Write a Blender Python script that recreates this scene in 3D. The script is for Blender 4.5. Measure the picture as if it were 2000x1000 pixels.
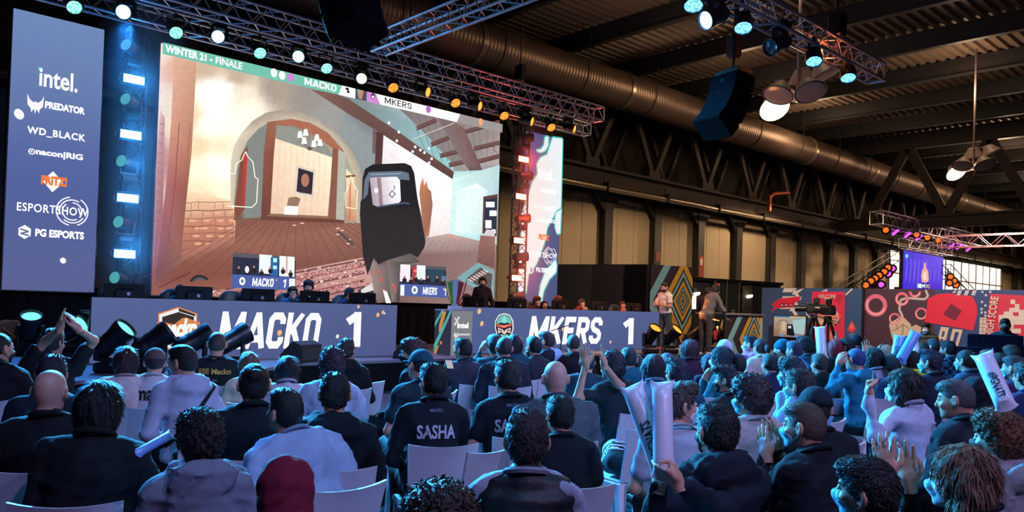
import bpy, bmesh, math, random
import numpy as np
from mathutils import Vector, Matrix, Euler
from mathutils.geometry import tessellate_polygon

for _o in list(bpy.data.objects):
    bpy.data.objects.remove(_o)
SC = bpy.context.scene
COL = SC.collection
RNG = random.Random(7)
NPR = np.random.RandomState(11)

# ------------------------------------------------------------------ camera
# world: metres, X runs along the stage front, Y towards the stage, Z up
FPX, PY, ROLL, PITCH, YAW, EYE = 1527., 571., .0334, .0130, math.radians(47.2), 1.7
CF = np.array([math.cos(YAW) * math.cos(PITCH), math.sin(YAW) * math.cos(PITCH), math.sin(PITCH)])
_R = np.array([math.sin(YAW), -math.cos(YAW), 0.])
_U = np.cross(_R, CF)
CR = _R * math.cos(ROLL) + _U * math.sin(ROLL)
CU = -_R * math.sin(ROLL) + _U * math.cos(ROLL)
cam_data = bpy.data.cameras.new('camera')
cam = bpy.data.objects.new('camera', cam_data)
COL.objects.link(cam)
cam.matrix_world = Matrix(((CR[0], CU[0], -CF[0], 0), (CR[1], CU[1], -CF[1], 0), (CR[2], CU[2], -CF[2], EYE), (0, 0, 0, 1)))
cam_data.sensor_width = 36
cam_data.lens = FPX / 2000 * 36
cam_data.shift_y = (PY - 500) / 2000
cam_data.clip_end = 300
SC.camera = cam

# ------------------------------------------------------------------ light and exposure
SC.view_settings.view_transform = 'Standard'
SC.view_settings.look = 'None'
SC.view_settings.gamma = 1
SC.view_settings.exposure = 0.0
SC.view_settings.use_curve_mapping = False
world = bpy.data.worlds.new('hall_air')
SC.world = world
world.use_nodes = True
world.node_tree.nodes['Background'].inputs[0].default_value = (.80, .64, .72, 1)
world.node_tree.nodes['Background'].inputs[1].default_value = .022
SC.cycles.max_bounces = 5
SC.cycles.sample_clamp_indirect = 3
SC.cycles.caustics_reflective = False
SC.cycles.caustics_refractive = False
SC.cycles.use_denoising = True

def lamp(name, kind, loc, power, color, target=None, size=.2, angle=60, blend=.5, parent=None):
    d = bpy.data.lights.new(name, kind)
    d.energy = power
    d.color = color
    if kind == 'SPOT':
        d.spot_size = math.radians(angle); d.spot_blend = blend; d.shadow_soft_size = size
    elif kind == 'POINT':
        d.shadow_soft_size = size
    o = bpy.data.objects.new(name, d)
    COL.objects.link(o)
    o.location = loc
    if target is not None:
        o.rotation_euler = (Vector(target) - Vector(loc)).to_track_quat('-Z', 'Y').to_euler()
    if parent is not None:
        bpy.context.view_layer.update()
        o.parent = parent
        o.matrix_parent_inverse = parent.matrix_world.inverted()
    return o

BLUE, CYAN, AMBER, REDC, VIOLET, WARM = (.03, .28, 1), (.05, .52, 1), (1, .30, .05), (1, .06, .03), (.58, .42, 1), (1, .68, .40)
# stage wash: beams of the truss fixtures over the left half throw blue over the audience, those on the right amber;
# the fixtures themselves are built further down at the same places
for tx, ty, tz, gx, gy, w, c, ang in (
        (3.4, 14.8, 6.4, 1.5, 6.0, 11000, BLUE, 50), (5.1, 14.8, 6.4, 3.0, 5.0, 13000, CYAN, 50), (6.7, 14.8, 6.4, 4.6, 6.0, 13500, CYAN, 50),
        (8.2, 14.8, 6.4, 7.0, 5.0, 15000, CYAN, 50), (6.0, 14.8, 6.4, 9.0, 7.0, 12000, BLUE, 50), (7.7, 14.8, 6.4, 12.0, 6.0, 11500, CYAN, 50),
        (4.3, 14.8, 6.4, 2.5, 11.3, 2600, BLUE, 75), (6.9, 14.8, 6.4, 7.0, 12.2, 2400, BLUE, 75),
        (9.9, 14.8, 6.4, 9.6, 12.0, 500, AMBER, 50), (11.7, 14.8, 6.4, 12.0, 12.0, 700, AMBER, 60), (13.3, 14.8, 6.4, 15.5, 12.5, 800, AMBER, 60)):
    lamp('stage_beam', 'SPOT', (tx, ty, tz), w, c, (gx, gy, 1.0), .12, ang, .6)
# blue pars of the front-of-house truss, then unseen cyan and violet spots added as fill
for tx, ty, tz, gx, gy, w, c, ang in (
        (8.4, 5.8, 5.6, 7.0, 2.5, 900, CYAN, 75), (9.6, 5.8, 5.6, 8.0, 7.5, 1100, BLUE, 85), (11.7, 5.8, 5.6, 10.5, 2.5, 900, CYAN, 75), (12.9, 5.8, 5.6, 14.5, 4.5, 1000, BLUE, 70),
        (1.2, .8, 6.2, 2.0, 3.0, 320, CYAN, 85), (5.2, .6, 6.2, 5.2, 4.4, 380, CYAN, 85), (9.5, .8, 6.2, 9.8, 5.0, 450, CYAN, 85),
        (7.6, 3.0, 6.2, 5.0, 9.0, 800, VIOLET, 85), (1.0, -2.0, 6.2, 3.0, 5.0, 560, VIOLET, 80), (7.5, -1.5, 6.2, 8.0, 5.5, 1000, VIOLET, 85), (3.0, -3.0, 6.2, 3.4, 2.6, 520, VIOLET, 85)):
    lamp('house_and_fill_beam', 'SPOT', (tx, ty, tz), w, c, (gx, gy, .8), .15, ang, .8)
# spots without fixtures, added to brighten commentary corner, desks and booth wall
lamp('added_front_light', 'SPOT', (14.1, 5.8, 5.7), 1300, (1, .84, .68), (18.6, 13.0, 1.4), .15, 48, .7)
lamp('added_front_light', 'SPOT', (13.4, 5.8, 5.7), 2600, (1, .55, .40), (14.0, 13.8, 1.4), .15, 40, .8)
lamp('added_front_light', 'SPOT', (7.65, 4.0, 6.0), 2200, (.35, .65, 1), (6.5, 13.8, 1.4), .15, 40, .8)
lamp('added_front_light', 'SPOT', (13.9, 5.8, 5.7), 2400, (1, .84, .72), (21.5, 7.5, 1.2), .15, 62, .8)
lamp('orange_marker', 'POINT', (12.4, 5.9, 6.04), 7, (1, .22, .05), None, .05)
# halogen high-bay lamps of the hall (two clusters are in view, the row goes on outside the frame)
for hx, hy, hz_, w in ((15.85, 8.4, 6.35, 480), (29.7, 9.2, 6.9, 1100), (24, 14.5, 6.9, 900), (33, 16, 6.9, 1200), (44, 12, 6.9, 2400), (55, 13, 7.4, 2600), (68, 13, 7.4, 2600), (18.5, 14.0, 6.6, 300)):
    lamp('hall_lamp_light', 'SPOT', (hx, hy, hz_), w, WARM, (hx, hy + .01, 0), .2, 165, .3)
    lamp('roof_fill_light', 'POINT', (hx, hy, hz_ + 2.6), w * .13, WARM, None, .5)      # bare point added above each lamp to brighten the roof

# ------------------------------------------------------------------ projection helpers: photo pixel -> point at a known depth
def ray(x, y): return CF + CR * ((x - 1000) / FPX) - CU * ((y - PY) / FPX)
_E = np.array([0, 0, EYE])
def onY(x, y, Y): d = ray(x, y); return d * (Y / d[1]) + _E
def onX(x, y, X): d = ray(x, y); return d * (X / d[0]) + _E
def onZ(x, y, Z): d = ray(x, y); return d * ((Z - EYE) / d[2]) + _E
def atd(x, y, D): return ray(x, y) * D + _E

# ------------------------------------------------------------------ materials
def lin(c):
    c = [v / 255 for v in c]
    return tuple(v / 12.92 if v <= .04045 else ((v + .055) / 1.055) ** 2.4 for v in c)
_M = {}
def mat(name, rgb, rough=.6, metal=0., var=.12, scale=8., bump=.0, bscale=40., emit=None, estr=1., alpha=1., trans=0., stretch=None, sheen=0., spec=.5):
    """procedural principled material: base colour broken up by noise, optional bump"""
    key = (name, tuple(rgb), rough, metal, var, scale, bump, bscale, emit, estr, trans, stretch, spec)
    if key in _M: return _M[key]
    m = bpy.data.materials.new(name); m.use_nodes = True
    nt = m.node_tree; b = nt.nodes['Principled BSDF']
    c = lin(rgb)
    b.inputs['Roughness'].default_value = rough
    b.inputs['Metallic'].default_value = metal
    b.inputs['Specular IOR Level'].default_value = spec
    b.inputs['Base Color'].default_value = (*c, 1)
    tc = None
    def coord():
        nonlocal tc
        if tc is None:
            t = nt.nodes.new('ShaderNodeTexCoord'); mp = nt.nodes.new('ShaderNodeMapping')
            if stretch: mp.inputs['Scale'].default_value = stretch
            nt.links.new(t.outputs['Object'], mp.inputs[0]); tc = mp.outputs[0]
        return tc
    if var > 0:
        n = nt.nodes.new('ShaderNodeTexNoise'); n.inputs['Scale'].default_value = scale; n.inputs['Detail'].default_value = 4
        nt.links.new(coord(), n.inputs['Vector'])
        mx = nt.nodes.new('ShaderNodeMix'); mx.data_type = 'RGBA'
        mx.inputs[6].default_value = (*[v * (1 - var) for v in c], 1)
        mx.inputs[7].default_value = (*[min(1, v * (1 + var)) for v in c], 1)
        nt.links.new(n.outputs[0], mx.inputs[0]); nt.links.new(mx.outputs[2], b.inputs['Base Color'])
    if bump > 0:
        n2 = nt.nodes.new('ShaderNodeTexNoise'); n2.inputs['Scale'].default_value = bscale; n2.inputs['Detail'].default_value = 3
        nt.links.new(coord(), n2.inputs['Vector'])
        bp = nt.nodes.new('ShaderNodeBump'); bp.inputs['Strength'].default_value = bump; bp.inputs['Distance'].default_value = .01
        nt.links.new(n2.outputs[0], bp.inputs['Height']); nt.links.new(bp.outputs[0], b.inputs['Normal'])
    if emit is not None:
        b.inputs['Emission Color'].default_value = (*lin(emit), 1)
        b.inputs['Emission Strength'].default_value = estr
    if trans: b.inputs['Transmission Weight'].default_value = trans
    if sheen: b.inputs['Sheen Weight'].default_value = sheen
    _M[key] = m
    return m
def glow(name, rgb, s=1.):
    """light-emitting face"""
    key = ('glow', name, tuple(rgb), s)
    if key in _M: return _M[key]
    m = bpy.data.materials.new(name); m.use_nodes = True
    nt = m.node_tree; nt.nodes.remove(nt.nodes['Principled BSDF'])
    e = nt.nodes.new('ShaderNodeEmission'); e.inputs[0].default_value = (*lin(rgb), 1); e.inputs[1].default_value = s
    nt.links.new(e.outputs[0], nt.nodes['Material Output'].inputs[0])
    _M[key] = m
    return m
def led_picture(name, s=1., grain=.12, gscale=6.):
    """lit LED tiles showing the colours of the mesh's own picture, with fine module grain"""
    key = ('led', name, s)
    if key in _M: return _M[key]
    m = bpy.data.materials.new(name); m.use_nodes = True
    nt = m.node_tree; nt.nodes.remove(nt.nodes['Principled BSDF'])
    a = nt.nodes.new('ShaderNodeAttribute'); a.attribute_name = 'col'
    t = nt.nodes.new('ShaderNodeTexCoord')
    n = nt.nodes.new('ShaderNodeTexNoise'); n.inputs['Scale'].default_value = gscale; n.inputs['Detail'].default_value = 6; n.inputs['Roughness'].default_value = .7
    nt.links.new(t.outputs['Object'], n.inputs['Vector'])
    r = nt.nodes.new('ShaderNodeMapRange'); r.inputs[1].default_value = .3; r.inputs[2].default_value = .7; r.inputs[3].default_value = 1 - grain; r.inputs[4].default_value = 1 + grain
    nt.links.new(n.outputs[0], r.inputs[0])
    v = nt.nodes.new('ShaderNodeVectorMath'); v.operation = 'SCALE'
    nt.links.new(a.outputs['Color'], v.inputs[0]); nt.links.new(r.outputs[0], v.inputs['Scale'])
    e = nt.nodes.new('ShaderNodeEmission'); e.inputs[1].default_value = s
    nt.links.new(v.outputs[0], e.inputs[0]); nt.links.new(e.outputs[0], nt.nodes['Material Output'].inputs[0])
    _M[key] = m
    return m
def print_mat(name='printed_graphic', rough=.55):
    """matt printed surface taking its ink colours from the mesh"""
    key = ('print', name)
    if key in _M: return _M[key]
    m = bpy.data.materials.new(name); m.use_nodes = True
    nt = m.node_tree; b = nt.nodes['Principled BSDF']; b.inputs['Roughness'].default_value = rough
    a = nt.nodes.new('ShaderNodeAttribute'); a.attribute_name = 'col'
    nt.links.new(a.outputs['Color'], b.inputs['Base Color'])
    _M[key] = m
    return m

# ------------------------------------------------------------------ mesh helpers
class MB:
    """collects shapes into one mesh"""
    def __init__(s): s.v = []; s.f = []; s.n = 0; s.mi = []
    def add(s, V, F, mi=0):
        V = np.asarray(V, float).reshape(-1, 3)
        s.v.append(V); s.f += [tuple(i + s.n for i in q) for q in F]; s.mi += [mi] * len(F); s.n += len(V)
        return s
    def box(s, c, d, rz=0., mi=0, R=None, bev=0.):
        x, y, z = [k / 2 for k in d]
        if bev > 0:
            b = min(bev, x * .49, y * .49)
            ring = [(x - b, -y), (x, -y + b), (x, y - b), (x - b, y), (-x + b, y), (-x, y - b), (-x, -y + b), (-x + b, -y)]
            b2 = min(bev, z * .49)
            P = []
            for zz, k in ((-z, 1), (-z + b2, 0), (z - b2, 0), (z, 1)):
                for px, py in ring:
                    P.append((px - math.copysign(b2 * k, px) * .8, py - math.copysign(b2 * k, py) * .8, zz))
            F = [tuple(range(7, -1, -1)), tuple(range(24, 32))]
            for r in range(3):
                for i in range(8):
                    j = (i + 1) % 8
                    F.append((r * 8 + i, r * 8 + j, r * 8 + 8 + j, r * 8 + 8 + i))
            P = np.array(P)
        else:
            P = np.array([(-x, -y, -z), (x, -y, -z), (x, y, -z), (-x, y, -z), (-x, -y, z), (x, -y, z), (x, y, z), (-x, y, z)])
            F = [(0, 3, 2, 1), (4, 5, 6, 7), (0, 1, 5, 4), (1, 2, 6, 5), (2, 3, 7, 6), (3, 0, 4, 7)]
        if R is not None: P = P @ np.asarray(R).T
        elif rz:
            c_, s_ = math.cos(rz), math.sin(rz)
            P = P @ np.array(((c_, -s_, 0), (s_, c_, 0), (0, 0, 1))).T
        return s.add(P + np.asarray(c, float), F, mi)
    def tube(s, p0, p1, r0, r1=None, n=8, mi=0, caps=True):
        p0 = np.asarray(p0, float); p1 = np.asarray(p1, float)
        r1 = r0 if r1 is None else r1
        d = p1 - p0; L = np.linalg.norm(d)
        if L < 1e-9: return s
        d = d / L
        a = np.cross(d, (0, 0, 1.) if abs(d[2]) < .9 else (1., 0, 0)); a /= np.linalg.norm(a); b = np.cross(d, a)
        t = np.arange(n) * 2 * math.pi / n
        ring = np.outer(np.cos(t), a) + np.outer(np.sin(t), b)
        F = [(i, i + n, (i + 1) % n + n, (i + 1) % n) for i in range(n)]
        if caps: F += [tuple(range(n)), tuple(range(2 * n - 1, n - 1, -1))]
        return s.add(np.vstack((p0 + ring * r0, p1 + ring * r1)), F, mi)
    def path(s, pts, r, n=6, mi=0):
        """bent tube through points"""
        P = np.asarray(pts, float); m = len(P)
        rr = np.broadcast_to(r, m)
        V = []; prev = None
        for i in range(m):
            d = P[min(i + 1, m - 1)] - P[max(i - 1, 0)]; d = d / (np.linalg.norm(d) + 1e-12)
            a = np.cross(d, (0, 0, 1.) if abs(d[2]) < .95 else (1., 0, 0)) if prev is None else prev - d * (prev @ d)
            a /= np.linalg.norm(a) + 1e-12; prev = a; b = np.cross(d, a)
            t = np.arange(n) * 2 * math.pi / n
            V.append(P[i] + rr[i] * (np.outer(np.cos(t), a) + np.outer(np.sin(t), b)))
        F = []
        for k in range(m - 1):
            for i in range(n):
                j = (i + 1) % n
                F.append((k * n + i, k * n + n + i, k * n + n + j, k * n + j))
        F += [tuple(range(n)), tuple(range(m * n - 1, m * n - n - 1, -1))]
        return s.add(np.vstack(V), F, mi)
    def lathe(s, prof, n=20, M=None, mi=0, mis=None):
        """profile of (radius, height) turned about local z; M maps it into place"""
        t = np.arange(n) * 2 * math.pi / n
        V = np.vstack([np.column_stack((r * np.cos(t), r * np.sin(t), np.full(n, h))) for r, h in prof])
        F = []; ms = []
        for k in range(len(prof) - 1):
            for i in range(n):
                j = (i + 1) % n
                F.append((k * n + i, k * n + j, k * n + n + j, k * n + n + i)); ms.append(mis[k] if mis else mi)
        F.append(tuple(range(n - 1, -1, -1))); ms.append(ms[0])
        F.append(tuple(range((len(prof) - 1) * n, len(prof) * n))); ms.append(ms[-2] if len(ms) > 1 else mi)
        if M is not None:
            M = np.asarray(M); V = V @ M[:3, :3].T + M[:3, 3]
        n0 = len(s.mi); s.add(V, F, mi); s.mi[n0:] = ms
        return s
    def prism(s, poly, z0, z1, M=None, mi=0):
        """flat outline (x, y) given depth"""
        k = len(poly)
        V = np.array([(x, y, z0) for x, y in poly] + [(x, y, z1) for x, y in poly], float)
        tris = tessellate_polygon([[Vector((x, y, 0)) for x, y in poly]])
        F = [tuple(t) for t in tris] + [tuple(i + k for i in reversed(t)) for t in tris]
        F += [(i, (i + 1) % k, (i + 1) % k + k, i + k) for i in range(k)]
        if M is not None:
            M = np.asarray(M); V = V @ M[:3, :3].T + M[:3, 3]
        return s.add(V, F, mi)
    def mesh(s, name, mats, smooth=False):
        me = bpy.data.meshes.new(name)
        V = np.vstack(s.v) if s.v else np.zeros((0, 3))
        me.from_pydata(V.tolist(), [], s.f)
        mats = mats if isinstance(mats, (list, tuple)) else [mats]
        for m in mats: me.materials.append(m)
        if len(mats) > 1: me.polygons.foreach_set('material_index', s.mi)
        if smooth: me.polygons.foreach_set('use_smooth', [True] * len(me.polygons))
        bm = bmesh.new(); bm.from_mesh(me); bmesh.ops.recalc_face_normals(bm, faces=bm.faces); bm.to_mesh(me); bm.free()
        if smooth: me.set_sharp_from_angle(angle=math.radians(40))
        me.update()
        return me
    def build(s, name, mats, parent=None, smooth=False, **k):
        return link(name, s.mesh(name, mats, smooth), parent, **k)
def link(name, me, parent=None, label=None, cat=None, group=None, kind=None, loc=None, rot=None):
    o = bpy.data.objects.new(name, me)
    COL.objects.link(o)
    if parent is not None: o.parent = parent
    if loc is not None: o.location = loc
    if rot is not None: o.rotation_euler = rot
    return tag(o, label, cat, group, kind)
def tag(o, label=None, cat=None, group=None, kind=None):
    if label: o['label'] = label
    if cat: o['category'] = cat
    if group: o['group'] = group
    if kind: o['kind'] = kind
    return o
def thing(name, label, cat, loc=(0, 0, 0), rz=0., group=None, kind=None):
    o = bpy.data.objects.new(name, None)
    o.empty_display_size = .1
    COL.objects.link(o); o.location = loc; o.rotation_euler = (0, 0, rz)
    return tag(o, label, cat, group, kind)
def copy_tree(o, parent=None):
    c = o.copy(); COL.objects.link(c)
    if parent is not None: c.parent = parent
    for ch in list(o.children): copy_tree(ch, c)
    return c
def frame(origin, right, up):
    """4x4: local x -> right, y -> up, z -> out of the face"""
    r = Vector(right).normalized(); u = Vector(up).normalized(); n = r.cross(u)
    return Matrix(((r.x, u.x, n.x, origin[0]), (r.y, u.y, n.y, origin[1]), (r.z, u.z, n.z, origin[2]), (0, 0, 0, 1)))
def aim(origin, d, up=(0, 0, 1)):
    """4x4: local z -> direction d"""
    q = Vector(d).normalized().to_track_quat('Z', 'Y')
    return Matrix.Translation(Vector(origin)) @ q.to_matrix().to_4x4()

class Picture:
    """flat coloured shapes in thin layers on one face; fn(x, y, lift) gives the point"""
    def __init__(s, fn): s.fn = fn; s.v = []; s.f = []; s.c = []; s.n = 0; s.lay = 0
    def poly(s, pts, cols, step=1):
        s.lay += step
        k = len(pts)
        if isinstance(cols[0], (int, float)): cols = [cols] * k
        s.v += [s.fn(x, y, s.lay * .00025) for x, y in pts]
        s.c += [(*lin(c), 1) for c in cols]
        for t in tessellate_polygon([[Vector((x, y, 0)) for x, y in pts]]): s.f.append(tuple(i + s.n for i in t))
        s.n += k
    def disc(s, x, y, rx, ry, col, n=14, rot=0., step=1):
        c_, s_ = math.cos(rot), math.sin(rot)
        s.poly([(x + rx * math.cos(a) * c_ - ry * math.sin(a) * s_, y + rx * math.cos(a) * s_ + ry * math.sin(a) * c_) for a in [i * 2 * math.pi / n for i in range(n)]], col, step)
    def line(s, pts, w, col, closed=False, step=1):
        if closed: pts = list(pts) + [pts[0]]
        s.lay += step
        for (x0, y0), (x1, y1) in zip(pts, pts[1:]):
            L = math.hypot(x1 - x0, y1 - y0) + 1e-9; nx, ny = -(y1 - y0) / L * w / 2, (x1 - x0) / L * w / 2
            s.poly([(x0 + nx, y0 + ny), (x1 + nx, y1 + ny), (x1 - nx, y1 - ny), (x0 - nx, y0 - ny)], col, 0)
    def stroke(s, pts, t, col, closed=False, tf=None):
        """broad pen line with mitred corners; tf maps letter space onto the face"""
        p = [np.array(q, float) for q in pts]; n = len(p); L, R = [], []
        for i in range(n):
            a = p[i - 1] if (i or closed) else None; b = p[(i + 1) % n] if (i < n - 1 or closed) else None
            ds = [(p[i] - a) if a is not None else None, (b - p[i]) if b is not None else None]
            ds = [d / (np.linalg.norm(d) + 1e-9) for d in ds if d is not None]
            ns = [np.array((-d[1], d[0])) for d in ds]; m = sum(ns); m /= np.linalg.norm(m) + 1e-9
            k = t / 2 / max(.45, m @ ns[0]); L.append(p[i] + m * k); R.append(p[i] - m * k)
        f = tf or (lambda q: q); rng = range(n if closed else n - 1)
        for i in rng:
            j = (i + 1) % n; s.poly([tuple(f(L[i])), tuple(f(L[j])), tuple(f(R[j])), tuple(f(R[i]))], col, 0)
    def ring(s, x, y, r0, r1, col, a0=0., a1=360., n=20, sy=1., step=1):
        A = [math.radians(a0 + (a1 - a0) * i / n) for i in range(n + 1)]
        s.lay += step
        for a, b in zip(A, A[1:]):
            s.poly([(x + r0 * math.cos(a), y + r0 * sy * math.sin(a)), (x + r1 * math.cos(a), y + r1 * sy * math.sin(a)),
                    (x + r1 * math.cos(b), y + r1 * sy * math.sin(b)), (x + r0 * math.cos(b), y + r0 * sy * math.sin(b))], col, 0)
    def grid(s, x0, y0, x1, y1, nx, ny, colfn):
        s.lay += 1
        for j in range(ny + 1):
            for i in range(nx + 1):
                x = x0 + (x1 - x0) * i / nx; y = y0 + (y1 - y0) * j / ny
                s.v.append(s.fn(x, y, s.lay * .00025)); s.c.append((*lin(colfn(x, y)), 1))
        for j in range(ny):
            for i in range(nx):
                a = s.n + j * (nx + 1) + i
                s.f.append((a, a + 1, a + nx + 2, a + nx + 1))
        s.n += (nx + 1) * (ny + 1)
    def build(s, name, m, parent=None, **k):
        me = bpy.data.meshes.new(name)
        me.from_pydata([tuple(p) for p in s.v], [], s.f)
        at = me.color_attributes.new('col', 'FLOAT_COLOR', 'POINT')
        at.data.foreach_set('color', np.array(s.c, np.float32).ravel())
        me.materials.append(m)
        return link(name, me, parent, **k)

def text_mesh(body, bold=0., shear=0., spacing=1.):
    cu = bpy.data.curves.new('lettering', 'FONT'); cu.body = body; cu.size = 1; cu.offset = bold; cu.shear = shear; cu.space_character = spacing
    cu.resolution_u = 3; cu.fill_mode = 'FRONT'
    o = bpy.data.objects.new('lettering', cu)
    me = bpy.data.meshes.new_from_object(o)
    bpy.data.objects.remove(o); bpy.data.curves.remove(cu)
    return me
def text(body, M, w, h, m, parent=None, name='lettering', bold=0., shear=0., spacing=1., lift=.004, anchor='c', **k):
    """flat lettering fitted into a w x h box centred at M's origin (x right, y up)"""
    me = text_mesh(body, bold, shear, spacing)
    n = len(me.vertices); V = np.zeros(n * 3); me.vertices.foreach_get('co', V); V = V.reshape(-1, 3)
    lo, hi = V.min(0), V.max(0); d = np.maximum(hi - lo, 1e-6)
    sx = w / d[0] if w else h / d[1]; sy = h / d[1] if h else sx
    V = (V - (lo + hi) / 2) * (sx, sy, 1); V[:, 2] = lift
    M = np.array(M); V = V @ M[:3, :3].T + M[:3, 3]
    me.vertices.foreach_set('co', V.ravel()); me.materials.clear(); me.materials.append(m); me.update()
    return link(name, me, parent, **k)
# ------------------------------------------------------------------ the hall
M_FLOOR = mat('dark_carpet_floor', (44, 46, 56), .8, var=.25, scale=3, bump=.2, bscale=120)
M_WALL = mat('beige_concrete_panel', (168, 150, 124), .8, var=.10, scale=1.5, bump=.15, bscale=30)
M_WALLUP = mat('dark_upper_wall', (52, 44, 40), .9, var=.2, scale=2)
M_STEEL = mat('brown_painted_steel', (62, 46, 44), .6, var=.18, scale=4)
M_DKSTEEL = mat('dark_grey_steel', (44, 42, 44), .55, var=.15, scale=4)
M_DECK = mat('galvanised_roof_deck', (128, 108, 96), .6, .2, var=.25, scale=.8)
M_BLACK = mat('black_metal', (22, 22, 25), .4, .2, var=.1)
M_MATT = mat('matt_black_cloth', (16, 16, 18), .95, var=.2, bump=.2, bscale=60, spec=.1)
M_ALU = mat('brushed_aluminium', (190, 185, 195), .32, .9, var=.1, scale=20)
M_PIPE = mat('bright_conduit_pipe', (185, 170, 150), .3, .8, var=.1)

MB().box((38, 2, -.05), (130, 48, .1)).build('floor', M_FLOOR, kind='structure')
# roof deck: trapezoid ribs running along X
m = MB(); prof = []
y = -20.
while y < 21:
    prof += [(y, 11.0), (y + .13, 11.0), (y + .17, 11.09), (y + .30, 11.09)]; y += .34
P = [(x, a, b) for x in (-16., 96.) for a, b in prof]; k = len(prof)
m.add(P, [(i, i + 1, k + i + 1, k + i) for i in range(k - 1)])
ceiling = m.build('ceiling', M_DECK, kind='structure')
beam = MB().box((0, 0, .1), (.16, 40, .05)).box((0, 0, -.18), (.06, 40, .55)).box((0, 0, -.46), (.22, 40, .05)).mesh('roof_beam', M_DKSTEEL)
for i in range(-6, 18):
    link('roof_beam', beam, ceiling, loc=(26.9 + 3.7 * i, 0, 10.87))
# lattice girder under the roof along the back wall and one across the hall
def girder(name, p0, p1, nodes, z0, z1, w=.22):
    """bottom nodes are distances along p0->p1; diagonals rise to the points half way between"""
    p0 = np.array(p0, float); p1 = np.array(p1, float); L = np.linalg.norm(p1 - p0); d = (p1 - p0) / L
    g = link(name, None, ceiling)
    rz = math.atan2(d[1], d[0]); c = (p0 + p1) / 2
    MB().box((c[0], c[1], z0), (L, .3, .10), rz).box((c[0], c[1], z0 - .28), (L, .04, .56), rz).box((c[0], c[1], z0 - .56), (L, .3, .08), rz).build('bottom_chord', M_STEEL, g)
    MB().box((c[0], c[1], z1), (L, .3, .3), rz).build('top_chord', M_STEEL, g)
    n = np.array((-d[1], d[0], 0))
    for a, b in zip(nodes, nodes[1:] + [2 * nodes[-1] - nodes[-2]]):
        mid = (a + b) / 2
        for s0, s1 in ((a, mid), (b, mid)):
            q0 = np.array((*(p0[:2] + d[:2] * s0), z0)); q1 = np.array((*(p0[:2] + d[:2] * s1), z1))
            e = q1 - q0; ln = np.linalg.norm(e); e /= ln
            R = np.column_stack((e, n, np.cross(e, n)))
            MB().box((q0 + q1) / 2, (ln, .16, w), R=R).build('diagonal', M_STEEL, g)
        q = p0 + d * a
        MB().box((q[0], q[1], z0 + .12), (.75, .2, .4), rz).build('gusset', M_STEEL, g)
    return g
girder('lattice_girder', (-8.3, 19.0), (88, 19.0), [33.3 + 3.7 * i for i in range(-8, 15)], 6.75, 10.3)
girder('lattice_girder', (-8.3, 19.75), (88, 19.75), [35.1 + 3.7 * i for i in range(-8, 15)], 6.75, 10.3, .16)
_gx = onZ(1850, 432, 6.4)[0]
_gy = [float(onX(x, 380, _gx)[1]) for x in (1848, 1771, 1930)]
_sp = _gy[1] - _gy[2]
girder('lattice_girder', (_gx, 20), (_gx, -14), [20 - _gy[0] + _sp * i for i in (-1, 0, 1, 2)], 6.7, 10.3, .42)

wall = thing('wall_back', None, None, kind='structure')
MB().box((40, 20.25, 5.5), (116, .3, 11)).build('backing', M_WALLUP, wall)
panel = MB().box((0, 0, 0), (1.035, .08, 5.9), bev=.012).mesh('wall_panel', M_WALL)
x = -10.0
WIN0, WIN1 = float(onY(1737, 520, 20)[0]), float(onY(1958, 520, 20)[0])
while x < 88:
    if not (WIN0 < x < WIN1): link('wall_panel', panel, wall, loc=(x, 20.06, 3.05))
    x += 1.05
colm = MB().box((0, 0, 0), (.3, .35, 6.3)).box((0, -.17, 0), (.46, .04, 6.3)).prism([(-.9, 0), (.9, 0), (.25, -.75), (-.25, -.75)], -.05, .05, np.array(frame((0, -.1, 3.0), (1, 0, 0), (0, 0, 1)))).mesh('column', M_DKSTEEL)
for i in range(-10, 21):
    if not (WIN0 - 2.2 < 23.2 + 3.15 * i < WIN1 + 1.5): link('column', colm, wall, loc=(23.2 + 3.15 * i, 19.85, 3.15))
MB().box((88, 2, 5.5), (.3, 48, 11)).build('wall_far', mat('far_wall_beige', (160, 140, 110), .8), kind='structure')
# daylight windows far along the back wall
nw = 0; x = WIN0
while x < WIN1 - 1:
    nw += 1; x1 = min(x + (WIN1 - WIN0) / 7, WIN1)
    w = thing('window_%d' % nw, None, None, (x, 20.0, 0), kind='structure')
    W = x1 - x
    fr = MB()
    for xx in (0, W / 2, W): fr.box((xx, .0, 4.4), (.10, .05, 2.9))
    for zz in (2.95, 4.4, 5.85): fr.box((W / 2, .0, zz), (W, .05, .1))
    fr.build('window_frame', mat('window_frame_grey', (120, 110, 95)), w)
    for i in (0, 1):
        for j in (0, 1):
            MB().box((W * (.25 + .5 * i), .03, 3.67 + 1.45 * j), (W / 2 - .1, .02, 1.35)).build('pane', glow('daylit_frosted_pane', (255, 240, 215), 2.6), w)
    x = x1

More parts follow.
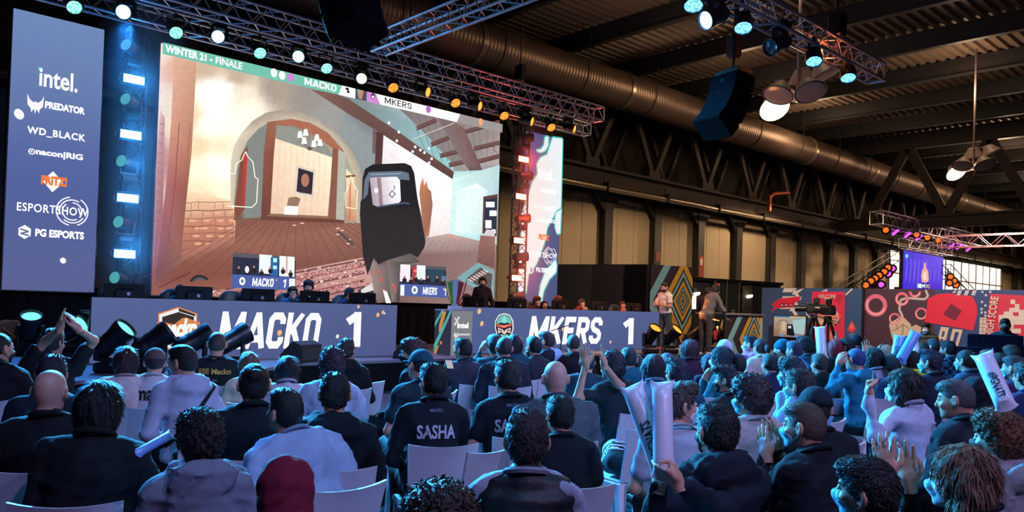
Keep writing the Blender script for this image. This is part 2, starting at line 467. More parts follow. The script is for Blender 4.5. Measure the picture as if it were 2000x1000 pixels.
# services under the roof
duct = thing('air_duct', 'big round galvanised air duct running under the roof', 'duct', (0, 18, 9.42))
md = mat('spiral_duct_metal', (150, 126, 112), .42, .7, var=.15, scale=2)
if True:
    nt = md.node_tree; b = nt.nodes['Principled BSDF']
    wv = nt.nodes.new('ShaderNodeTexWave'); wv.inputs['Scale'].default_value = 2.2; wv.bands_direction = 'X'
    tcn = nt.nodes.new('ShaderNodeTexCoord'); bp = nt.nodes.new('ShaderNodeBump'); bp.inputs['Strength'].default_value = .5; bp.inputs['Distance'].default_value = .02
    nt.links.new(tcn.outputs['Object'], wv.inputs[0]); nt.links.new(wv.outputs[1], bp.inputs['Height']); nt.links.new(bp.outputs[0], b.inputs['Normal'])
MB().tube((-10, 0, 0), (88, 0, 0), .65, n=40).build('duct_body', md, duct, smooth=True)
fl = MB().lathe([(.65, -.09), (.69, -.08), (.69, .08), (.65, .09)], 40, aim((0, 0, 0), (1, 0, 0))).mesh('collar', M_PIPE, True)
for i in range(14): link('collar', fl, duct, loc=(-6 + 6.9 * i, 0, 0))
hang = MB().path([(0, -.66 * math.cos(a), -.66 * math.sin(a)) for a in np.linspace(0, math.pi, 13)], .02).tube((0, -.66, 0), (0, -.66, 1.5), .015).tube((0, .66, 0), (0, .66, 1.5), .015).mesh('hanger_strap', M_DKSTEEL)
for i in range(20): link('hanger_strap', hang, duct, loc=(-3 + 3.7 * i, 0, 0))
pp = thing('wall_pipe', 'bright metal conduit pipe running along the back wall below the girder', 'pipe', (0, 18.75, 6.0))
MB().tube((-10, 0, 0), (88, 0, 0), .10, n=12).build('pipe', M_PIPE, pp, smooth=True)
MB().tube((-10, .22, .16), (88, .22, .16), .07, n=10).build('thin_pipe', M_PIPE, pp, smooth=True)
cl = MB().box((0, .1, .05), (.08, .5, .34)).tube((0, .1, .1), (0, .1, .5), .02).mesh('pipe_clamp', M_DKSTEEL)
for i in range(24): link('pipe_clamp', cl, pp, loc=(-4 + 3.7 * i, 0, 0))
MB().path([onY(1503, 412, 18.3), onY(1504, 385, 18.3), onY(1512, 379, 18.3), onY(1540, 377, 18.3)], .09, 10).build('red_pipe_bend', mat('copper_red_pipe', (190, 90, 60), .35, .5), smooth=True, label='short bent copper-red pipe standing above the wall conduit', cat='pipe')

def pendant(loc, top, label, k=1.):
    t = thing('pendant_lamp_cluster', label, 'lamp', loc, .5)
    met = mat('grey_pink_enamel', (150, 130, 128), .45, var=.05)
    MB().tube((0, 0, -.05), (0, 0, top - loc[2]), .035).build('pole', met, t)
    MB().box((0, 0, .06), (.3, .3, .14), bev=.04).build('hub', met, t)
    for i in range(5):
        a = math.radians(205 + i * 72)
        dx, dy = math.cos(a), math.sin(a); zz = .55 if i in (1, 2) else .05
        R = .55 * k
        on = i == 3
        ax_ = (.62, .36, .75) if on else (-.42 * dx + .12, -.42 * dy + .07, 1)
        Mx = np.array(aim((dx * R, dy * R, zz - (.12 if on else 0)), ax_))
        sh = MB().lathe([(.06, .30), (.14, .28), (.20, .18), (.34, -.02), (.335, -.03), (.19, .17), (.05, .26)], 24, Mx).build('lamp_shade', met, t, True)
        MB().tube((0, 0, zz + .1), (dx * R, dy * R, zz + .3), .02).build('arm', met, t)
        MB().lathe([(.0, -.045), (.2, -.04), (.30, -.025), (.30, .0), (.0, .01)], 24, Mx).build('lit_lens' if on else 'lens', glow('halogen_glow', (255, 222, 160), 30) if on else mat('frosted_lamp_glass', (170, 150, 140), .2, var=0), sh)
    return t
pendant(atd(1558, 196, 17), 11, 'cluster of five round lamp shades on a pole right of the hanging speakers, one lit')
pendant(atd(1901, 330, 27), 11, 'farther cluster of lamp shades on a long pole at the right edge, one lit')
for k_, (x0, y0) in enumerate(((1348, -60), (1432, -40))): pass

# ------------------------------------------------------------------ trusses
tube_m = mat('truss_aluminium', (205, 195, 205), .35, .75, var=.08, scale=15)
def truss(name, label, p0, p1, s=.29, seg=.5, m=None, group=None, up=(0, 0, 1)):
    m = m or tube_m
    p0 = Vector(p0); p1 = Vector(p1); L = (p1 - p0).length
    d = (p1 - p0).normalized(); u = Vector(up); n = u.cross(d).normalized(); u = d.cross(n)
    t = thing(name, label, 'truss', group=group)
    t.matrix_world = Matrix(((d.x, n.x, u.x, p0.x), (d.y, n.y, u.y, p0.y), (d.z, n.z, u.z, p0.z), (0, 0, 0, 1)))
    h = s / 2
    ch = MB().tube((0, 0, 0), (L, 0, 0), .026, n=8).mesh('chord', m, True)
    for a, b in ((-h, -h), (h, -h), (-h, h), (h, h)): link('chord', ch, t, loc=(0, a, b))
    k = max(1, round(L / seg)); st = L / k
    br = [MB().tube((0, 0, -h), (st / 2, 0, h), .011, n=5).mesh('brace', m), MB().tube((0, 0, h), (st / 2, 0, -h), .011, n=5).mesh('brace', m),
          MB().tube((0, -h, 0), (st / 2, h, 0), .011, n=5).mesh('brace', m), MB().tube((0, h, 0), (st / 2, -h, 0), .011, n=5).mesh('brace', m)]
    for i in range(2 * k):
        x = i * st / 2
        for side in (-h, h):
            link('brace', br[i % 2], t, loc=(x, side, 0)); link('brace', br[2 + i % 2], t, loc=(x, 0, side))
    en = MB()
    for a, b, c, e in ((-h, -h, h, -h), (h, -h, h, h), (h, h, -h, h), (-h, h, -h, -h)): en.tube((0, a, b), (0, c, e), .02, n=6)
    e0 = en.mesh('end_frame', m); link('end_frame', e0, t); link('end_frame', e0, t, loc=(L, 0, 0))
    return t
truss('front_truss', 'long upper lighting truss above the big screen', (1.2, 14.0, 6.85), (15.95, 14.0, 6.85), .36, .55)
truss('rear_truss', 'lower lighting truss holding the row of spotlights above the screens', (1.2, 15.1, 6.72), (16.7, 15.1, 6.72), .3, .5)
truss('house_truss', 'truss over the audience at upper right, lit orange near its end', (6.6, 5.9, 6.02), (14.2, 5.9, 6.02), .3, .42)
truss('cross_truss', 'short truss pointing at the stage, crossing above the big screen', (7.65, 12.0, 6.25), (7.65, 2.2, 6.25), .3, .42)
# chains carrying the trusses
M_CHAIN = mat('steel_chain', (90, 80, 85), .4, .8)
for (x, y, z), lb in (((12.6, 5.9, 6.15), 'hanging chain above the end of the upper right truss'), ((9.7, 14.0, 7.0), 'hoist chain above the middle of the long stage truss'), ((13.0, 14.0, 7.0), 'hoist chain above the right end of the long stage truss')):
    t = thing('hoist_chain', lb, 'chain', (x, y, z))
    MB().tube((0, 0, .45), (0, 0, 10.9 - z), .018).build('chain', M_CHAIN, t)
    MB().box((0, 0, .32), (.2, .26, .4), bev=.03).build('hoist_motor', M_BLACK, t)
    MB().path([(0, 0, .3), (0, 0, 0), (.1, 0, -.14)], .02).build('sling', M_CHAIN, t)

# ------------------------------------------------------------------ stage
STAGE = .57
stage = thing('stage', 'low black stage with blue-lit top in front of the seats', 'stage')
out = [(-4, 10.6), (4.6, 10.6), (6.2, 12.0), (15.2, 12.0), (16.9, 10.0), (21.2, 10.0), (21.2, 14.1), (19.0, 14.6), (19.0, 18.2), (-4, 18.2)]
MB().prism(out, STAGE - .05, STAGE).build('stage_deck', mat('grey_stage_carpet', (96, 98, 108), .6, var=.15, scale=5, bump=.1, bscale=150), stage)
sk = MB()
for (x0, y0), (x1, y1) in zip(out[:7], out[1:7]):
    L = math.hypot(x1 - x0, y1 - y0); n_ = max(2, int(L / .07)); V = []
    nx, ny = (y1 - y0) / L, -(x1 - x0) / L
    for i in range(n_ + 1):
        o_ = .012 * math.sin(i * 1.9) - .02
        px, py = x0 + (x1 - x0) * i / n_ + nx * o_, y0 + (y1 - y0) * i / n_ + ny * o_
        V += [(px, py, 0.01), (px, py, STAGE - .05)]
    sk.add(V, [(2 * i, 2 * i + 2, 2 * i + 3, 2 * i + 1) for i in range(n_)])
sk.build('skirt', M_MATT, stage, True)
for x0, x1, lb in ((2.4, 4.3, 'black drape hanging below the left sponsor screen'), (5.2, 17.0, 'long black drape hanging below the big screen behind the desks')):
    V = []; n_ = int((x1 - x0) / .06)
    for i in range(n_ + 1):
        x = x0 + (x1 - x0) * i / n_; V += [(x, 16.15 + .03 * math.sin(i * 1.3), STAGE), (x, 16.15 + .03 * math.sin(i * 1.3), 1.72)]
    MB().add(V, [(2 * i, 2 * i + 2, 2 * i + 3, 2 * i + 1) for i in range(n_)]).build('black_drape', M_MATT, smooth=True, label=lb, cat='curtain')
# floor strip of pale carpet tape between stage and seats
# side partition of the stage: boards and a curtain, then the patterned panel
pt = thing('partition_wall', 'grey and black partition boards right of the screens with a dark curtain', 'partition', (0, 0, 0))
pa, pb = np.array((18.49, 17.33)), np.array((19.1, 14.6))
def along(t): return pa + (pb - pa) * t
for i, (t0, t1, m_) in enumerate(((-.25, .30, mat('grey_board', (58, 58, 58), .7)), (.30, .72, mat('charcoal_board', (34, 36, 40), .7)), (.72, 1.0, mat('charcoal_board', (34, 36, 40), .7)))):
    a, b = along(t0), along(t1); c = (a + b) / 2; L = np.linalg.norm(b - a)
    MB().box((c[0] + .06, c[1], 1.79), (L - .01, .05, 2.42), math.atan2(b[1] - a[1], b[0] - a[0])).build('board', m_, pt)
V = []; n_ = 60
for i in range(n_ + 1):
    q = along(.74 + .26 * i / n_); V += [(q[0] - .05 + .03 * math.sin(i * 1.1), q[1], STAGE), (q[0] - .05 + .03 * math.sin(i * 1.1), q[1], 2.98)]
MB().add(V, [(2 * i, 2 * i + 2, 2 * i + 3, 2 * i + 1) for i in range(n_)]).build('curtain', M_MATT, pt, True)

# ------------------------------------------------------------------ patterned boards of the commentary corner
def diamond_art(P, W, H, cx, cy, big=1.):
    """nested chevron diamonds in amber, pale blue and charcoal on a W x H face (x right, y up)"""
    NAVY, CH, AM, PB, DV = (40, 36, 60), (52, 42, 46), (222, 165, 62), (136, 186, 196), (70, 62, 96)
    P.poly([(0, 0), (W, 0), (W, H), (0, H)], CH)
    def clipd(pts):
        o = pts
        for ax, lim, sg in ((0, 0, 1), (0, W, -1), (1, 0, 1), (1, H, -1)):
            r = []
            for i in range(len(o)):
                a, b = o[i - 1], o[i]
                ia, ib = sg * (a[ax] - lim) >= 0, sg * (b[ax] - lim) >= 0
                if ia != ib:
                    t = (lim - a[ax]) / (b[ax] - a[ax]); r.append((a[0] + (b[0] - a[0]) * t, a[1] + (b[1] - a[1]) * t))
                if ib: r.append(b)
            o = r
            if not o: return None
        return o
    def dia(r, col, asp=1.55):
        q = clipd([(cx - r, cy), (cx, cy - r * asp), (cx + r, cy), (cx, cy + r * asp)])
        if q: P.poly(q, col)
    for r, c in ((1.62, PB), (1.30, CH), (1.24, DV), (1.20, CH), (1.10, DV), (1.06, CH), (.90, AM), (.68, CH), (.62, PB), (.52, CH), (.44, AM), (.32, CH), (.28, PB), (.23, CH), (.18, AM), (.12, CH), (.09, PB), (.05, CH)):
        dia(r * big, c)
pn = thing('patterned_panel', 'tall board of nested amber and blue diamonds behind the man in white', 'panel', (19.12, 14.5, STAGE), math.atan2(-.31, 1.75))
MB().box((.89, .05, 1.215), (1.78, .08, 2.43)).build('board', M_BLACK, pn)
P = Picture(lambda x, y, l: (x, .008 - l, y)); diamond_art(P, 1.78, 2.43, 1.38, 1.35, .95); P.build('print', print_mat(), pn)
# ------------------------------------------------------------------ block capitals and LED screens
GLY = {'M': (.92, [[(.1, 0), (.1, 1)], [(.74, 0), (.74, 1)], [(.1, .96), (.42, .22), (.74, .96)]]), 'A': (.78, [[(.09, 0), (.37, 1)], [(.65, 0), (.37, 1)], [(.2, .27), (.54, .27)]]),
       'C': (.69, [[(.53, .68), (.53, .79), (.44, .9), (.2, .9), (.1, .79), (.1, .21), (.2, .1), (.44, .1), (.53, .21), (.53, .32)]]), 'K': (.71, [[(.1, 0), (.1, 1)], [(.57, 1), (.16, .44)], [(.27, .56), (.57, 0)]]),
       'O': (.68, [[(.2, .9), (.43, .9), (.53, .79), (.53, .21), (.43, .1), (.2, .1), (.1, .21), (.1, .79), 'c']]), 'E': (.64, [[(.1, 0), (.1, 1)], [(.1, .9), (.54, .9)], [(.1, .5), (.48, .5)], [(.1, .1), (.54, .1)]]),
       'R': (.70, [[(.1, 0), (.1, 1)], [(.1, .9), (.43, .9), (.53, .81), (.53, .58), (.43, .49), (.1, .49)], [(.31, .5), (.54, 0)]]),
       'S': (.68, [[(.53, .69), (.53, .79), (.43, .9), (.2, .9), (.1, .79), (.1, .66), (.2, .54), (.43, .46), (.53, .35), (.53, .21), (.43, .1), (.2, .1), (.1, .21), (.1, .31)]]), '1': (.42, [[(.32, 0), (.32, 1)], [(.32, .93), (.02, .71)]])}
def stroke_word(P, body, x0, x1, z0, z1, col, shear=.0, t=.2):
    """heavy capitals drawn into a picture between two corners"""
    tot = sum(GLY[ch][0] for ch in body) + shear; k = (x1 - x0) / tot; x = 0
    for ch in body:
        for st in GLY[ch][1]:
            cl = st[-1] == 'c'; pts = st[:-1] if cl else st
            P.stroke(pts, t, col, cl, lambda g, x=x: (x0 + (x + g[0] + shear * g[1]) * k, z0 + min(1, max(0, g[1])) * (z1 - z0)))
        x += GLY[ch][0]
SY = 16.0
NAVYL, WHT = (88, 108, 158), (250, 248, 252)
def led_case(parent, x0, x1, z0, z1, y=SY):
    MB().box(((x0 + x1) / 2, y + .09, (z0 + z1) / 2), (x1 - x0 + .04, .16, z1 - z0 + .04)).build('screen_case', M_BLACK, parent)
def fS(x, y, l): return onY(x, y, SY - .002 - l)          # photo position -> point on the screen plane
def fW(x, z, l): return (x, SY - .002 - l, z)               # metres on the screen plane

# --- left sponsor column
def sponsor_picture(x0, x1, z0, z1):
    P = Picture(fW)
    P.grid(x0, z0, x1, z1, 6, 16, lambda x, z: tuple(np.array((92, 100, 148)) * (1 - (z - z0) / (z1 - z0)) + np.array((112, 138, 186)) * ((z - z0) / (z1 - z0)) - np.array((14, 14, 4)) * math.exp(-((z - 3.6) / 1.3) ** 2)))
    return P
lw = glow('lit_white_lettering', (250, 250, 255), 1.25)
lo_ = glow('lit_orange_lettering', (235, 120, 60), 1.1)
lt = glow('lit_teal_dot', (90, 220, 200), 1.2)
LF = lambda x, z: frame((x, SY - .03, z), (1, 0, 0), (0, 0, 1))
def sponsor_logos(P, parent, dx, w):
    """sponsor marks stacked on one column; dx shifts the whole set"""
    A = lambda px, py: onY(px, py, SY) + np.array((dx, 0, 0))
    def T(body, x0, y0, x1, y1, h, **k):
        a, b = A(x0, y0), A(x1, y1); return text(body, LF((a[0] + b[0]) / 2, (a[2] + b[2]) / 2), b[0] - a[0], h, k.pop('m', lw), parent, **k)
    T('intel.', 76, 152, 151, 162, .34, bold=.02)
    q = A(79, 135); P.poly([(q[0] - .03, q[2] - .03), (q[0] + .03, q[2] - .03), (q[0] + .03, q[2] + .03), (q[0] - .03, q[2] + .03)], (90, 225, 200))
    T('PREDATOR', 87, 207, 165, 216, .13, bold=.05)
    q = A(69, 204); c = lambda *pts: [(q[0] + a * .01, q[2] + b * .01) for a, b in pts]
    P.poly(c((-13, 17), (-9, 8), (-3, 3), (0, 6), (3, 3), (9, 8), (13, 17), (12, -2), (7, -8), (6, -15), (2, -8), (0, -17), (-2, -8), (-6, -15), (-7, -8), (-12, -2)), WHT)
    T('WD_BLACK', 52, 257, 166, 269, .15, bold=.03, spacing=1.15)
    q = A(62, 296); P.ring(q[0], q[2], .035, .055, WHT); P.poly([(q[0] - .03, q[2]), (q[0] + .01, q[2] + .03), (q[0] + .01, q[2] - .02)], WHT)
    T('nacon|RIG', 69, 299, 161, 308, .14, bold=.04)
    q = A(103, 355); P.poly([(q[0], q[2] + .19), (q[0] + .17, q[2]), (q[0], q[2] - .19), (q[0] - .17, q[2])], (255, 250, 245))
    T('FRITZ!', 79, 352, 130, 356, .17, bold=.06, m=lo_, lift=.012)
    T('ESPORTSHOW', 32, 404, 171, 415, .15, bold=.015, spacing=1.1, lift=.012)
    q = A(141, 413)
    for r, a0, a1 in ((.27, 100, 260), (.27, -70, 60), (.22, 60, 200), (.22, 230, 330), (.17, -40, 90), (.17, 130, 300)):
        P.ring(q[0], q[2], r - .022, r, WHT, a0, a1)
    T('PG ESPORTS', 68, 454, 163, 461, .14, bold=.045)
    q = A(48, 453); hexa = [(q[0] + .11 * math.sin(k * math.pi / 3), q[2] + .125 * math.cos(k * math.pi / 3)) for k in range(6)]
    P.poly(hexa, WHT); P.line([(q[0] - .07, q[2] + .05), (q[0] + .06, q[2] + .01), (q[0] - .06, q[2] - .03), (q[0] + .07, q[2] - .06)], .025, (92, 108, 155))
s1 = thing('sponsor_screen', 'tall blue LED column of white sponsor logos at far left', 'screen')
led_case(s1, 2.73, 4.19, 1.63, 6.55)
P = sponsor_picture(2.73, 4.19, 1.63, 6.55)
sponsor_logos(P, s1, 0, 1.46)
for px, py, rx, ry in ((37, 223, .075, .095), (123, 509, .05, .055)):
    q = onY(px, py, SY); P.disc(q[0], q[2], rx, ry, (250, 248, 252), rot=.4)
P.build('picture', led_picture('sponsor_led', 1., .05, 30), s1)

# --- right sponsor column, white shapes with a turquoise rim running over the logos
s2 = thing('sponsor_screen', 'tall LED column right of the red lamps with white blobs over logos', 'screen')
led_case(s2, 15.15, 16.62, 1.63, 6.57)
P = Picture(fW); P.poly([(15.15, 1.63), (16.62, 1.63), (16.62, 6.57), (15.15, 6.57)], [(80, 90, 138), (76, 86, 130), (90, 100, 150), (74, 76, 132)])
def S2(pts): return [tuple(onY(980 + a * .4, 220 + b * .4, SY)[[0, 2]]) for a, b in pts]
TEAL = (70, 205, 190)
blob1 = [(248, 122), (296, 128), (288, 470), (262, 490), (222, 560), (206, 640), (168, 740), (128, 790), (118, 880), (92, 890), (70, 880), (82, 700), (100, 560), (96, 500), (128, 420), (150, 340), (176, 300), (172, 250), (190, 220), (222, 205)]
blob2 = [(212, 118), (228, 118), (226, 160), (212, 185), (190, 194), (168, 184), (190, 180), (206, 160)]
blob3 = [(268, 745), (264, 780), (232, 812), (204, 870), (194, 922), (180, 908), (190, 840), (216, 770), (262, 722)]
blob4 = [(262, 490), (290, 470), (284, 590), (270, 592), (260, 560)]
for bl in (blob1, blob2, blob3, blob4):
    q = np.array(S2(bl)); P.line([tuple(v) for v in q], .085, TEAL, True); P.poly([tuple(v) for v in q], (240, 245, 248))
dx2 = 15.15 - 2.73
sponsor_logos(P, s2, dx2 + .08, 1.46)
P.build('picture', led_picture('sponsor_led', 1., .05, 30), s2)

# --- the big screen: frame from a match, drawn flat
big = thing('big_screen', 'huge LED wall showing a first-person match view with an arch and gun sight', 'screen')
led_case(big, 5.21, 14.17, 1.61, 6.56)
P = Picture(fS)
ctrl = [(314, 100, (235, 215, 190)), (312, 200, (226, 205, 180)), (306, 320, (190, 130, 105)), (300, 450, (170, 100, 85)), (298, 560, (140, 75, 60)), (345, 130, (225, 165, 130)),
        (400, 130, (200, 170, 140)), (405, 170, (252, 244, 226)), (440, 175, (255, 250, 236)), (420, 215, (255, 252, 240)), (400, 240, (255, 246, 226)), (383, 232, (238, 200, 156)), (425, 250, (252, 240, 216)), (390, 285, (240, 202, 154)), (430, 285, (246, 216, 178)), (420, 318, (255, 246, 222)), (435, 340, (255, 244, 216)), (395, 330, (252, 232, 196)), (430, 368, (252, 232, 190)), (385, 375, (244, 214, 168)), (400, 400, (225, 180, 135)),
        (400, 140, (196, 168, 140)), (460, 150, (190, 164, 138)), (470, 190, (232, 216, 190)), (480, 215, (244, 232, 208)), (446, 232, (250, 238, 214)), (540, 170, (165, 148, 132)), (600, 190, (150, 140, 132)), (640, 230, (150, 148, 145)), (690, 260, (138, 146, 148)), (720, 300, (135, 145, 148)), (715, 230, (120, 125, 128)), (700, 380, (150, 140, 130)),
        (500, 500, (140, 85, 68)), (600, 500, (135, 82, 66)), (690, 500, (130, 80, 68)), (400, 560, (140, 75, 60))]
cx_ = np.array([c[:2] for c in ctrl], float); cc_ = np.array([c[2] for c in ctrl], float)
def idw(x, y):
    w = 1 / (((cx_ - (x, y)) ** 2).sum(1) + 40) ** 2.2
    return tuple((w[:, None] * cc_).sum(0) / w.sum())
# base laid out in metres so that it fills the panel
P.fn = lambda x, z, l: fW(x, z, l)
def toPx(x, z):
    d = np.array((x, SY, z)) - _E; w = d @ CF; return 1000 + FPX * (d @ CR) / w, PY - FPX * (d @ CU) / w
P.grid(5.21, 1.61, 14.17, 6.56, 64, 36, lambda x, z: idw(*toPx(x, z)))
P.fn = fS
BR = (128, 72, 56)
# left brick edge and timber post
P.poly([(313, 215), (322, 230), (318, 400), (300, 545), (298, 560), (304, 330)], [(220, 180, 160), (200, 130, 110), (165, 85, 70), (140, 70, 62), (150, 75, 65), (190, 130, 110)])
for i in range(16):
    y = 240 + i * 19; P.line([(311 - i * .7, y), (320 - i * .9, y + 4)], 1.2, (120, 60, 55))
P.poly([(340, 112), (384, 122), (374, 300), (366, 372), (352, 517), (303, 545), (325, 360), (334, 240)], [(222, 165, 130), (196, 150, 118), (176, 112, 84), (150, 84, 66), (140, 90, 80), (120, 62, 58), (176, 86, 66), (214, 140, 104)])
P.line([(350, 240), (342, 360), (322, 520)], 1.5, (130, 66, 54)); P.line([(372, 240), (360, 380), (340, 520)], 1.2, (150, 90, 70))
# stone plinth of the arch
P.poly([(367, 372), (452, 392), (458, 425), (457, 470), (352, 517), (360, 440)], [(240, 205, 160), (240, 200, 150), (200, 130, 100), (178, 110, 86), (150, 82, 66), (196, 122, 88)])
rs = random.Random(3)
for j in range(7):
    y = 395 + j * 15
    P.line([(363 - j * 1.4, y + 2), (385, y + rs.uniform(-2, 4)), (410, y + rs.uniform(-3, 3)), (436, y + rs.uniform(-3, 3)), (456, y - 1)], 1.3 + .7 * (j % 2), (150, 88, 66))
    for q in range(4):
        x = 372 + q * 22 + rs.uniform(-6, 6); P.line([(x, y), (x + rs.uniform(-2, 2), y + 13)], 1.1, (160, 96, 72))
        P.disc(x + 10, y + 6, 7, 2.2, (228, 160, 118))
P.poly([(356, 494), (457, 458), (459, 480), (352, 517)], [(180, 112, 90), (186, 120, 96), (150, 90, 76), (134, 76, 64)])
# arch ring and the room seen through it
outer = [(450, 402), (450, 339), (451, 315), (457, 285), (471, 261), (492, 237), (519, 220), (549, 214), (585, 219), (624, 234), (660, 261), (687, 294), (702, 324), (708, 348), (706, 440), (700, 440)]
inner = [(457, 400), (463, 330), (472, 300), (483, 276), (504, 252), (528, 237), (570, 232), (606, 240), (639, 258), (666, 285), (681, 315), (693, 345), (698, 440)]
P.poly(outer + inner[::-1], [(205, 190, 165)] * 5 + [(165, 148, 132)] * 11 + [(190, 175, 150)] * 13)
P.poly([(457, 430)] + inner + [(640, 432)], [(120, 84, 66)] + [(128, 132, 126)] * 9 + [(165, 160, 140)] * 4 + [(150, 96, 70)])
P.poly([(484, 278), (505, 254), (518, 250), (512, 424), (475, 427)], (126, 130, 126))
P.poly([(470, 305), (484, 285), (478, 408), (462, 428), (458, 410)], (136, 68, 50)); P.poly([(477, 300), (484, 296), (478, 400), (473, 402)], (186, 44, 40))
P.poly([(540, 236), (570, 232), (606, 240), (640, 259), (672, 296), (664, 300), (610, 262), (575, 246), (540, 246)], (170, 98, 66))
P.poly([(541, 244), (575, 250), (640, 285), (650, 306), (537, 270)], (140, 142, 132))
P.poly([(537, 270), (650, 308), (640, 422), (527, 417)], [(240, 205, 172), (245, 222, 185), (230, 196, 165), (222, 180, 150)])
for i in range(9): P.line([(548 + i * 11, 275 + i * 3.7), (538 + i * 11.6, 416)], .7, (214, 178, 146))
P.poly([(522, 238), (541, 236), (535, 300), (528, 418), (510, 426), (515, 300)], [(150, 88, 64), (160, 96, 70), (134, 72, 54), (118, 62, 50), (112, 60, 48), (140, 80, 60)])
P.poly([(650, 288), (661, 291), (656, 430), (641, 430)], (140, 84, 64)); P.poly([(661, 291), (675, 300), (672, 430), (656, 430)], (172, 172, 156))
P.poly([(676, 330), (692, 345), (697, 432), (676, 430)], [(244, 214, 170), (235, 200, 150), (200, 140, 90), (190, 120, 80)]); P.line([(676, 345), (694, 343)], 4, (140, 72, 50)); P.line([(684, 346), (683, 428)], 3, (200, 110, 70))
P.poly([(510, 422), (640, 427), (672, 430), (672, 436), (508, 430)], (110, 62, 50))
# chandelier
P.line([(604, 238), (604, 275)], 2.5, (170, 108, 80)); P.line([(586, 275), (597, 284), (606, 288), (616, 284), (624, 288)], 1.5, (120, 80, 60)); P.disc(605, 290, 5, 4, (120, 84, 66))
for x, y in ((586, 263), (597, 259), (594, 275), (613, 281), (619, 269), (625, 279)): P.poly([(x - 3, y - 7), (x + 3, y - 7), (x + 5.5, y + 6), (x - 5.5, y + 6)], (255, 246, 228))
# framed picture: plain brown portrait
P.poly([(580, 323), (615, 333), (612, 384), (576, 378)], (206, 190, 176)); P.poly([(583, 328), (612, 337), (609, 380), (579, 374)], (52, 44, 56))
P.disc(596, 352, 8, 13, (176, 112, 84)); P.poly([(584, 376), (590, 364), (603, 366), (608, 379)], (60, 48, 50))
P.poly([(556, 402), (583, 402), (581, 420), (555, 419)], (250, 238, 232)); P.poly([(560, 402), (564, 386), (578, 384), (587, 388), (582, 403)], (150, 112, 90))
# floor
P.poly([(352, 517), (458, 480), (460, 430), (508, 429), (672, 436), (706, 436), (716, 505), (740, 592), (296.5, 574.5), (306, 548)], [(140, 78, 62), (150, 92, 74), (140, 84, 68), (126, 72, 58), (140, 86, 70), (150, 96, 78), (130, 80, 68), (140, 86, 76), (150, 82, 66), (134, 70, 56)])
for i in range(20):
    x0 = 480 + i * 11; P.line([(x0, 432), (560 + (x0 - 575) * 3.0, 545)], .9, (112, 62, 52))
for x, y in ((575, 440), (590, 436), (660, 446), (668, 450), (682, 468), (680, 476), (660, 458)): P.disc(x, y, 4, 1.4, (225, 180, 150))
P.line([(660, 452), (690, 478)], 5, (84, 74, 74))
for a0, a1, r, c in ((195, 330, 20, (46, 42, 48)), (200, 320, 15, (88, 82, 88))): P.ring(390, 554, r - 5, r, c, a0, a1, sy=.85)
P.line([(310, 562), (372, 532)], 2, (96, 48, 42))
# rug
P.poly([(370, 576), (455, 562), (580, 528), (708, 503), (722, 520), (738, 592), (690, 590), (470, 582)], [(176, 110, 104), (188, 122, 114), (196, 140, 130), (206, 150, 140), (200, 146, 138), (196, 140, 134), (186, 120, 116), (176, 104, 98)])
for k in range(5):
    o_ = k * 13; P.line([(440 + o_ * 1.2, 566 + o_ * .35), (580 + o_ * .5, 532 + o_), (712, 507 + o_)], 1.8 if k % 2 else 3.2, (150, 66, 66) if k % 2 else (112, 70, 76))
for k in range(26):
    x = 582 + (k % 9) * 15 + (k // 9) * 4; y = 541 - (k % 9) * 3.2 + (k // 9) * 17; P.ring(x, y, 2.6, 4.3, (120, 52, 58), n=10, sy=.7); P.disc(x, y, 1.5, 1, (226, 190, 180), n=6)
_rug = [(380, 575), (455, 562), (580, 528), (708, 505), (720, 520), (734, 588), (690, 588), (470, 581)]
def _inside(x, y):
    c = False
    for (x0_, y0_), (x1_, y1_) in zip(_rug, _rug[1:] + _rug[:1]):
        if (y0_ > y) != (y1_ > y) and x < (x1_ - x0_) * (y - y0_) / (y1_ - y0_) + x0_: c = not c
    return c
for _ in range(420):
    x, y = rs.uniform(380, 735), rs.uniform(505, 590)
    if _inside(x, y) and not (453 < x < 579 and y < 569): P.disc(x, y, rs.uniform(1.2, 4.5), rs.uniform(.8, 2), rs.choice([(126, 48, 54), (110, 60, 66), (232, 202, 190), (222, 176, 164), (96, 62, 72), (170, 70, 74)]), n=7, rot=-.3, step=.1)
P.poly([(690, 592), (700, 565), (725, 555), (738, 592)], (70, 62, 64)); P.poly([(705, 566), (728, 552), (732, 566), (706, 574)], (206, 200, 196))
# sloping roof beam and the right-hand rooms
P.poly([(606, 174), (657, 183), (680, 193), (779, 258), (887, 336), (884, 350), (737, 256), (680, 222)], [(130, 92, 82), (120, 86, 80), (112, 78, 72), (108, 74, 70), (100, 66, 64), (92, 62, 60), (104, 70, 66), (112, 78, 72)])
P.poly([(657, 183), (690, 188), (790, 214), (822, 252), (885, 322), (887, 336), (779, 258), (680, 193)], [(112, 124, 128), (120, 134, 138), (150, 170, 172), (130, 172, 178), (130, 196, 200), (140, 190, 192), (130, 160, 164), (118, 128, 130)])
P.poly([(777, 210), (890, 236), (976, 250), (975, 322), (905, 325), (884, 318), (822, 252)], [(118, 108, 108), (140, 124, 120), (150, 132, 128), (176, 160, 158), (160, 148, 146), (130, 124, 122), (132, 120, 118)])
for i in range(12): P.line([(800 + i * 15, 222 + i * 2.5), (842 + i * 11, 320 - i * 1.5)], .8, (108, 96, 98))
for a, b in (((814, 250), (852, 234)), ((842, 282), (880, 267)), ((860, 304), (900, 294)), ((877, 322), (914, 314)), ((905, 258), (976, 238)), ((926, 290), (976, 278)), ((934, 315), (976, 304))):
    P.line([a, b], 8, (112, 76, 72)); P.line([(a[0], a[1] + 4), (b[0], b[1] + 4)], 2, (84, 54, 54))
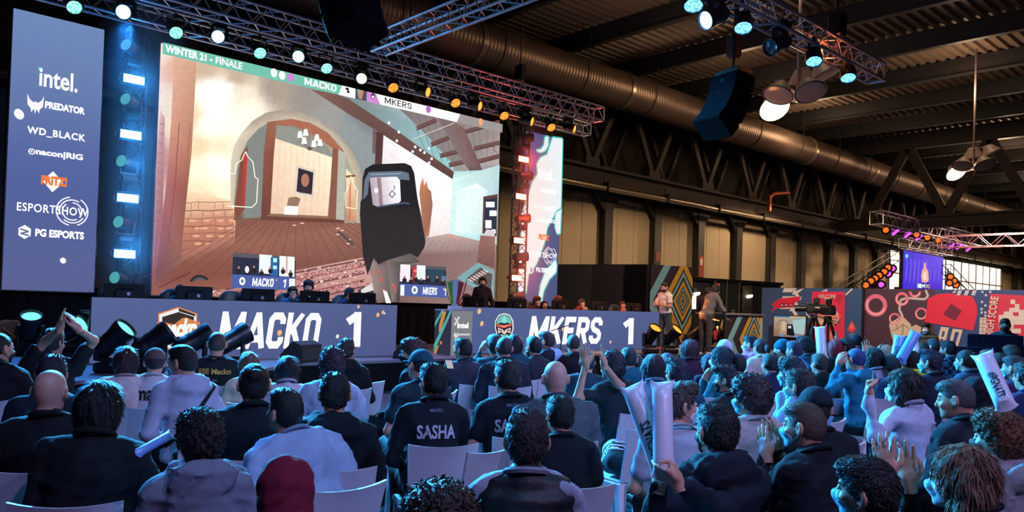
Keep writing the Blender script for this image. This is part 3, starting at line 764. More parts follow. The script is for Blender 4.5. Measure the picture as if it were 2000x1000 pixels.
P.poly([(852, 226), (890, 238), (906, 250), (942, 332), (920, 336), (905, 318)], [(120, 104, 106), (140, 116, 116), (126, 90, 88), (108, 76, 76), (90, 62, 64), (130, 104, 106)])
P.line([(806, 272), (888, 240)], 1, (226, 216, 212)); P.ring(974, 290, 8, 9.5, (110, 100, 100), 100, 260)
P.poly([(735, 256), (749, 262), (746, 324), (732, 324)], (88, 54, 54)); P.poly([(728, 252), (735, 256), (733, 300), (727, 300)], (112, 92, 92))
P.poly([(749, 264), (884, 350), (877, 458), (834, 464), (815, 388), (802, 330), (746, 322)], [(232, 222, 222), (240, 236, 238), (222, 212, 210), (226, 206, 200), (236, 228, 226), (230, 222, 224), (214, 206, 210)])
for x, y in ((779, 258), (775, 275), (811, 287), (806, 296), (821, 293), (829, 298), (843, 310), (838, 318), (838, 290), (760, 240)): P.disc(x, y, 2.6, 3, (250, 250, 255), n=8)
P.poly([(819, 378), (821, 360), (826, 346), (829, 362), (833, 354), (836, 368), (842, 374), (845, 400), (842, 425), (838, 462), (828, 462)], [(186, 112, 70), (206, 120, 70), (220, 130, 74), (206, 122, 72), (190, 116, 74), (176, 112, 76), (160, 104, 76), (150, 96, 74), (150, 96, 74), (190, 120, 90), (160, 100, 76)])
P.poly([(884, 350), (887, 334), (910, 334), (942, 332), (976, 322), (970, 478), (934, 470), (877, 456)], [(190, 226, 222), (150, 205, 206), (160, 205, 206), (150, 196, 200), (166, 200, 204), (170, 196, 200), (170, 214, 216), (196, 226, 222)])
P.poly([(892, 372), (930, 358), (952, 372), (946, 452), (925, 464), (888, 450)], [(206, 236, 230), (226, 236, 232), (206, 226, 226), (190, 214, 216), (176, 216, 216), (210, 236, 230)])
P.poly([(944, 384), (972, 379), (970, 462), (942, 456)], (96, 62, 60)); P.poly([(948, 390), (971, 386), (969, 456), (946, 452)], (46, 52, 72))
for x0, y0, x1, y1 in ((949, 394, 966, 405), (956, 411, 970, 422), (948, 430, 960, 446), (960, 448, 968, 456)): P.poly([(x0, y0), (x1, y0), (x1, y1), (x0, y1)], (225, 225, 230))
# right floor, cabinet, floor hatch
P.poly([(834, 464), (877, 456), (934, 471), (968, 492), (964, 596), (880, 593.2), (740, 589), (716, 505), (760, 492), (818, 486)], [(176, 146, 140), (190, 166, 160), (170, 140, 136), (150, 116, 112), (140, 104, 104), (142, 110, 110), (120, 84, 80), (120, 84, 78), (140, 112, 108), (160, 132, 128)])
for i in range(12): P.line([(838 + i * 10, 466 + i * 2), (790 + i * 15, 512 + i * 7)], .8, (136, 106, 104))
P.poly([(938, 460), (967, 458), (966, 524), (931, 512)], [(150, 98, 88), (156, 104, 96), (120, 76, 74), (128, 80, 74)]); P.poly([(944, 460), (950, 448), (966, 450), (966, 462)], (200, 190, 196)); P.disc(884, 462, 5, 3, (225, 130, 100))
P.poly([(892, 543), (934, 513), (965, 528), (964, 585), (926, 562)], (112, 160, 168)); P.poly([(910, 545), (938, 522), (962, 536), (958, 572), (930, 556)], (92, 82, 84))
for i in range(7): P.line([(914 + i * 5, 545 - i * 3), (924 + i * 5, 550 - i * 3)], 2.4, (214, 190, 180))
# gun and sight
P.poly([(722, 505), (742, 515), (760, 520), (782, 512), (780, 588), (738, 592), (728, 560)], [(150, 130, 124), (120, 104, 102), (110, 98, 98), (60, 56, 58), (40, 36, 40), (120, 100, 96), (150, 128, 120)])
P.poly([(755, 507), (803, 493), (820, 512), (786, 516), (779, 590), (765, 590)], [(120, 108, 108), (96, 88, 90), (84, 78, 80), (70, 64, 68), (50, 46, 50), (130, 116, 114)])
for q in ([(733, 532), (741, 524), (737, 536)], [(742, 548), (746, 536), (747, 552)], [(766, 556), (770, 552), (775, 575)], [(748, 560), (762, 586), (756, 592)]): P.poly(q, (226, 66, 60))
P.poly([(748, 566), (756, 570), (764, 592), (754, 592)], (250, 240, 236))
P.poly([(703, 420), (704, 395), (707, 388), (708, 348), (713, 330), (728, 321), (790, 318.5), (803, 324), (809, 338), (815, 385), (824, 432), (831, 472), (829, 483), (816, 503), (801, 495), (757, 508), (739, 517), (730, 503), (718, 538), (709, 500)],
       [(46, 42, 46)] * 4 + [(36, 33, 38)] * 6 + [(48, 44, 48)] * 10)
P.poly([(712, 352), (720, 336), (784, 334), (798, 338), (800, 352), (722, 346), (718, 380), (709, 390)], (96, 112, 132)); P.line([(724, 341), (783, 339)], 2, (130, 160, 180))
P.poly([(722, 347), (775, 345), (781, 352), (783, 392), (778, 397), (736, 403), (728, 400)], [(176, 156, 170), (226, 222, 234), (236, 236, 242), (230, 226, 232), (226, 220, 228), (200, 186, 196), (160, 140, 156)])
P.poly([(736, 347), (744, 347), (748, 401), (741, 402)], (150, 118, 130))
P.line([(760, 380), (766, 386), (772, 379), (766, 372)], 1.4, (40, 36, 50), True); P.line([(770, 362), (770, 370)], 1.5, (50, 46, 60)); P.disc(735, 372, 4, 5, (240, 240, 250))
P.line([(736, 404), (790, 396), (800, 398)], 3, (70, 90, 116))
# hologram outlines
GL = (255, 246, 205)
P.line([(446, 339), (459, 339), (461, 320), (473, 312), (476, 304), (480, 296), (484, 306), (494, 316), (498, 346), (504, 350), (501, 396), (492, 405), (442, 402)], 1.8, GL)
P.line([(676, 405), (674, 378), (682, 362), (685, 344), (691, 362), (698, 372), (696, 408)], 1.4, GL, True)
# pictures in picture
def pip(q, side):
    (ax, ay), (bx, by), (cx2, cy2), (dx_, dy_) = q
    def B(u, v): return (ax * (1 - u) * (1 - v) + bx * u * (1 - v) + cx2 * u * v + dx_ * (1 - u) * v, ay * (1 - u) * (1 - v) + by * u * (1 - v) + cy2 * u * v + dy_ * (1 - u) * v)
    R_ = lambda u0, v0, u1, v1, c: P.poly([B(u0, v0), B(u1, v0), B(u1, v1), B(u0, v1)], c)
    R_(0, 0, 1, 1, (90, 84, 96)); R_(0, .12, 1, .62, (44, 48, 72))
    if side == 0:
        R_(.42, 0, .62, .55, (214, 234, 238)); R_(.6, .05, .72, .6, (20, 100, 170)); R_(.64, .08, .7, .2, (150, 230, 250)); R_(.64, .3, .7, .4, (150, 230, 250)); R_(.74, 0, .98, .6, (250, 232, 220)); R_(.84, 0, .87, .5, (206, 160, 150))
    else:
        R_(0, 0, .22, .55, (230, 214, 222)); R_(.26, .05, .36, .55, (190, 40, 50)); R_(.3, .15, .36, .22, (255, 120, 110)); R_(.36, 0, .55, .45, (214, 224, 238)); R_(.6, .1, .95, .5, (40, 70, 92)); R_(.9, .3, 1, .5, (60, 120, 150))
    for u in (.1, .24, .34, .46, .6, .8, .92): x, y = B(u, .5 + .05 * math.sin(u * 30)); P.disc(x, y, 4.5, 5.5, (40, 36, 48)); P.disc(x, y - 6, 2.2, 3, (170, 110, 96))
    if side == 0: x, y = B(.23, .46); P.disc(x, y, 4, 7, (230, 226, 220))
    R_(0, .62, 1, 1, (70, 92, 168)); R_(.02 if side else .9, .66, .1 if side else .99, 1, (236, 236, 246))
    x, y = B(.16 if side == 0 else .32, .80); P.disc(x, y, 6, 8, (240, 240, 246)); P.disc(x, y, 3, 4, (110, 120, 160))
    for u in (.7, .94): x, y = B(u, .72); P.disc(x, y, 1.5, 1.8, (240, 170, 120), n=6)
    return B
pip_q = [[(455, 493), (578, 502), (577, 567), (453, 562)], [(782, 516), (871, 521), (873, 582), (780, 577)]]
pb_ = [pip(pip_q[0], 0), pip(pip_q[1], 1)]
# score strip along the top
TE = (92, 186, 160)
za, zb = 6.555, 6.325
P.fn = lambda x, z, l: fW(x, z, l)
X = lambda px, py=150: float(onY(px, py, SY)[0])
P.poly([(5.215, zb), (X(672), zb), (X(676), za), (5.215, za)], TE)
P.poly([(X(657, 175), zb), (X(690, 178), zb), (X(692, 172), za), (X(664, 166), za)], (236, 240, 238))
P.poly([(X(690, 178), zb), (X(712, 186), zb), (X(712, 176), za), (X(690, 172), za)], (70, 74, 104))
P.poly([(X(696, 178), zb + .02), (X(703, 186), zb + .02), (X(706, 176), za), (X(693, 172), za)], [(60, 160, 100), (220, 80, 80), (230, 90, 90), (70, 180, 110)])
P.poly([(X(712, 186), zb), (X(738, 195), zb), (X(730, 180), za), (X(712, 176), za)], (206, 120, 206))
P.poly([(X(738, 195), zb), (X(888, 232), zb), (X(894, 224), za), (X(730, 180), za)], (250, 244, 240))
P.poly([(X(888, 232), zb), (14.165, zb), (14.165, za), (X(894, 224), za)], (150, 140, 140))
for px, py, c in ((531, 144, WHT), (547, 149, WHT), (564, 153, (206, 110, 210)), (832, 215, (170, 90, 206)), (934, 239, (240, 150, 90))):
    q = onY(px, py, SY); P.disc(q[0], q[2], .075, .095, c)
q = onY(724, 189, SY); P.disc(q[0], q[2], .06, .07, (60, 60, 80)); P.disc(q[0], q[2] - .02, .035, .03, (235, 235, 240))
q = onY(675, 178, SY); P.disc(q[0] - .02, q[2] + .03, .05, .03, (30, 30, 34)); P.disc(q[0] + .01, q[2] - .03, .035, .035, (30, 30, 34))
_c = np.array(P.c)[:, :3]; _l = _c @ np.array((.3, .59, .11)); _c = _l[:, None] + (_c - _l[:, None]) * .82
P.c = [(*v, 1) for v in np.clip(_c * (1.06 + .18 * np.minimum(_l, .8))[:, None], 0, 1)]
P.build('picture', led_picture('match_view_led', 1.1, .08, 9), big)
dk = glow('dark_lettering', (40, 30, 34), 1)
def strip_text(body, x0, y0, x1, y1, h, m_, **k):
    a, b = onY(x0, y0, SY), onY(x1, y1, SY); text(body, frame(((a[0] + b[0]) / 2, SY - .135, 6.44), (1, 0, 0), (0, 0, 1)), b[0] - a[0], h, m_, big, **k)
strip_text('WINTER 21 -', 318, 95, 410, 117, .15, lw, bold=.04)
strip_text('FINALE', 416, 120, 468, 132, .14, lw, bold=.02)
def lit_word(*a):
    P = Picture(lambda x, z, l: (x, SY - .135 - l, z)); stroke_word(P, *a); P.build('lettering', led_picture('strip_letters', 1.1, .02, 30), big)
lit_word('MACKO', X(589, 160), X(652, 174), 6.365, 6.52, WHT)
lit_word('MKERS', X(745, 198), X(799, 210), 6.365, 6.52, (40, 30, 34), 0., .13)
for B, t1, u0, u1 in ((pb_[0], 'MACKO', .27, .62), (pb_[1], 'MKERS', .42, .74)):
    for body, a, b in ((t1, u0, u1), ('1', u1 + .13, u1 + .19)):
        p, q = onY(*B(a, .93), SY), onY(*B(b, .69), SY); lit_word(body, p[0], q[0], p[2], q[2], WHT, .12)

# ------------------------------------------------------------------ player desks with LED fronts
DY = 13.0
def desk(label, x0, x1, team, tx, one, seed):
    t = thing('player_desk', label, 'desk', (x0, DY, STAGE))
    W = x1 - x0
    MB().box((W / 2, .05, .5), (W, .09, 1.0)).build('led_front', M_BLACK, t)
    MB().box((W / 2, .5, .76), (W - .1, .8, .04), bev=.01).build('table_top', M_BLACK, t)
    for xx in (.2, W / 2, W - .2): MB().box((xx, .8, .37), (.06, .06, .74)).build('leg', M_BLACK, t)
    P = Picture(lambda x, y, l: (x, -l - .001, y))
    P.grid(0, 0, W, 1, 8, 3, lambda x, y: (82 + 8 * y, 98 + 8 * y - 5 * x / W, 150 + 6 * y - 8 * x / W))
    r = random.Random(seed)
    return t, P, W
def DP(px, py, x0): q = onY(px, py, DY); return q[0] - x0, q[2] - STAGE
def desk_text(t, body, x0, a, b, c, d, **k):
    """fit into the box from photo corner (a, b) to (c, d) on the desk front"""
    p, q = DP(a, b, x0), DP(c, d, x0)
    text(body, frame(((p[0] + q[0]) / 2, -.02, (p[1] + q[1]) / 2), (1, 0, 0), (0, 0, 1)), q[0] - p[0], p[1] - q[1], lw, t, lift=.03, **k)
def big_letters(t, body, x0, a, b, c, d, shear=.17):
    """heavy slanted capitals on the desk front, between two photo corners"""
    p, q = DP(a, b, x0), DP(c, d, x0); w = q[0] - p[0]; h = p[1] - q[1]
    tot = sum(GLY[ch][0] for ch in body) + shear; k = w / tot; x = 0
    P = Picture(lambda u, v, l: (u, -.034 - l, v))
    for ch in body:
        for st in GLY[ch][1]:
            cl = st[-1] == 'c'; pts = st[:-1] if cl else st
            P.stroke(pts, .2 if ch != '1' else .22, WHT, cl, lambda g, x=x: (p[0] + (x + g[0] + shear * g[1]) * k, q[1] + min(1, max(0, g[1])) * h))
        x += GLY[ch][0]
    P.build('lettering', led_picture('desk_letters', 1.15, .02, 30), t)
x0 = 3.38
d1, P, W = desk('left player desk with blue LED front and shield emblem', x0, 8.93, 0, 0, 0, 1)
for px, py, r, c in ((700, 599, .035, 1), (738, 615, .045, 1), (748, 610, .04, 1), (751, 612, .02, 0), (659, 657, .04, 0), (577, 698, .035, 0), (546, 650, .055, 1), (672, 597, .0, 1)):
    if r: x, y = DP(px, py, x0); P.disc(x, y, r * .8, r, (250, 190, 130) if c else (250, 246, 244), rot=-.4)
# shield emblem
def E1(pts): return [DP(160 + a / 5.557, 540 + b / 5.557, x0) for a, b in pts]
OR, DKB = (226, 140, 84), (60, 52, 52)
P.poly(E1([(1045, 330), (1252, 402), (1250, 560), (1215, 660), (1120, 760), (1000, 830), (890, 760), (830, 660), (826, 400)]), OR)
P.poly(E1([(1045, 345), (1240, 412), (1236, 560), (1200, 655), (1110, 745), (1000, 812), (900, 745), (842, 650), (838, 412)]), WHT)
P.poly(E1([(1048, 385), (1215, 438), (1212, 560), (1180, 640), (1100, 720), (1000, 780), (920, 720), (872, 640), (870, 440)]), DKB)
P.poly(E1([(1048, 345), (1230, 410), (1230, 435), (1050, 378)]), DKB)
P.poly(E1([(890, 730), (1000, 650), (1110, 610), (1230, 600), (1160, 640), (1040, 680), (930, 770)]), WHT)
P.poly(E1([(818, 490), (840, 484), (1000, 520), (1090, 450), (1130, 445), (1240, 490), (1280, 490), (1278, 525), (1245, 530), (1236, 600), (1100, 640), (860, 660), (816, 600)]), OR)
P.build('picture', led_picture('desk_led', .92, .05, 30), d1)
a, b = DP(307, 648, x0), DP(382, 634, x0)
text('macko', frame(((a[0] + b[0]) / 2, -.05, (a[1] + b[1]) / 2), (1, 0, .06), (0, 0, 1)), b[0] - a[0], .3, lw, d1, bold=.05, shear=.25, lift=.02)
desk_text(d1, 'EST', x0, 352, 660, 366, 666, bold=.03)
big_letters(d1, 'MACKO', x0, 424, 608, 628, 679); big_letters(d1, '1', x0, 677, 609, 701, 677, 0.)
x0 = 10.42
d2, P, W = desk('right player desk with blue LED front and turquoise head emblem', x0, 17.68, 0, 0, 0, 2)
for px, py, r, c in ((936, 608, .065, 1), (941, 632, .06, 1), (1016, 663, .05, 1), (1099, 643, .05, 1), (1192, 668, .045, 1), (910, 618, .03, 0)):
    x, y = DP(px, py, x0); P.disc(x, y, r * .8, r, (250, 196, 140) if c else (250, 246, 244), rot=-.4)
def E2(pts): return [DP(740 + a / 5.557, 540 + b / 5.557, x0) for a, b in pts]
P.poly(E2([(1360, 398), (1420, 415), (1458, 480), (1462, 570), (1440, 640), (1400, 690), (1360, 700), (1320, 690), (1280, 640), (1258, 560), (1262, 480), (1300, 415)]), WHT)
P.poly(E2([(1360, 410), (1412, 425), (1446, 485), (1450, 570), (1430, 635), (1395, 680), (1360, 690), (1325, 680), (1290, 635), (1268, 560), (1272, 485), (1308, 425)]), (44, 40, 52))
P.poly(E2([(1360, 415), (1405, 430), (1440, 485), (1440, 520), (1400, 500), (1360, 510), (1320, 500), (1280, 520), (1280, 485), (1315, 430)]), (112, 206, 196))
P.poly(E2([(1345, 440), (1375, 440), (1390, 490), (1360, 505), (1330, 490)]), (150, 230, 220))
P.poly(E2([(1278, 515), (1360, 530), (1440, 505), (1440, 535), (1360, 560), (1280, 545)]), (226, 96, 84)); P.poly(E2([(1310, 525), (1360, 540), (1410, 522), (1360, 552)]), (250, 200, 160))
P.poly(E2([(1290, 555), (1345, 575), (1360, 600), (1375, 575), (1432, 555), (1425, 620), (1395, 600), (1360, 630), (1325, 600), (1295, 620)]), (244, 214, 206))
P.poly(E2([(1300, 572), (1340, 585), (1335, 595), (1305, 588)]), (70, 90, 110)); P.poly(E2([(1385, 585), (1425, 572), (1420, 588), (1390, 595)]), (70, 90, 110))
P.poly(E2([(1320, 625), (1360, 635), (1400, 625), (1395, 665), (1360, 685), (1325, 665)]), (120, 206, 190))
P.build('picture', led_picture('desk_led', .92, .05, 30), d2)
big_letters(d2, 'MKERS', x0, 1030, 617, 1177, 671); big_letters(d2, '1', x0, 1217, 621, 1234, 672, 0.)

# gaming monitors on the desks, seen from behind
mon_m = mat('glossy_black_plastic', (26, 24, 24), .18, .1, var=.1)
mback = MB().box((0, 0, .2), (.62, .035, .36), bev=.012).box((0, -.035, .2), (.3, .05, .2), bev=.03).mesh('monitor_back', mon_m)
mstand = MB().box((0, .03, .05), (.06, .05, .2)).box((0, .03, -.056), (.26, .2, .015), bev=.005).mesh('stand', mon_m)
mface = MB().box((0, .02, .2), (.59, .006, .33)).mesh('monitor_screen', glow('monitor_light', (150, 150, 160), .6))
mlogo = MB().lathe([(.03, 0), (.03, .004)], 10, np.array(frame((.05, -.062, .22), (1, 0, 0), (0, 0, 1)))).mesh('badge', mat('silver_badge', (170, 170, 190), .3, .8))
where = [(243, 556, 'left end of the left desk'), (380, 561, 'second on the left desk, beside the hooded player'), (505, 567, 'middle of the left desk, below the inset picture'), (615, 572, 'left desk, before the dark-haired coach'), (708, 577, 'right end of the left desk'),
         (925, 583, 'left end of the right desk by the jacket man'), (1010, 588, 'right desk, second from the trophy'), (1095, 584, 'right desk, middle one'), (1170, 593, 'right desk, right of the bearded player'), (1238, 598, 'right end of the right desk')]
for px, py, lb in where:
    p = onY(px, py, DY + .45)
    t = thing('monitor', 'black monitor seen from behind, ' + lb, 'monitor', (p[0], DY + .45, STAGE + .78 + .065), 0, 'gaming monitors on the desks')
    link('monitor_back', mback, t); link('stand', mstand, t); link('monitor_screen', mface, t); link('badge', mlogo, t)

# ------------------------------------------------------------------ trophy on its plinth
PX, PYY = 10.02, 12.62
pl = thing('trophy_plinth', 'square plinth with sponsor prints below the trophy', 'plinth', (PX, PYY, STAGE))
MB().box((.28, .28, .46), (.56, .56, .92), bev=.008).build('block', mat('dark_blue_board', (44, 46, 70), .5), pl)
MB().box((.28, .28, .93), (.58, .58, .02)).build('edge_top', mat('pale_edge_trim', (200, 205, 220), .4), pl)
P = Picture(lambda x, y, l: (-.001 - l, .56 - x, y))
P.poly([(0, 0), (.56, 0), (.56, .92), (0, .92)], (58, 60, 88))
for pts, c in (([(0, .55), (.3, .92), (.22, .92), (0, .66)], (90, 190, 190)), ([(.15, .45), (.22, .5), (.38, .9), (.26, .9), (.15, .6)], (230, 165, 80)), ([(0, .02), (.5, .8), (.56, .92), (.5, .92), (0, .2)], (100, 200, 200)), ([(0, .0), (.08, 0), (.18, .2), (.1, .16)], (230, 165, 80)), ([(.2, .22), (.26, .2), (.27, .27), (.21, .28)], (230, 165, 80))): P.poly(pts, c)
P.build('print', led_picture('plinth_led', .7, .05, 30), pl)
P = Picture(lambda x, y, l: (x, -.001 - l, y))
P.poly([(0, 0), (.56, 0), (.56, .92), (0, .92)], (150, 152, 158))
P.line([(.08, .62), (.2, .8)], .05, WHT); P.line([(.08, .78), (.18, .66)], .03, WHT)
P.poly([(.06, .42), (.1, .48), (.14, .44), (.18, .48), (.2, .40), (.12, .34)], WHT); P.line([(.2, .43), (.5, .43)], .035, WHT)
P.ring(.1, .17, .02, .04, WHT)
P.build('print', led_picture('plinth_led', .7, .05, 30), pl)
text('intel', frame((.3, -.005, .62), (1, 0, 0), (0, 0, 1)), .3, .12, lw, pl, bold=.04)
text('WD_BLACK', frame((.3, -.005, .29), (1, 0, 0), (0, 0, 1)), .42, .06, lw, pl, bold=.02)
text('nacon', frame((.3, -.005, .17), (1, 0, 0), (0, 0, 1)), .28, .06, lw, pl, bold=.03)
tr = thing('trophy', 'flared metal trophy with green, white and red panels on the plinth', 'trophy', (PX + .3, PYY + .28, STAGE + .94), -.78)
MB().box((0, 0, .04), (.28, .2, .08), bev=.01).build('base', mat('white_marble_base', (225, 222, 218), .3), tr)
FR = np.array(frame((0, 0, 0), (1, 0, 0), (0, 0, 1)))
MB().prism([(-.06, .08), (.06, .08), (.13, .55), (.17, .58), (0, .64), (-.17, .58), (-.13, .55)], -.045, .045, FR).build('cup_body', mat('polished_silver', (225, 225, 228), .3, .35), tr)
for a, b, c in ((-.17, -.07, (120, 190, 70)), (-.05, .05, (240, 236, 232)), (.07, .17, (200, 60, 50))):
    MB().prism([(a * .4, .12), (b * .4, .12), (b, .6 if abs(b) < .1 else .57), (a, .6 if abs(a) < .1 else .57)], .047, .056, FR).build('colour_panel', mat('trophy_enamel', c, .3), tr)
    MB().prism([(a * .4, .12), (b * .4, .12), (b, .6 if abs(b) < .1 else .57), (a, .6 if abs(a) < .1 else .57)], -.056, -.047, FR).build('colour_panel', mat('trophy_enamel', c, .3), tr)
for s in (-1, 1):
    MB().path([(s * .07, 0, .10), (s * .16, 0, .3), (s * .23, 0, .62)], .012, 6).build('wing', mat('lime_metal', (170, 200, 70) if s < 0 else (200, 80, 60), .25, .6), tr)
MB().prism([(0, .60), (-.05, .55), (-.05, .3), (0, .24), (.05, .3), (.05, .55)], .057, .066, FR).build('shield_plate', mat('white_enamel', (240, 240, 240), .3), tr)
# ------------------------------------------------------------------ lighting fixtures
M_FIX = mat('fixture_black', (24, 24, 28), .35, .1, var=.1)
def honey(rgb, s):
    """lens of many small LED eyes"""
    key = ('honey', rgb, s)
    if key in _M: return _M[key]
    m = bpy.data.materials.new('led_honeycomb_lens'); m.use_nodes = True
    nt = m.node_tree; b = nt.nodes['Principled BSDF']; b.inputs['Base Color'].default_value = (.05, .05, .05, 1)
    t = nt.nodes.new('ShaderNodeTexCoord'); v = nt.nodes.new('ShaderNodeTexVoronoi'); v.inputs['Scale'].default_value = 26
    r = nt.nodes.new('ShaderNodeMapRange'); r.inputs[1].default_value = .2; r.inputs[2].default_value = .75; r.inputs[3].default_value = s * 1.25; r.inputs[4].default_value = s * .3
    nt.links.new(t.outputs['Object'], v.inputs[0]); nt.links.new(v.outputs[0], r.inputs[0])
    b.inputs['Emission Color'].default_value = (*lin(rgb), 1); nt.links.new(r.outputs[0], b.inputs['Emission Strength'])
    _M[key] = m
    return m
_fx = {}
def moving_head(label, loc, d, lens, group=None, s=1., hang=True, rz=0.):
    """base, yoke and a barrel turned towards d (direction in world)"""
    t = thing('moving_head_light', label, 'stage light', loc, rz, group)
    if hang: t.scale = (s, s, s)
    else: t.scale = (s, s, s)
    sg = -1 if hang else 1
    k = ('base', sg)
    if k not in _fx:
        _fx[k] = MB().box((0, 0, sg * .07), (.36, .30, .14), bev=.03).box((0, 0, sg * .145), (.2, .2, .02)).mesh('base', M_FIX)
        y = MB().box((0, 0, sg * .18), (.34, .12, .05), bev=.01)
        for q in (-1, 1): y.box((q * .18, 0, sg * .33), (.05, .13, .34), bev=.015); y.tube((q * .16, 0, sg * .42), (q * .21, 0, sg * .42), .05, n=12)
        _fx[('yoke', sg)] = y.mesh('yoke', M_FIX)
        _fx['barrel'] = MB().lathe([(.0, -.24), (.09, -.24), (.125, -.19), (.14, -.06), (.135, -.05), (.145, .0), (.14, .05), (.15, .14), (.165, .2), (.165, .29), (.15, .29), (.14, .25)], 22).mesh('barrel', M_FIX, True)
    link('base', _fx[k], t); link('yoke', _fx[('yoke', sg)], t)
    q = Matrix.Rotation(-rz, 4, 'Z') @ aim((0, 0, 0), d)
    q.translation = (0, 0, sg * .42)
    b = link('barrel', _fx['barrel'], t); b.matrix_local = q
    k = ('lens', lens.name)
    if k not in _fx: _fx[k] = MB().lathe([(0.0, .262), (.1, .262), (.138, .255), (.138, .24)], 20).mesh('lens', lens, True)
    link('lens', _fx[k], b)
    return t
def par_can(label, loc, d, lens, group=None):
    t = thing('par_light', label, 'stage light', loc, 0, group)
    if 'par' not in _fx:
        _fx['par'] = MB().lathe([(.0, -.16), (.07, -.16), (.12, -.1), (.13, .0), (.13, .12), (.12, .12), (.115, .09)], 20).mesh('can', M_FIX, True)
        y = MB()
        for q in (-1, 1): y.box((q * .15, 0, -.1), (.015, .04, .24)); y.tube((q * .125, 0, -.2), (q * .165, 0, -.2), .02, n=8)
        y.box((0, 0, .015), (.31, .04, .015)).box((0, 0, .06), (.05, .06, .1))
        _fx['paryoke'] = y.mesh('yoke', M_FIX)
    link('yoke', _fx['paryoke'], t)
    b = link('can', _fx['par'], t); q = aim((0, 0, 0), d); q.translation = (0, 0, -.2); b.matrix_local = q
    k = ('parlens', lens.name)
    if k not in _fx: _fx[k] = MB().lathe([(0.0, .11), (.08, .112), (.118, .1)], 20).mesh('lens', lens, True)
    link('lens', _fx[k], b)
    return t
H_CY, H_AM, H_BL = honey((140, 255, 225), 2.2), honey((255, 150, 50), 2.0), honey((110, 200, 255), 3.0)
G_WH, G_AM, G_CY, G_OFF = glow('white_beam_lens', (120, 190, 255), 8), glow('amber_beam_lens', (255, 140, 50), 2.5), glow('cyan_beam_lens', (130, 240, 235), 1.2), mat('dark_lens_glass', (70, 80, 90), .1)
for l_, n_ in ((G_WH, 'w'), (G_AM, 'a'), (G_CY, 'c')): pass
grp = 'lights on the truss above the screens'
row = [(145, 12, 'par', H_CY, 'green-white round spotlight above the left sponsor screen'), (253, 33, 'mh', glow('dazzling_blue_lens', (110, 190, 255), 45), 'dazzling white-blue beam light at the top of the left lamp tower'), (344, 62, 'par', H_CY, 'green-white round spotlight over the left corner of the big screen'),
       (435, 80, 'mh', G_WH, 'small white beam light, second from the big screen left corner'), (508, 102, 'par', H_CY, 'green-white round spotlight over the word in the top strip'), (590, 118, 'mh', G_WH, 'blue-white beam light, fourth from the big screen left corner'),
       (638, 132, 'par', H_CY, 'rightmost of the green-white round spotlights on the stage truss'), (712, 160, 'mh', glow('warm_white_lens', (235, 235, 215), 1.6), 'whitish moving light pointing down between green and amber lamps'), (768, 170, 'par', H_AM, 'leftmost amber round spotlight on the stage truss'),
       (828, 183, 'mh', G_AM, 'first amber moving light right of the leftmost amber spotlight'), (890, 200, 'par', H_AM, 'second amber round spotlight on the stage truss'), (930, 210, 'mh', G_AM, 'second amber moving light on the stage truss'),
       (985, 225, 'par', H_AM, 'third amber round spotlight, over the right corner of the big screen'), (1032, 240, 'mh', G_AM, 'amber moving light above the right lamp tower'), (1077, 248, 'par', H_AM, 'last amber round spotlight at the right end of the truss'), (1115, 255, 'mh', G_AM, 'last moving light at the right truss end, edge lit turquoise')]
for px, py, kd, ln, lb in row:
    p = onY(px, py, 14.85)
    if kd == 'par': par_can(lb, (p[0], 14.9, p[2] + .24), (-.15 - .02 * (p[0] - 9), -.75, -.65), ln, grp)
    else: moving_head(lb, (p[0] - .03, 14.95, p[2] + .42), (-.45 if p[0] < 9.5 else .35, -.85, -.25), ln, grp, .8)
grp = 'lights on the truss over the audience'
for px, py, kd, ln, lb in ((1348, 12, 'par', H_BL, 'blue round spotlight left of the upper right truss'), (1385, 42, 'mh', G_WH, 'tilted moving light left of the upper right truss'), (1445, 55, 'par', H_BL, 'blue round spotlight above the hanging speakers'), (1510, 95, 'mh', G_OFF, 'large tilted moving light under the middle of the upper right truss'),
                           (1583, 120, 'par', H_BL, 'blue round spotlight right of the lamp pole'), (1650, 152, 'par', H_BL, 'blue round spotlight at the right end of the upper right truss')):
    p = onY(px, py, 5.9)
    if kd == 'par': par_can(lb, (p[0], 5.85, p[2] + .27), (-.35, -.25, -.85), ln, grp)
    else: moving_head(lb, (p[0] + .1, 5.85, p[2] + .42), (-.9, .2, -.45), ln, grp, .8)
# lamp towers either side of the big screen
def tower(x, y, col, lcol, label, strobes, heads, lens, hd, g):
    truss('lamp_tower', label, (x, y, STAGE), (x, y, 6.6), .3, .5, mat('black_truss_tube', (40, 38, 44), .4, .6), None, (0, 1, 0))
    for i, (px, py) in enumerate(strobes):
        p = onY(px, py, y - .25)
        t = thing('strobe_panel', 'glowing %s light bar, %s on its lamp tower' % (lcol, ('topmost', 'second from top', 'second lowest', 'lowest')[i]), 'stage light', (p[0], y - .24, p[2]), 0, g + ' light bars')
        MB().box((0, .05, 0), (.44, .1, .22), bev=.02).build('housing', M_FIX, t)
        MB().box((0, -.005, 0), (.36, .012, .145)).build('lit_face', glow('strobe_face_' + lcol, col, 14.0), t)
        for s in (-1, 1): MB().box((s * .23, .08, 0), (.02, .12, .08)).build('bracket', M_FIX, t)
        lamp('strobe_light', 'SPOT', (p[0], y - .30, p[2]), 60, [c * c for c in np.array(lcol == 'blue' and (.15, .6, 1) or (1, .2, .12))], (p[0], y - 3, p[2] - .3), .1, 170, .5, t)
    for i, (px, py) in enumerate(heads):
        p = onY(px, py, y - .3)
        t = moving_head('%s moving light on the %s lamp tower' % (('topmost', 'second from top', 'middle', 'second lowest', 'lowest')[i], lcol), (p[0], y - .2, p[2] - .32), hd, lens, g + ' moving lights', .78, False)
BLs, RDs = (90, 175, 255), (255, 110, 80)
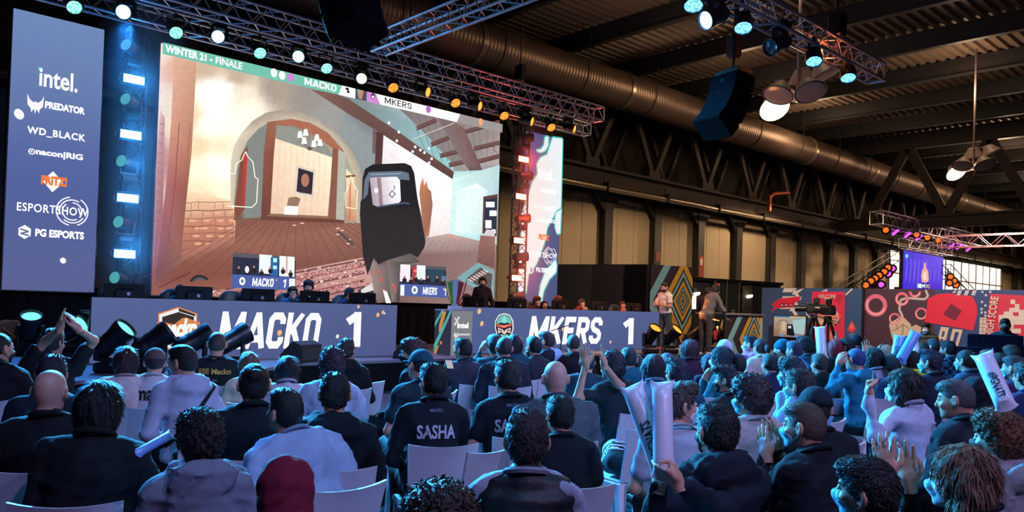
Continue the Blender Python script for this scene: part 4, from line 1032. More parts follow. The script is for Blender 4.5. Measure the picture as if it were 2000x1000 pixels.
tower(4.68, 15.7, BLs, 'blue', 'dark lamp tower between the left sponsor screen and the big screen', [(262, 155), (256, 263), (250, 387), (244, 496)], [(263, 95), (262, 200), (254, 320), (248, 438), (241, 546)], glow('dim_teal_lens', (100, 210, 210), .55), (-.75, -.6, .1), 'left tower')
tower(14.72, 15.7, RDs, 'red', 'dark lamp tower right of the big screen lit red', [(1023, 311), (1018, 384), (1014, 470), (1010, 543)], [(1030, 268), (1028, 344), (1024, 427), (1020, 502), (1012, 580)], G_OFF, (.85, -.4, .08), 'right tower')
for z in (2.5, 4, 5.5): lamp('tower_glow', 'POINT', (14.55, 15.25, z), 25, (1, .08, .04), None, .15)
for z in (2.5, 4, 5.5): lamp('tower_glow', 'POINT', (4.6, 15.2, z), 25, (.03, .35, 1), None, .15)
# large moving heads standing along the stage edge
grp = 'large moving lights on the stage floor'
for (px, py), d, ln, lb in (((58, 694), (-.1, -.5, .8), G_CY, 'cyan moving light at the far left, behind the clapping man'), ((130, 700), (.6, -.6, .5), G_CY, 'cyan moving light partly hidden by the clapping man'), ((215, 728), (.55, -.55, .75), G_CY, 'cyan moving light left of the shield emblem'),
                            ((292, 730), (.75, -.35, .6), G_CY, 'cyan moving light just left of the brown cap'), ((372, 728), (.9, -.2, .5), G_CY, 'cyan moving light right of the brown cap'), ((448, 722), (1, 0, .55), G_CY, 'moving light turned right, behind the man with orange lettering'),
                            ((1270, 690), (-.15, -.65, .8), G_AM, 'leftmost amber moving light at the right end of the desks'), ((1308, 691), (.05, -.75, .75), G_AM, 'second amber moving light from the right desk'), ((1350, 692), (.55, -.65, .6), G_AM, 'third amber moving light from the right desk'), ((1388, 693), (.8, -.5, .5), G_AM, 'fourth amber moving light, turned right'), ((1418, 694), (.95, -.3, .5), G_OFF, 'rightmost dark moving light before the commentary desk')):
    p = onZ(px, py, STAGE)
    moving_head(lb, p, d, ln, grp, 1.0, False, math.radians(-35))
    # the lamp's own throw
    if ln is not G_OFF: lamp('floor_lamp_beam', 'SPOT', tuple(p + np.array((0, 0, .42)) + .5 * np.array(d)), 120, (.1, .6, 1) if ln is G_CY else (1, .35, .08), tuple(p + np.array((0, 0, .4)) + 4 * np.array(d)), .1, 70, .5)

# ------------------------------------------------------------------ speakers
def line_array(label, top, n, rz, w=.62, h=.27, dp=.42, curve=.12):
    t = thing('line_array_speaker', label, 'speaker', top, rz)
    box_m = mat('dark_blue_black_grille', (26, 26, 38), .9, var=.1, bump=.3, bscale=300, spec=.05)
    y, z, a = 0., 0., -.05
    MB().box((0, 0, .06), (w * .8, dp * .8, .06)).build('rigging_frame', M_BLACK, t)
    MB().tube((0, 0, .06), (0, 0, 11 - top[2] - .1), .02).build('chain', M_CHAIN, t)
    MB().box((0, 0, .5), (.2, .2, .38), bev=.03).build('hoist_motor', mat('red_black_motor', (70, 30, 30), .5), t)
    for i in range(n):
        a += curve
        R = np.array(((1, 0, 0), (0, math.cos(a), -math.sin(a)), (0, math.sin(a), math.cos(a))))
        c = np.array((0, y, z)) + R @ np.array((0, 0, -h / 2))
        MB().box(c, (w, dp, h - .012), R=R, bev=.02).build('speaker_box', mat('speaker_paint', (12, 12, 14), .95, spec=.05), t)
        g = MB().box(c + R @ np.array((0, dp / 2 + .004, 0)), (w - .05, .012, h - .05), R=R).build('grille', box_m, t)
        MB().box(c + R @ np.array((0, dp / 2 + .013, 0)), (.09, .006, .06), R=R).build('badge', M_BLACK, t)
        e = np.array((0, y, z)) + R @ np.array((0, 0, -h)); y, z = e[1], e[2]
    return t
line_array('curved column of black speakers hanging above the crowd right of centre', tuple(atd(1432, 150, 13)), 4, math.radians(78), curve=.2)
line_array('underside of black hanging speakers at the top edge left of centre', tuple(atd(675, -85, 11)), 4, math.radians(200), w=.8, h=.3, dp=.5, curve=.12)
mon_box = mat('monitor_wedge_black', (24, 24, 26), .6, var=.1, bump=.2, bscale=200)
for px, py, lb, rz in ((622, 712, 'black wedge monitor on the stage lip, left of the black-haired boy', .4), (862, 708, 'black wedge monitor on the stage edge below the trophy', .5)):
    p = onZ(px, py, STAGE); p[1] = max(p[1], 12.25)
    t = thing('wedge_monitor', lb, 'speaker', (p[0], p[1], STAGE), rz)
    MB().prism([(-.22, 0), (.22, 0), (.2, .12), (-.05, .36), (-.22, .3)], -.28, .28, np.array(frame((0, 0, 0), (0, 1, 0), (0, 0, 1)))).build('cabinet', mon_box, t)
    MB().box((0, -.23, .14), (.5, .012, .2)).build('grille', mat('speaker_grille', (40, 40, 44), .5), t)
t = thing('road_case', 'black flight case with bright blue edge left of the left desk', 'case', (float(onZ(168, 690, STAGE)[0]), 13.4, STAGE))
MB().box((0, 0, .45), (.5, .6, .9), bev=.02).build('case_body', M_BLACK, t)
MB().box((0, -.01, .9), (.52, .62, .03)).build('lid_edge', mat('blue_edge', (60, 110, 160), .4), t)
for s in (-1, 1): MB().box((s * .25, -.3, .45), (.03, .03, .9)).build('corner_edge', M_ALU, t)
t = thing('cable_drum', 'wheel-like cable drum standing at the left edge of the stage', 'cable drum', tuple(onZ(18, 690, STAGE)), .4)
for y_ in (-.1, .1): MB().lathe([(.26, -.01), (.28, 0), (.26, .01)], 24, aim((0, y_, .28), (0, 1, 0))).build('flange', mat('rusty_brown_metal', (110, 80, 60), .6), t)
MB().tube((0, -.1, .28), (0, .1, .28), .16, n=16).build('cable', M_BLACK, t)
for i in range(5): a = i * 1.256; MB().tube((0, -.12, .28), (.26 * math.cos(a), -.12, .28 + .26 * math.sin(a)), .012).build('spoke', mat('rusty_brown_metal', (150, 120, 90), .5), t)

# ------------------------------------------------------------------ commentary desk and the dark cabin behind
_ca, _cb = atd(1415, 657, 18.8), atd(1483, 657, 19.6)
t = thing('commentary_desk', 'commentary desk printed with amber and blue diamonds at right of stage', 'desk', (*_ca[:2], STAGE), math.atan2(_cb[1] - _ca[1], _cb[0] - _ca[0]))
MB().box((.72, .4, 1.02), (1.6, .9, .05), bev=.01).build('desk_top', mat('grey_desk_top', (110, 105, 108), .4), t)
MB().box((.68, .03, .5), (1.36, .05, 1.0)).build('front_board', M_BLACK, t)
MB().box((1.42, .4, .5), (.1, .8, 1.0)).build('side_board', mat('cream_board', (196, 190, 160), .6), t)
P = Picture(lambda x, y, l: (x, -l, y)); diamond_art(P, 1.36, 1.0, 1.12, .42, .62); P.build('print', print_mat(), t)
text('intel', frame((.12, -.004, .1), (1, 0, 0), (0, 0, 1)), .34, .13, mat('white_print', (225, 225, 225), .5), t, bold=.03, lift=.03)
for i in range(3):
    MB().box((.1 + .1 * i, .35, .5 + .1 * (i % 2)), (.07, .07, .24), bev=.01).build('drink_can', mat('mixed_cans', ((200, 60, 60), (220, 220, 220), (60, 60, 80))[i], .3), t)
cab = thing('dark_cabin', 'black cabin with roller shutters and glass doors behind the commentators', 'cabin', (20.7, 14.6, 0), math.atan2(-.73, 3.73))
MB().box((2.3, 1.2, 1.35), (5.2, 2.3, 2.7)).build('shell', mat('cabin_black', (26, 26, 27), .5), cab)
MB().box((2.3, .03, 2.66), (5.3, .1, .1)).build('roof_edge', M_BLACK, cab)
MB().box((.3, .02, 1.35), (.6, .05, 2.5)).build('side_panel', mat('cabin_black', (20, 20, 20), .5), cab)
for i in range(26): MB().box((1.0, .0, .75 + i * .07), (.72, .04, .06), bev=.015).build('shutter_slat', mat('shutter_grey', (70, 68, 64), .4, .4), cab)
for i in range(26): MB().box((3.15, .0, .75 + i * .07), (.5, .04, .06), bev=.015).build('shutter_slat', mat('shutter_grey', (70, 68, 64), .4, .4), cab)
for x_ in (1.6, 2.15, 2.75): MB().box((x_, -.02, 1.35), (.03, .04, 2.6)).build('door_frame', mat('light_metal_trim', (150, 146, 136), .35, .6), cab)
for x_ in (1.87, 2.45): MB().box((x_, .04, 1.35), (.5, .02, 2.5)).build('glass_door', mat('grey_glass', (64, 66, 64), .12, .2), cab)
MB().box((1.75, -.02, 2.45), (.1, .03, .2)).build('red_sign', glow('red_sign_light', (210, 70, 40), .9), cab)
for x_, z_ in ((.75, 2.2), (3.2, 2.2)): MB().lathe([(.0, 0), (.12, 0), (.1, .06), (0, .06)], 14, aim((x_, -.05, z_), (0, -.3, -1))).build('shop_light', glow('cabin_light', (255, 240, 200), 4), cab)
MB().box((.68, -.02, 1.9), (.16, .02, .42)).build('lit_slot', glow('cabin_slot', (255, 250, 235), 2.2), cab)
text('TS', frame((3.25, -.06, 1.05), (1, 0, 0), (0, 0, 1)), .3, .2, mat('pale_print', (210, 210, 205), .5), cab, bold=.02)
def _col(p): p[0] = 23.2 + 3.15 * round((p[0] - 23.2) / 3.15); return tuple(p)      # the column it hangs on
t = thing('fire_extinguisher_sign', 'small red and white fire sign on the back wall column', 'sign', _col(onY(1357, 519, 19.65)))
MB().box((0, 0, 0), (.3, .02, .95)).build('plate', mat('fire_sign_red', (150, 60, 50), .5), t)
MB().box((0, -.012, .2), (.2, .01, .3)).build('pictogram', mat('fire_sign_white', (200, 180, 160), .5), t)
t = thing('fire_extinguisher_sign', 'small dark red fire sign left of the patterned panel column', 'sign', _col(onY(1274, 500, 19.65)))
MB().box((0, 0, 0), (.3, .02, .4)).build('plate', mat('fire_sign_red', (120, 60, 50), .5), t)
t = thing('folding_chair_pile', 'leaning pale yellow folded board beside the commentators', 'board', (18.9, 11.9, STAGE), .3)
MB().box((0, 0, .42), (.4, .04, .84), R=np.array(Euler((.25, .2, 0)).to_matrix())).build('folded_board', mat('pale_yellow_board', (170, 160, 100), .6), t)

# ------------------------------------------------------------------ printed booth wall at the right
BX = 21.5
bw = thing('booth_wall', 'long printed booth wall at right with rings, red flag shape and lettering', 'partition')
def fB(x, y, l): return onX(x, y, BX - .002 - l)
cols3 = ((40, 74, 110), (70, 46, 60), (44, 66, 116))
edges = [(12.15, 9.12, cols3[0]), (9.12, 5.9, cols3[1]), (5.9, 2.0, cols3[2])]
for ya, yb, c in edges: MB().box((BX + .06, (ya + yb) / 2, 1.2), (.1, abs(ya - yb) - .01, 2.4)).build('wall_board', mat('booth_board', (50, 56, 84), .6), bw)
P = Picture(lambda y, z, l: (BX - .002 - l, y, z))
P.poly([(12.15, 0), (9.12, 0), (9.12, 2.4), (12.15, 2.4)], (46, 84, 124))
P.poly([(9.10, 0), (7.3, 0), (7.3, 2.4), (9.10, 2.4)], (74, 48, 62))
P.poly([(7.3, 0), (2, 0), (2, 2.4), (7.3, 2.4)], (46, 70, 122))
P.fn = fB
Q1 = lambda pts: [(1450 + a * .24, 480 + b * .24) for a, b in pts]
Q2 = lambda pts: [(1700 + a * .24, 480 + b * .24) for a, b in pts]
PINK, CRM, RED = (226, 46, 84), (226, 206, 196), (224, 36, 64)
# slanted block letters with a red brush stroke
for o_ in (0, 66, 136):
    pts = [(340, 345), (420, 345), (405, 378), (325, 378)]
    P.poly(Q1([(a - o_ * .16, b + o_) for a, b in pts]), (226, 222, 216))
    P.poly(Q1([(a - o_ * .16, b + o_) for a, b in [(420, 345), (440, 345), (430, 370), (500, 345), (470, 372), (450, 385), (480, 440), (450, 440), (425, 395), (405, 400)]]), (226, 222, 216))
P.poly(Q1([(250, 470), (300, 430), (468, 412), (466, 450), (430, 460), (415, 500), (270, 510), (232, 548), (262, 490), (232, 480)]), RED)
for x_ in (310, 345, 385): P.poly(Q1([(x_, 470), (x_ + 26, 466), (x_ + 18, 498), (x_ - 8, 500)]), (90, 30, 44)); P.poly(Q1([(x_ + 6, 476), (x_ + 18, 475), (x_ + 13, 490), (x_ + 2, 491)]), (230, 210, 200))
# pink welcome board
P.poly(Q1([(566, 374), (832, 374), (830, 760), (566, 760)]), PINK); P.poly(Q1([(640, 372), (690, 350), (690, 372)]), (216, 210, 214))
P.disc(*Q1([(695, 580)])[0], 22, 19, (226, 190, 160), 24); P.poly(Q1([(760, 400), (800, 390), (830, 420), (790, 480), (750, 440)]), (196, 36, 66))
P.ring(*Q1([(865, 465)])[0], 5.5, 7, (96, 84, 130))
for x_, y_ in ((890, 660), (725, 730)): P.poly(Q1([(x_, y_ - 52), (x_ + 38, y_ + 20), (x_, y_ + 52), (x_ - 38, y_ + 20)]), (226, 60, 64) if x_ > 800 else (236, 120, 110)); P.poly(Q1([(x_, y_ - 40), (x_ + 20, y_ + 10), (x_, y_ + 20), (x_ - 20, y_ + 10)]), (240, 120, 112))
P.line(Q1([(840, 400), (895, 350)]), 3, (226, 200, 180)); P.line(Q1([(522, 510), (522, 560), (550, 585)]), 2.4, (226, 210, 190))
for k in range(4): P.line(Q1([(985 + 12 * k, 680 + 10 * k), (1240 - 12 * k, 690 + 10 * k)]), .6, (96, 88, 140)); P.line(Q1([(985 + 65 * k, 682), (1010 + 55 * k, 830)]), .6, (96, 88, 140))
# right part: rings, loops, cube net, red flag shape, lettering
P.poly(Q2([(0, 365), (250, 365), (470, 365), (470, 420), (400, 438), (290, 425), (240, 450), (232, 540), (260, 580), (330, 640), (180, 640), (160, 740), (190, 800), (0, 800)]), (72, 48, 60))
P.line(Q2([(450, 360), (470, 410), (440, 436), (300, 425), (245, 440), (235, 520), (262, 575), (160, 640), (178, 720), (200, 790)]), 4.5, (206, 190, 180))
P.poly(Q2([(155, 630), (262, 572), (330, 640), (330, 720), (270, 745), (200, 760), (175, 700)]), (214, 188, 160)); P.poly(Q2([(330, 660), (372, 640), (415, 665), (410, 705), (370, 720), (330, 700)]), (206, 180, 156))
for a, b in (((215, 600), (215, 680)), ((265, 640), (265, 720)), ((215, 680), (265, 640)), ((265, 640), (325, 680)), ((180, 690), (215, 680)), ((265, 720), (215, 750))): P.line(Q2([a, b]), 1, (60, 56, 70))
for x_, y_, r_, w_ in ((45, 485, 92, 34), (257, 433, 56, 22), (363, 372, 50, 20), (198, 594, 48, 16), (413, 552, 50, 16)):
    q = Q2([(x_, y_)])[0]; a0, a1 = (0, 180) if y_ < 380 else (0, 360)
    P.ring(q[0], q[1], (r_ - w_) * .24, r_ * .24, (232, 112, 140), a0, a1, 26); P.ring(q[0], q[1], (r_ - w_ * .75) * .24, (r_ - w_ * .35) * .24, (246, 190, 196), a0 + 20, a1 * .6, 18)
P.poly(Q2([(470, 430), (540, 395), (620, 386), (830, 412), (865, 480), (870, 560), (850, 640), (835, 690), (440, 620), (455, 540)]), RED)
P.poly(Q2([(655, 470), (745, 530), (690, 610), (590, 560)]), (120, 24, 52))                       # plain dark diamond on the red shape
P.poly(Q2([(680, 365), (700, 365), (690, 385), (665, 385)]), (206, 190, 186))
for x_ in (715, 775, 835): P.poly(Q2([(x_, 362), (x_ + 32, 362), (x_ + 14, 405), (x_ - 16, 402)]), (206, 196, 200))
for pts in ([(575, 660), (640, 665), (630, 700), (565, 690)], [(565, 690), (590, 692), (560, 800), (540, 800)], [(575, 740), (620, 740), (612, 760), (570, 758)], [(615, 665), (640, 665), (600, 830), (575, 830)], [(670, 675), (750, 683), (745, 705), (690, 700), (650, 860), (625, 860)], [(728, 683), (752, 685), (700, 860), (675, 860)]): P.poly(Q2(pts), (216, 196, 180))
P.disc(*Q2([(682, 870)])[0], 5, 5, (216, 196, 180))
for x_, y_ in ((912, 375), (975, 375), (940, 402), (908, 457), (936, 486), (905, 515), (905, 543), (936, 543), (936, 570)): P.poly(Q2([(x_ - 9, y_ - 9), (x_ + 9, y_ - 9), (x_ + 9, y_ + 9), (x_ - 9, y_ + 9)]), (206, 202, 210))
P.poly(Q2([(890, 585), (946, 585), (940, 850), (880, 850)]), (214, 196, 180))
for k in range(8): P.line(Q2([(886, 600 + 32 * k), (944, 602 + 32 * k)]), .7, (70, 70, 90))
P.line(Q2([(917, 588), (910, 850)]), .7, (70, 70, 90))
P.poly(Q2([(975, 390), (1260, 405), (1260, 760), (930, 755)]), (214, 40, 70))
for x_, y_, w_, h_ in ((1140, 438, 38, 36), (1175, 475, 38, 36), (1130, 505, 84, 36), (1085, 535, 76, 40), (1205, 520, 45, 55), (1045, 562, 120, 110), (1165, 572, 90, 70), (1140, 675, 85, 36)): P.poly(Q2([(x_, y_), (x_ + w_, y_), (x_ + w_, y_ + h_), (x_, y_ + h_)]), (222, 206, 200))
P.poly(Q2([(1165, 540), (1200, 542), (1200, 572), (1165, 570)]), (214, 40, 70))
P.build('print', print_mat('booth_print', .5), bw)
WPR = mat('cream_print', (226, 208, 196), .55)
def wall_text(body, a, b, h, rot=0, m_=WPR):
    p, q = onX(*a, BX), onX(*b, BX); c = (p + q) / 2; w = np.linalg.norm(p - q)
    r, u = ((0, -1, 0), (0, 0, 1)) if not rot else ((0, -.12, 1), (0, 1, .12))
    text(body, frame((BX - .06, c[1], c[2]), r, u), w, h, m_, bw, bold=.02)
wall_text('WELCOME', (1600, 579), (1634, 579), .11); wall_text('TO', (1612, 585.5), (1622, 585.5), .09)
wall_text('HIGH SCORE', (1933, 657), (1944, 579), .17, 1)
wall_text('Gameplay', (1596, 618), (1646, 618), .16, 0, mat('pink_print', (226, 120, 110), .55))
MB().box((BX - .05, 9.1, 1.2), (.05, .06, 2.4)).build('joint_post', M_BLACK, bw)
# small match monitor on a stand before the booth wall
a, b = onX(1512, 614, 20.9), onX(1574, 618, 20.9)
t = thing('side_television', 'television showing the match, standing before the blue booth wall', 'television', (20.9, (a[1] + b[1]) / 2, 0), math.radians(-90))
w_ = a[1] - b[1]; h_ = w_ * .62; zc = 1.28
MB().box((0, .03, zc), (w_ + .06, .06, h_ + .06), bev=.01).build('television_body', M_BLACK, t)
P = Picture(lambda x, y, l: ((x - .5) * w_, -.002 - l, zc + (y - .5) * h_))
P.poly([(0, 0), (1, 0), (1, 1), (0, 1)], [(150, 110, 90), (150, 130, 130), (150, 190, 190), (214, 180, 140)])
P.poly([(0, .93), (.5, .93), (.5, 1), (0, 1)], (70, 130, 190)); P.poly([(.5, .93), (1, .93), (1, 1), (.5, 1)], (226, 190, 150))
P.ring(.3, .5, .17, .22, (150, 140, 130), 0, 180, 14, 1.5); P.poly([(.2, .12), (.42, .12), (.42, .6), (.2, .6)], (200, 160, 130)); P.poly([(.26, .3), (.38, .3), (.38, .75), (.26, .75)], (226, 200, 170))
P.poly([(.62, .2), (.95, .15), (1, .9), (.6, .8)], (180, 214, 214)); P.poly([(.42, .1), (.68, .05), (.6, .62), (.42, .6)], (34, 32, 36)); P.poly([(.46, .42), (.56, .42), (.56, .54), (.46, .54)], (226, 226, 230))
P.poly([(.18, .0), (.34, .0), (.34, .1), (.18, .1)], (120, 150, 220)); P.poly([(.64, .0), (.8, .0), (.8, .1), (.64, .1)], (120, 150, 220))
P.build('picture', led_picture('tv_led', .8, .05, 30), t)
MB().box((0, .1, .5), (.3, .1, 1.0)).box((0, .1, .02), (.9, .5, .04)).build('stand', M_BLACK, t)
# broadcast cameras on tripods
def video_camera(label, px, rz, z=1.75, cx=19.8):
    p = onX(px, 620, cx)
    t = thing('video_camera', label, 'camera', (cx, p[1], 0), rz)
    for i in range(3):
        a = i * 2.094 + .5; l = MB().tube((.04 * math.cos(a), .04 * math.sin(a), z - .25), (.55 * math.cos(a), .55 * math.sin(a), .02), .022, n=8).tube((.06 * math.cos(a), .06 * math.sin(a), z - .25), (.30 * math.cos(a), .30 * math.sin(a), .9), .035, n=6).build('leg', M_BLACK, t)
    MB().box((0, 0, z - .2), (.16, .16, .14), bev=.03).build('fluid_head', M_BLACK, t)
    MB().box((0, 0, z), (.42, .2, .22), bev=.03).build('camera_body', M_BLACK, t)
    MB().tube((.2, 0, z), (.48, 0, z), .075, .09, 14).build('lens', M_BLACK, t, True)
    MB().box((-.05, .02, z + .22), (.16, .1, .14), bev=.02).tube((0, 0, z + .1), (-.05, .02, z + .2), .02).build('viewfinder', M_BLACK, t)
    MB().tube((-.05, .12, z - .18), (-.62, .2, z - .34), .015).build('pan_handle', M_BLACK, t)
    MB().tube((-.25, .0, z + .12), (.3, 0, z + .14), .02).build('handle', M_BLACK, t)
video_camera('broadcast camera on a tripod before the blue booth board', 1590, math.radians(120), 1.80)
video_camera('broadcast camera on a tripod before the pink board', 1617, math.radians(60), 1.76, 18.9)

# ------------------------------------------------------------------ second stage far down the hall
fs = thing('far_screen', 'bright violet LED screen of a distant second stage', 'screen')
a, b = onY(1765, 489, 16), onY(1843, 503, 16)
MB().box(((a[0] + b[0]) / 2, 16.1, 3.3), (b[0] - a[0] + .1, .15, 3.7)).build('screen_case', M_BLACK, fs)
for _x in (a[0] + .4, b[0] - .4): MB().box((_x, 16.4, 1.6), (.2, .3, 3.2)).build('support_leg', M_BLACK, fs)
MB().box(((a[0] + b[0]) / 2, 16.25, 1.9), (b[0] - a[0], .2, .5)).build('support_beam', M_BLACK, fs)
P = Picture(lambda x, y, l: onY(x, y, 15.99 - l * 4))
P.poly([(1765, 489), (1843, 503), (1841, 578), (1762, 576)], [(82, 60, 214), (120, 90, 226), (70, 40, 190), (60, 40, 200)])
for k in range(9): x = 1770 + k * 8; P.poly([(x, 500 + k), (x + 4, 510), (x + 1, 545), (x - 3, 556), (x - 1, 520)], (104 + 6 * (k % 3), 84, 226))
P.poly([(1805, 513), (1808, 513), (1809, 524), (1813, 530), (1814, 548), (1809, 552), (1801, 551), (1799, 540), (1801, 528), (1804, 524)], (244, 176, 150)); P.poly([(1804, 532), (1809, 532), (1809, 546), (1804, 546)], (250, 214, 196))
P.disc(1771, 500, 3, 4, (120, 214, 236)); P.poly([(1793, 554), (1815, 556), (1815, 563), (1793, 562)], (240, 240, 250)); P.poly([(1791, 553), (1793, 553), (1793, 562), (1791, 562)], (60, 190, 120)); P.poly([(1815, 556), (1817, 556), (1817, 564), (1815, 564)], (226, 60, 120))
P.build('picture', led_picture('far_led', 1.1, .15, 3), fs)
p, q = onY(1796, 558, 15.8), onY(1812, 559.5, 15.8)
text('CLASH', frame(((p[0] + q[0]) / 2, 15.7, (p[2] + q[2]) / 2), (1, 0, 0), (0, 0, 1)), q[0] - p[0], .3, glow('dark_violet_lettering', (40, 30, 90), 1), fs, bold=.04)
pk = mat('truss_pink_tint', (210, 150, 170), .4, .7)  # pink light on the truss put into its colour
g2 = 'trusses of the distant stage'
def _down(p, q): return p + (p - q) * ((p[2] - .25) / (q[2] - p[2]))      # carry a slanted truss on to the floor
p, q = onY(1712, 425, 15), onY(1908, 470, 15)
truss('far_truss', 'distant truss running above the violet screen', p, (q[0], 15, p[2]), .6, 1.2, None, g2)
truss('far_truss', 'darker distant truss just above the violet screen', onY(1765, 474, 15.6), onY(1850, 491, 15.6), .5, 1.2, None, g2)
za_ = float(onY(1835, 473, 15)[2]); xa_ = float(onY(1835, 473, 15)[0]); yb_ = float(onX(2010, 465, xa_)[1])
truss('far_truss', 'pink-lit distant truss at the right edge', (xa_, 15, za_), (xa_, yb_ - 2, za_), .6, 1.2, pk, g2)
truss('far_truss', 'slanted truss of amber lamps left of the violet screen', _down(onY(1655, 560, 15.5), onY(1748, 500, 15.5)), onY(1748, 500, 15.5), .45, 1.0, M_DKSTEEL, g2)
truss('far_truss', 'slanted truss of amber lamps right of the violet screen', onY(1848, 524, 15.5), _down(onY(1888, 566, 15.5), onY(1848, 524, 15.5)), .45, 1.0, M_DKSTEEL, g2)
amb = glow('amber_far_lamp', (255, 105, 35), 1.5); vio = glow('violet_far_lamp', (220, 90, 240), 1.3)
for i, (x, y, c) in enumerate(((1690, 556, amb), (1700, 548, amb), (1708, 543, amb), (1716, 537, amb), (1726, 530, amb), (1734, 534, vio), (1720, 555, vio), (1742, 524, vio), (1733, 522, amb), (1855, 540, amb), (1862, 548, amb), (1853, 552, amb), (1866, 556, amb), (1729, 449, amb), (1789, 458, amb), (1810, 464, amb), (1831, 469, amb))):
    p = onY(x, y, 15.3)
    t = thing('far_spotlight', 'tiny %s lamp of the distant stage' % ('violet' if c is vio else 'amber'), 'stage light', tuple(p), 0, 'tiny lamps of the distant stage')
    MB().lathe([(.0, -.3), (.16, -.28), (.2, 0), (.22, .16), (.18, .16)], 10, aim((0, 0, 0), (-.85, -.5, -.15))).build('can', M_FIX, t, True)
    MB().lathe([(0, .175), (.13, .17)], 10, aim((0, 0, 0), (-.85, -.5, -.15))).build('lens', c, t)
    MB().box((0, .1, .25), (.06, .06, .4)).build('yoke', M_FIX, t)
for i, (x, y) in enumerate(((1749, 454), (1773, 459), (1795, 464), (1858, 481), (1874, 482), (1893, 486))):
    a, b = onY(x - 5, y + 4, 15.2), onY(x + 5, y - 4, 15.2)
    t = thing('violet_light_bar', 'slanted violet light bar below a distant truss', 'stage light', tuple((a + b) / 2), 0, 'violet bars of the distant stage')
    MB().tube(a - (a + b) / 2, b - (a + b) / 2, .055, n=8).build('tube', glow('violet_tube', (230, 70, 255), 2.5), t)
    MB().box((0, .15, .1), (.3, .1, .2)).build('mount', M_FIX, t)
# production desks before the booth wall at far right
for px, w_, lb in ((1942, .55, 'backs of production monitors on the table before the standing technician'), (1909, .35, 'low black monitor left of the technician'), (1877, .22, 'laptop with a green light on the production table')):
    p = onZ(px, 668 if px > 1930 else 680, 1.05)
    D = 12.2
    p = atd(px, 690, D)
    t = thing('production_monitor', lb, 'monitor', (p[0], p[1], .98), math.radians(-62))
    h_ = .42 if px > 1930 else .22
    MB().box((0, 0, h_ / 2 + .05), (w_ * 1.4, .04, h_), bev=.01).build('monitor_back', mat('navy_black_plastic', (34, 38, 58), .3), t)
    MB().box((0, .03, .06), (.08, .08, .12)).box((0, .03, .005), (.25, .18, .01)).build('stand', M_BLACK, t)
    if px == 1877: MB().box((-.02, -.025, .14), (.05, .01, .03)).build('green_light', glow('green_logo', (120, 240, 60), 1), t)
p = atd(1930, 690, 12.4)
t = thing('production_table', 'production table before the booth wall at far right', 'table', (p[0], p[1], 0), math.radians(-62))
MB().box((0, 0, .95), (2.6, .7, .05), bev=.01).build('table_top', M_BLACK, t)
for a, b in ((-1.2, -.3), (1.2, -.3), (-1.2, .3), (1.2, .3)): MB().box((a, b, .47), (.05, .05, .93)).build('leg', M_BLACK, t)
t = thing('microphone_stand', 'thin microphone stand before the second letter of the right desk', 'microphone stand', tuple(onZ(1095, 688, STAGE) * np.array((1, 1, 0)) + np.array((0, 0, STAGE))))
MB().tube((0, 0, 0), (0, 0, .62), .01).build('pole', M_BLACK, t); MB().tube((-.35, 0, .50), (.35, 0, .66), .01).build('boom', M_BLACK, t)
for i in range(3): a = i * 2.094; MB().tube((0, 0, .12), (.22 * math.cos(a), .22 * math.sin(a), .01), .008).build('foot', M_BLACK, t)
# ------------------------------------------------------------------ organic shapes: smooth-blended volumes meshed on a grid
def ell(P, c, r, R=None):
    q = P - np.asarray(c, np.float32)
    if R is not None: q = q @ np.asarray(R, np.float32)
    r = np.asarray(r, np.float32)
    k0 = np.sqrt(((q / r) ** 2).sum(1)); k1 = np.sqrt(((q / (r * r)) ** 2).sum(1)) + 1e-9
    return k0 * (k0 - 1) / k1
def rc(P, a, b, ra, rb):
    a = np.asarray(a, np.float32); b = np.asarray(b, np.float32); ba = b - a
    pa = P - a; h = np.clip(pa @ ba / (ba @ ba + 1e-9), 0, 1)
    return np.sqrt(((pa - h[:, None] * ba) ** 2).sum(1)) - (ra + h * (rb - ra))
def smin(a, b, k):
    h = np.clip(.5 + .5 * (b - a) / k, 0, 1)
    return b + (a - b) * h - k * h * (1 - h)
def smax(a, b, k): return -smin(-a, -b, k)
def union(ds, k):
    d = ds[0]
    for e in ds[1:]: d = smin(d, e, k)
    return d
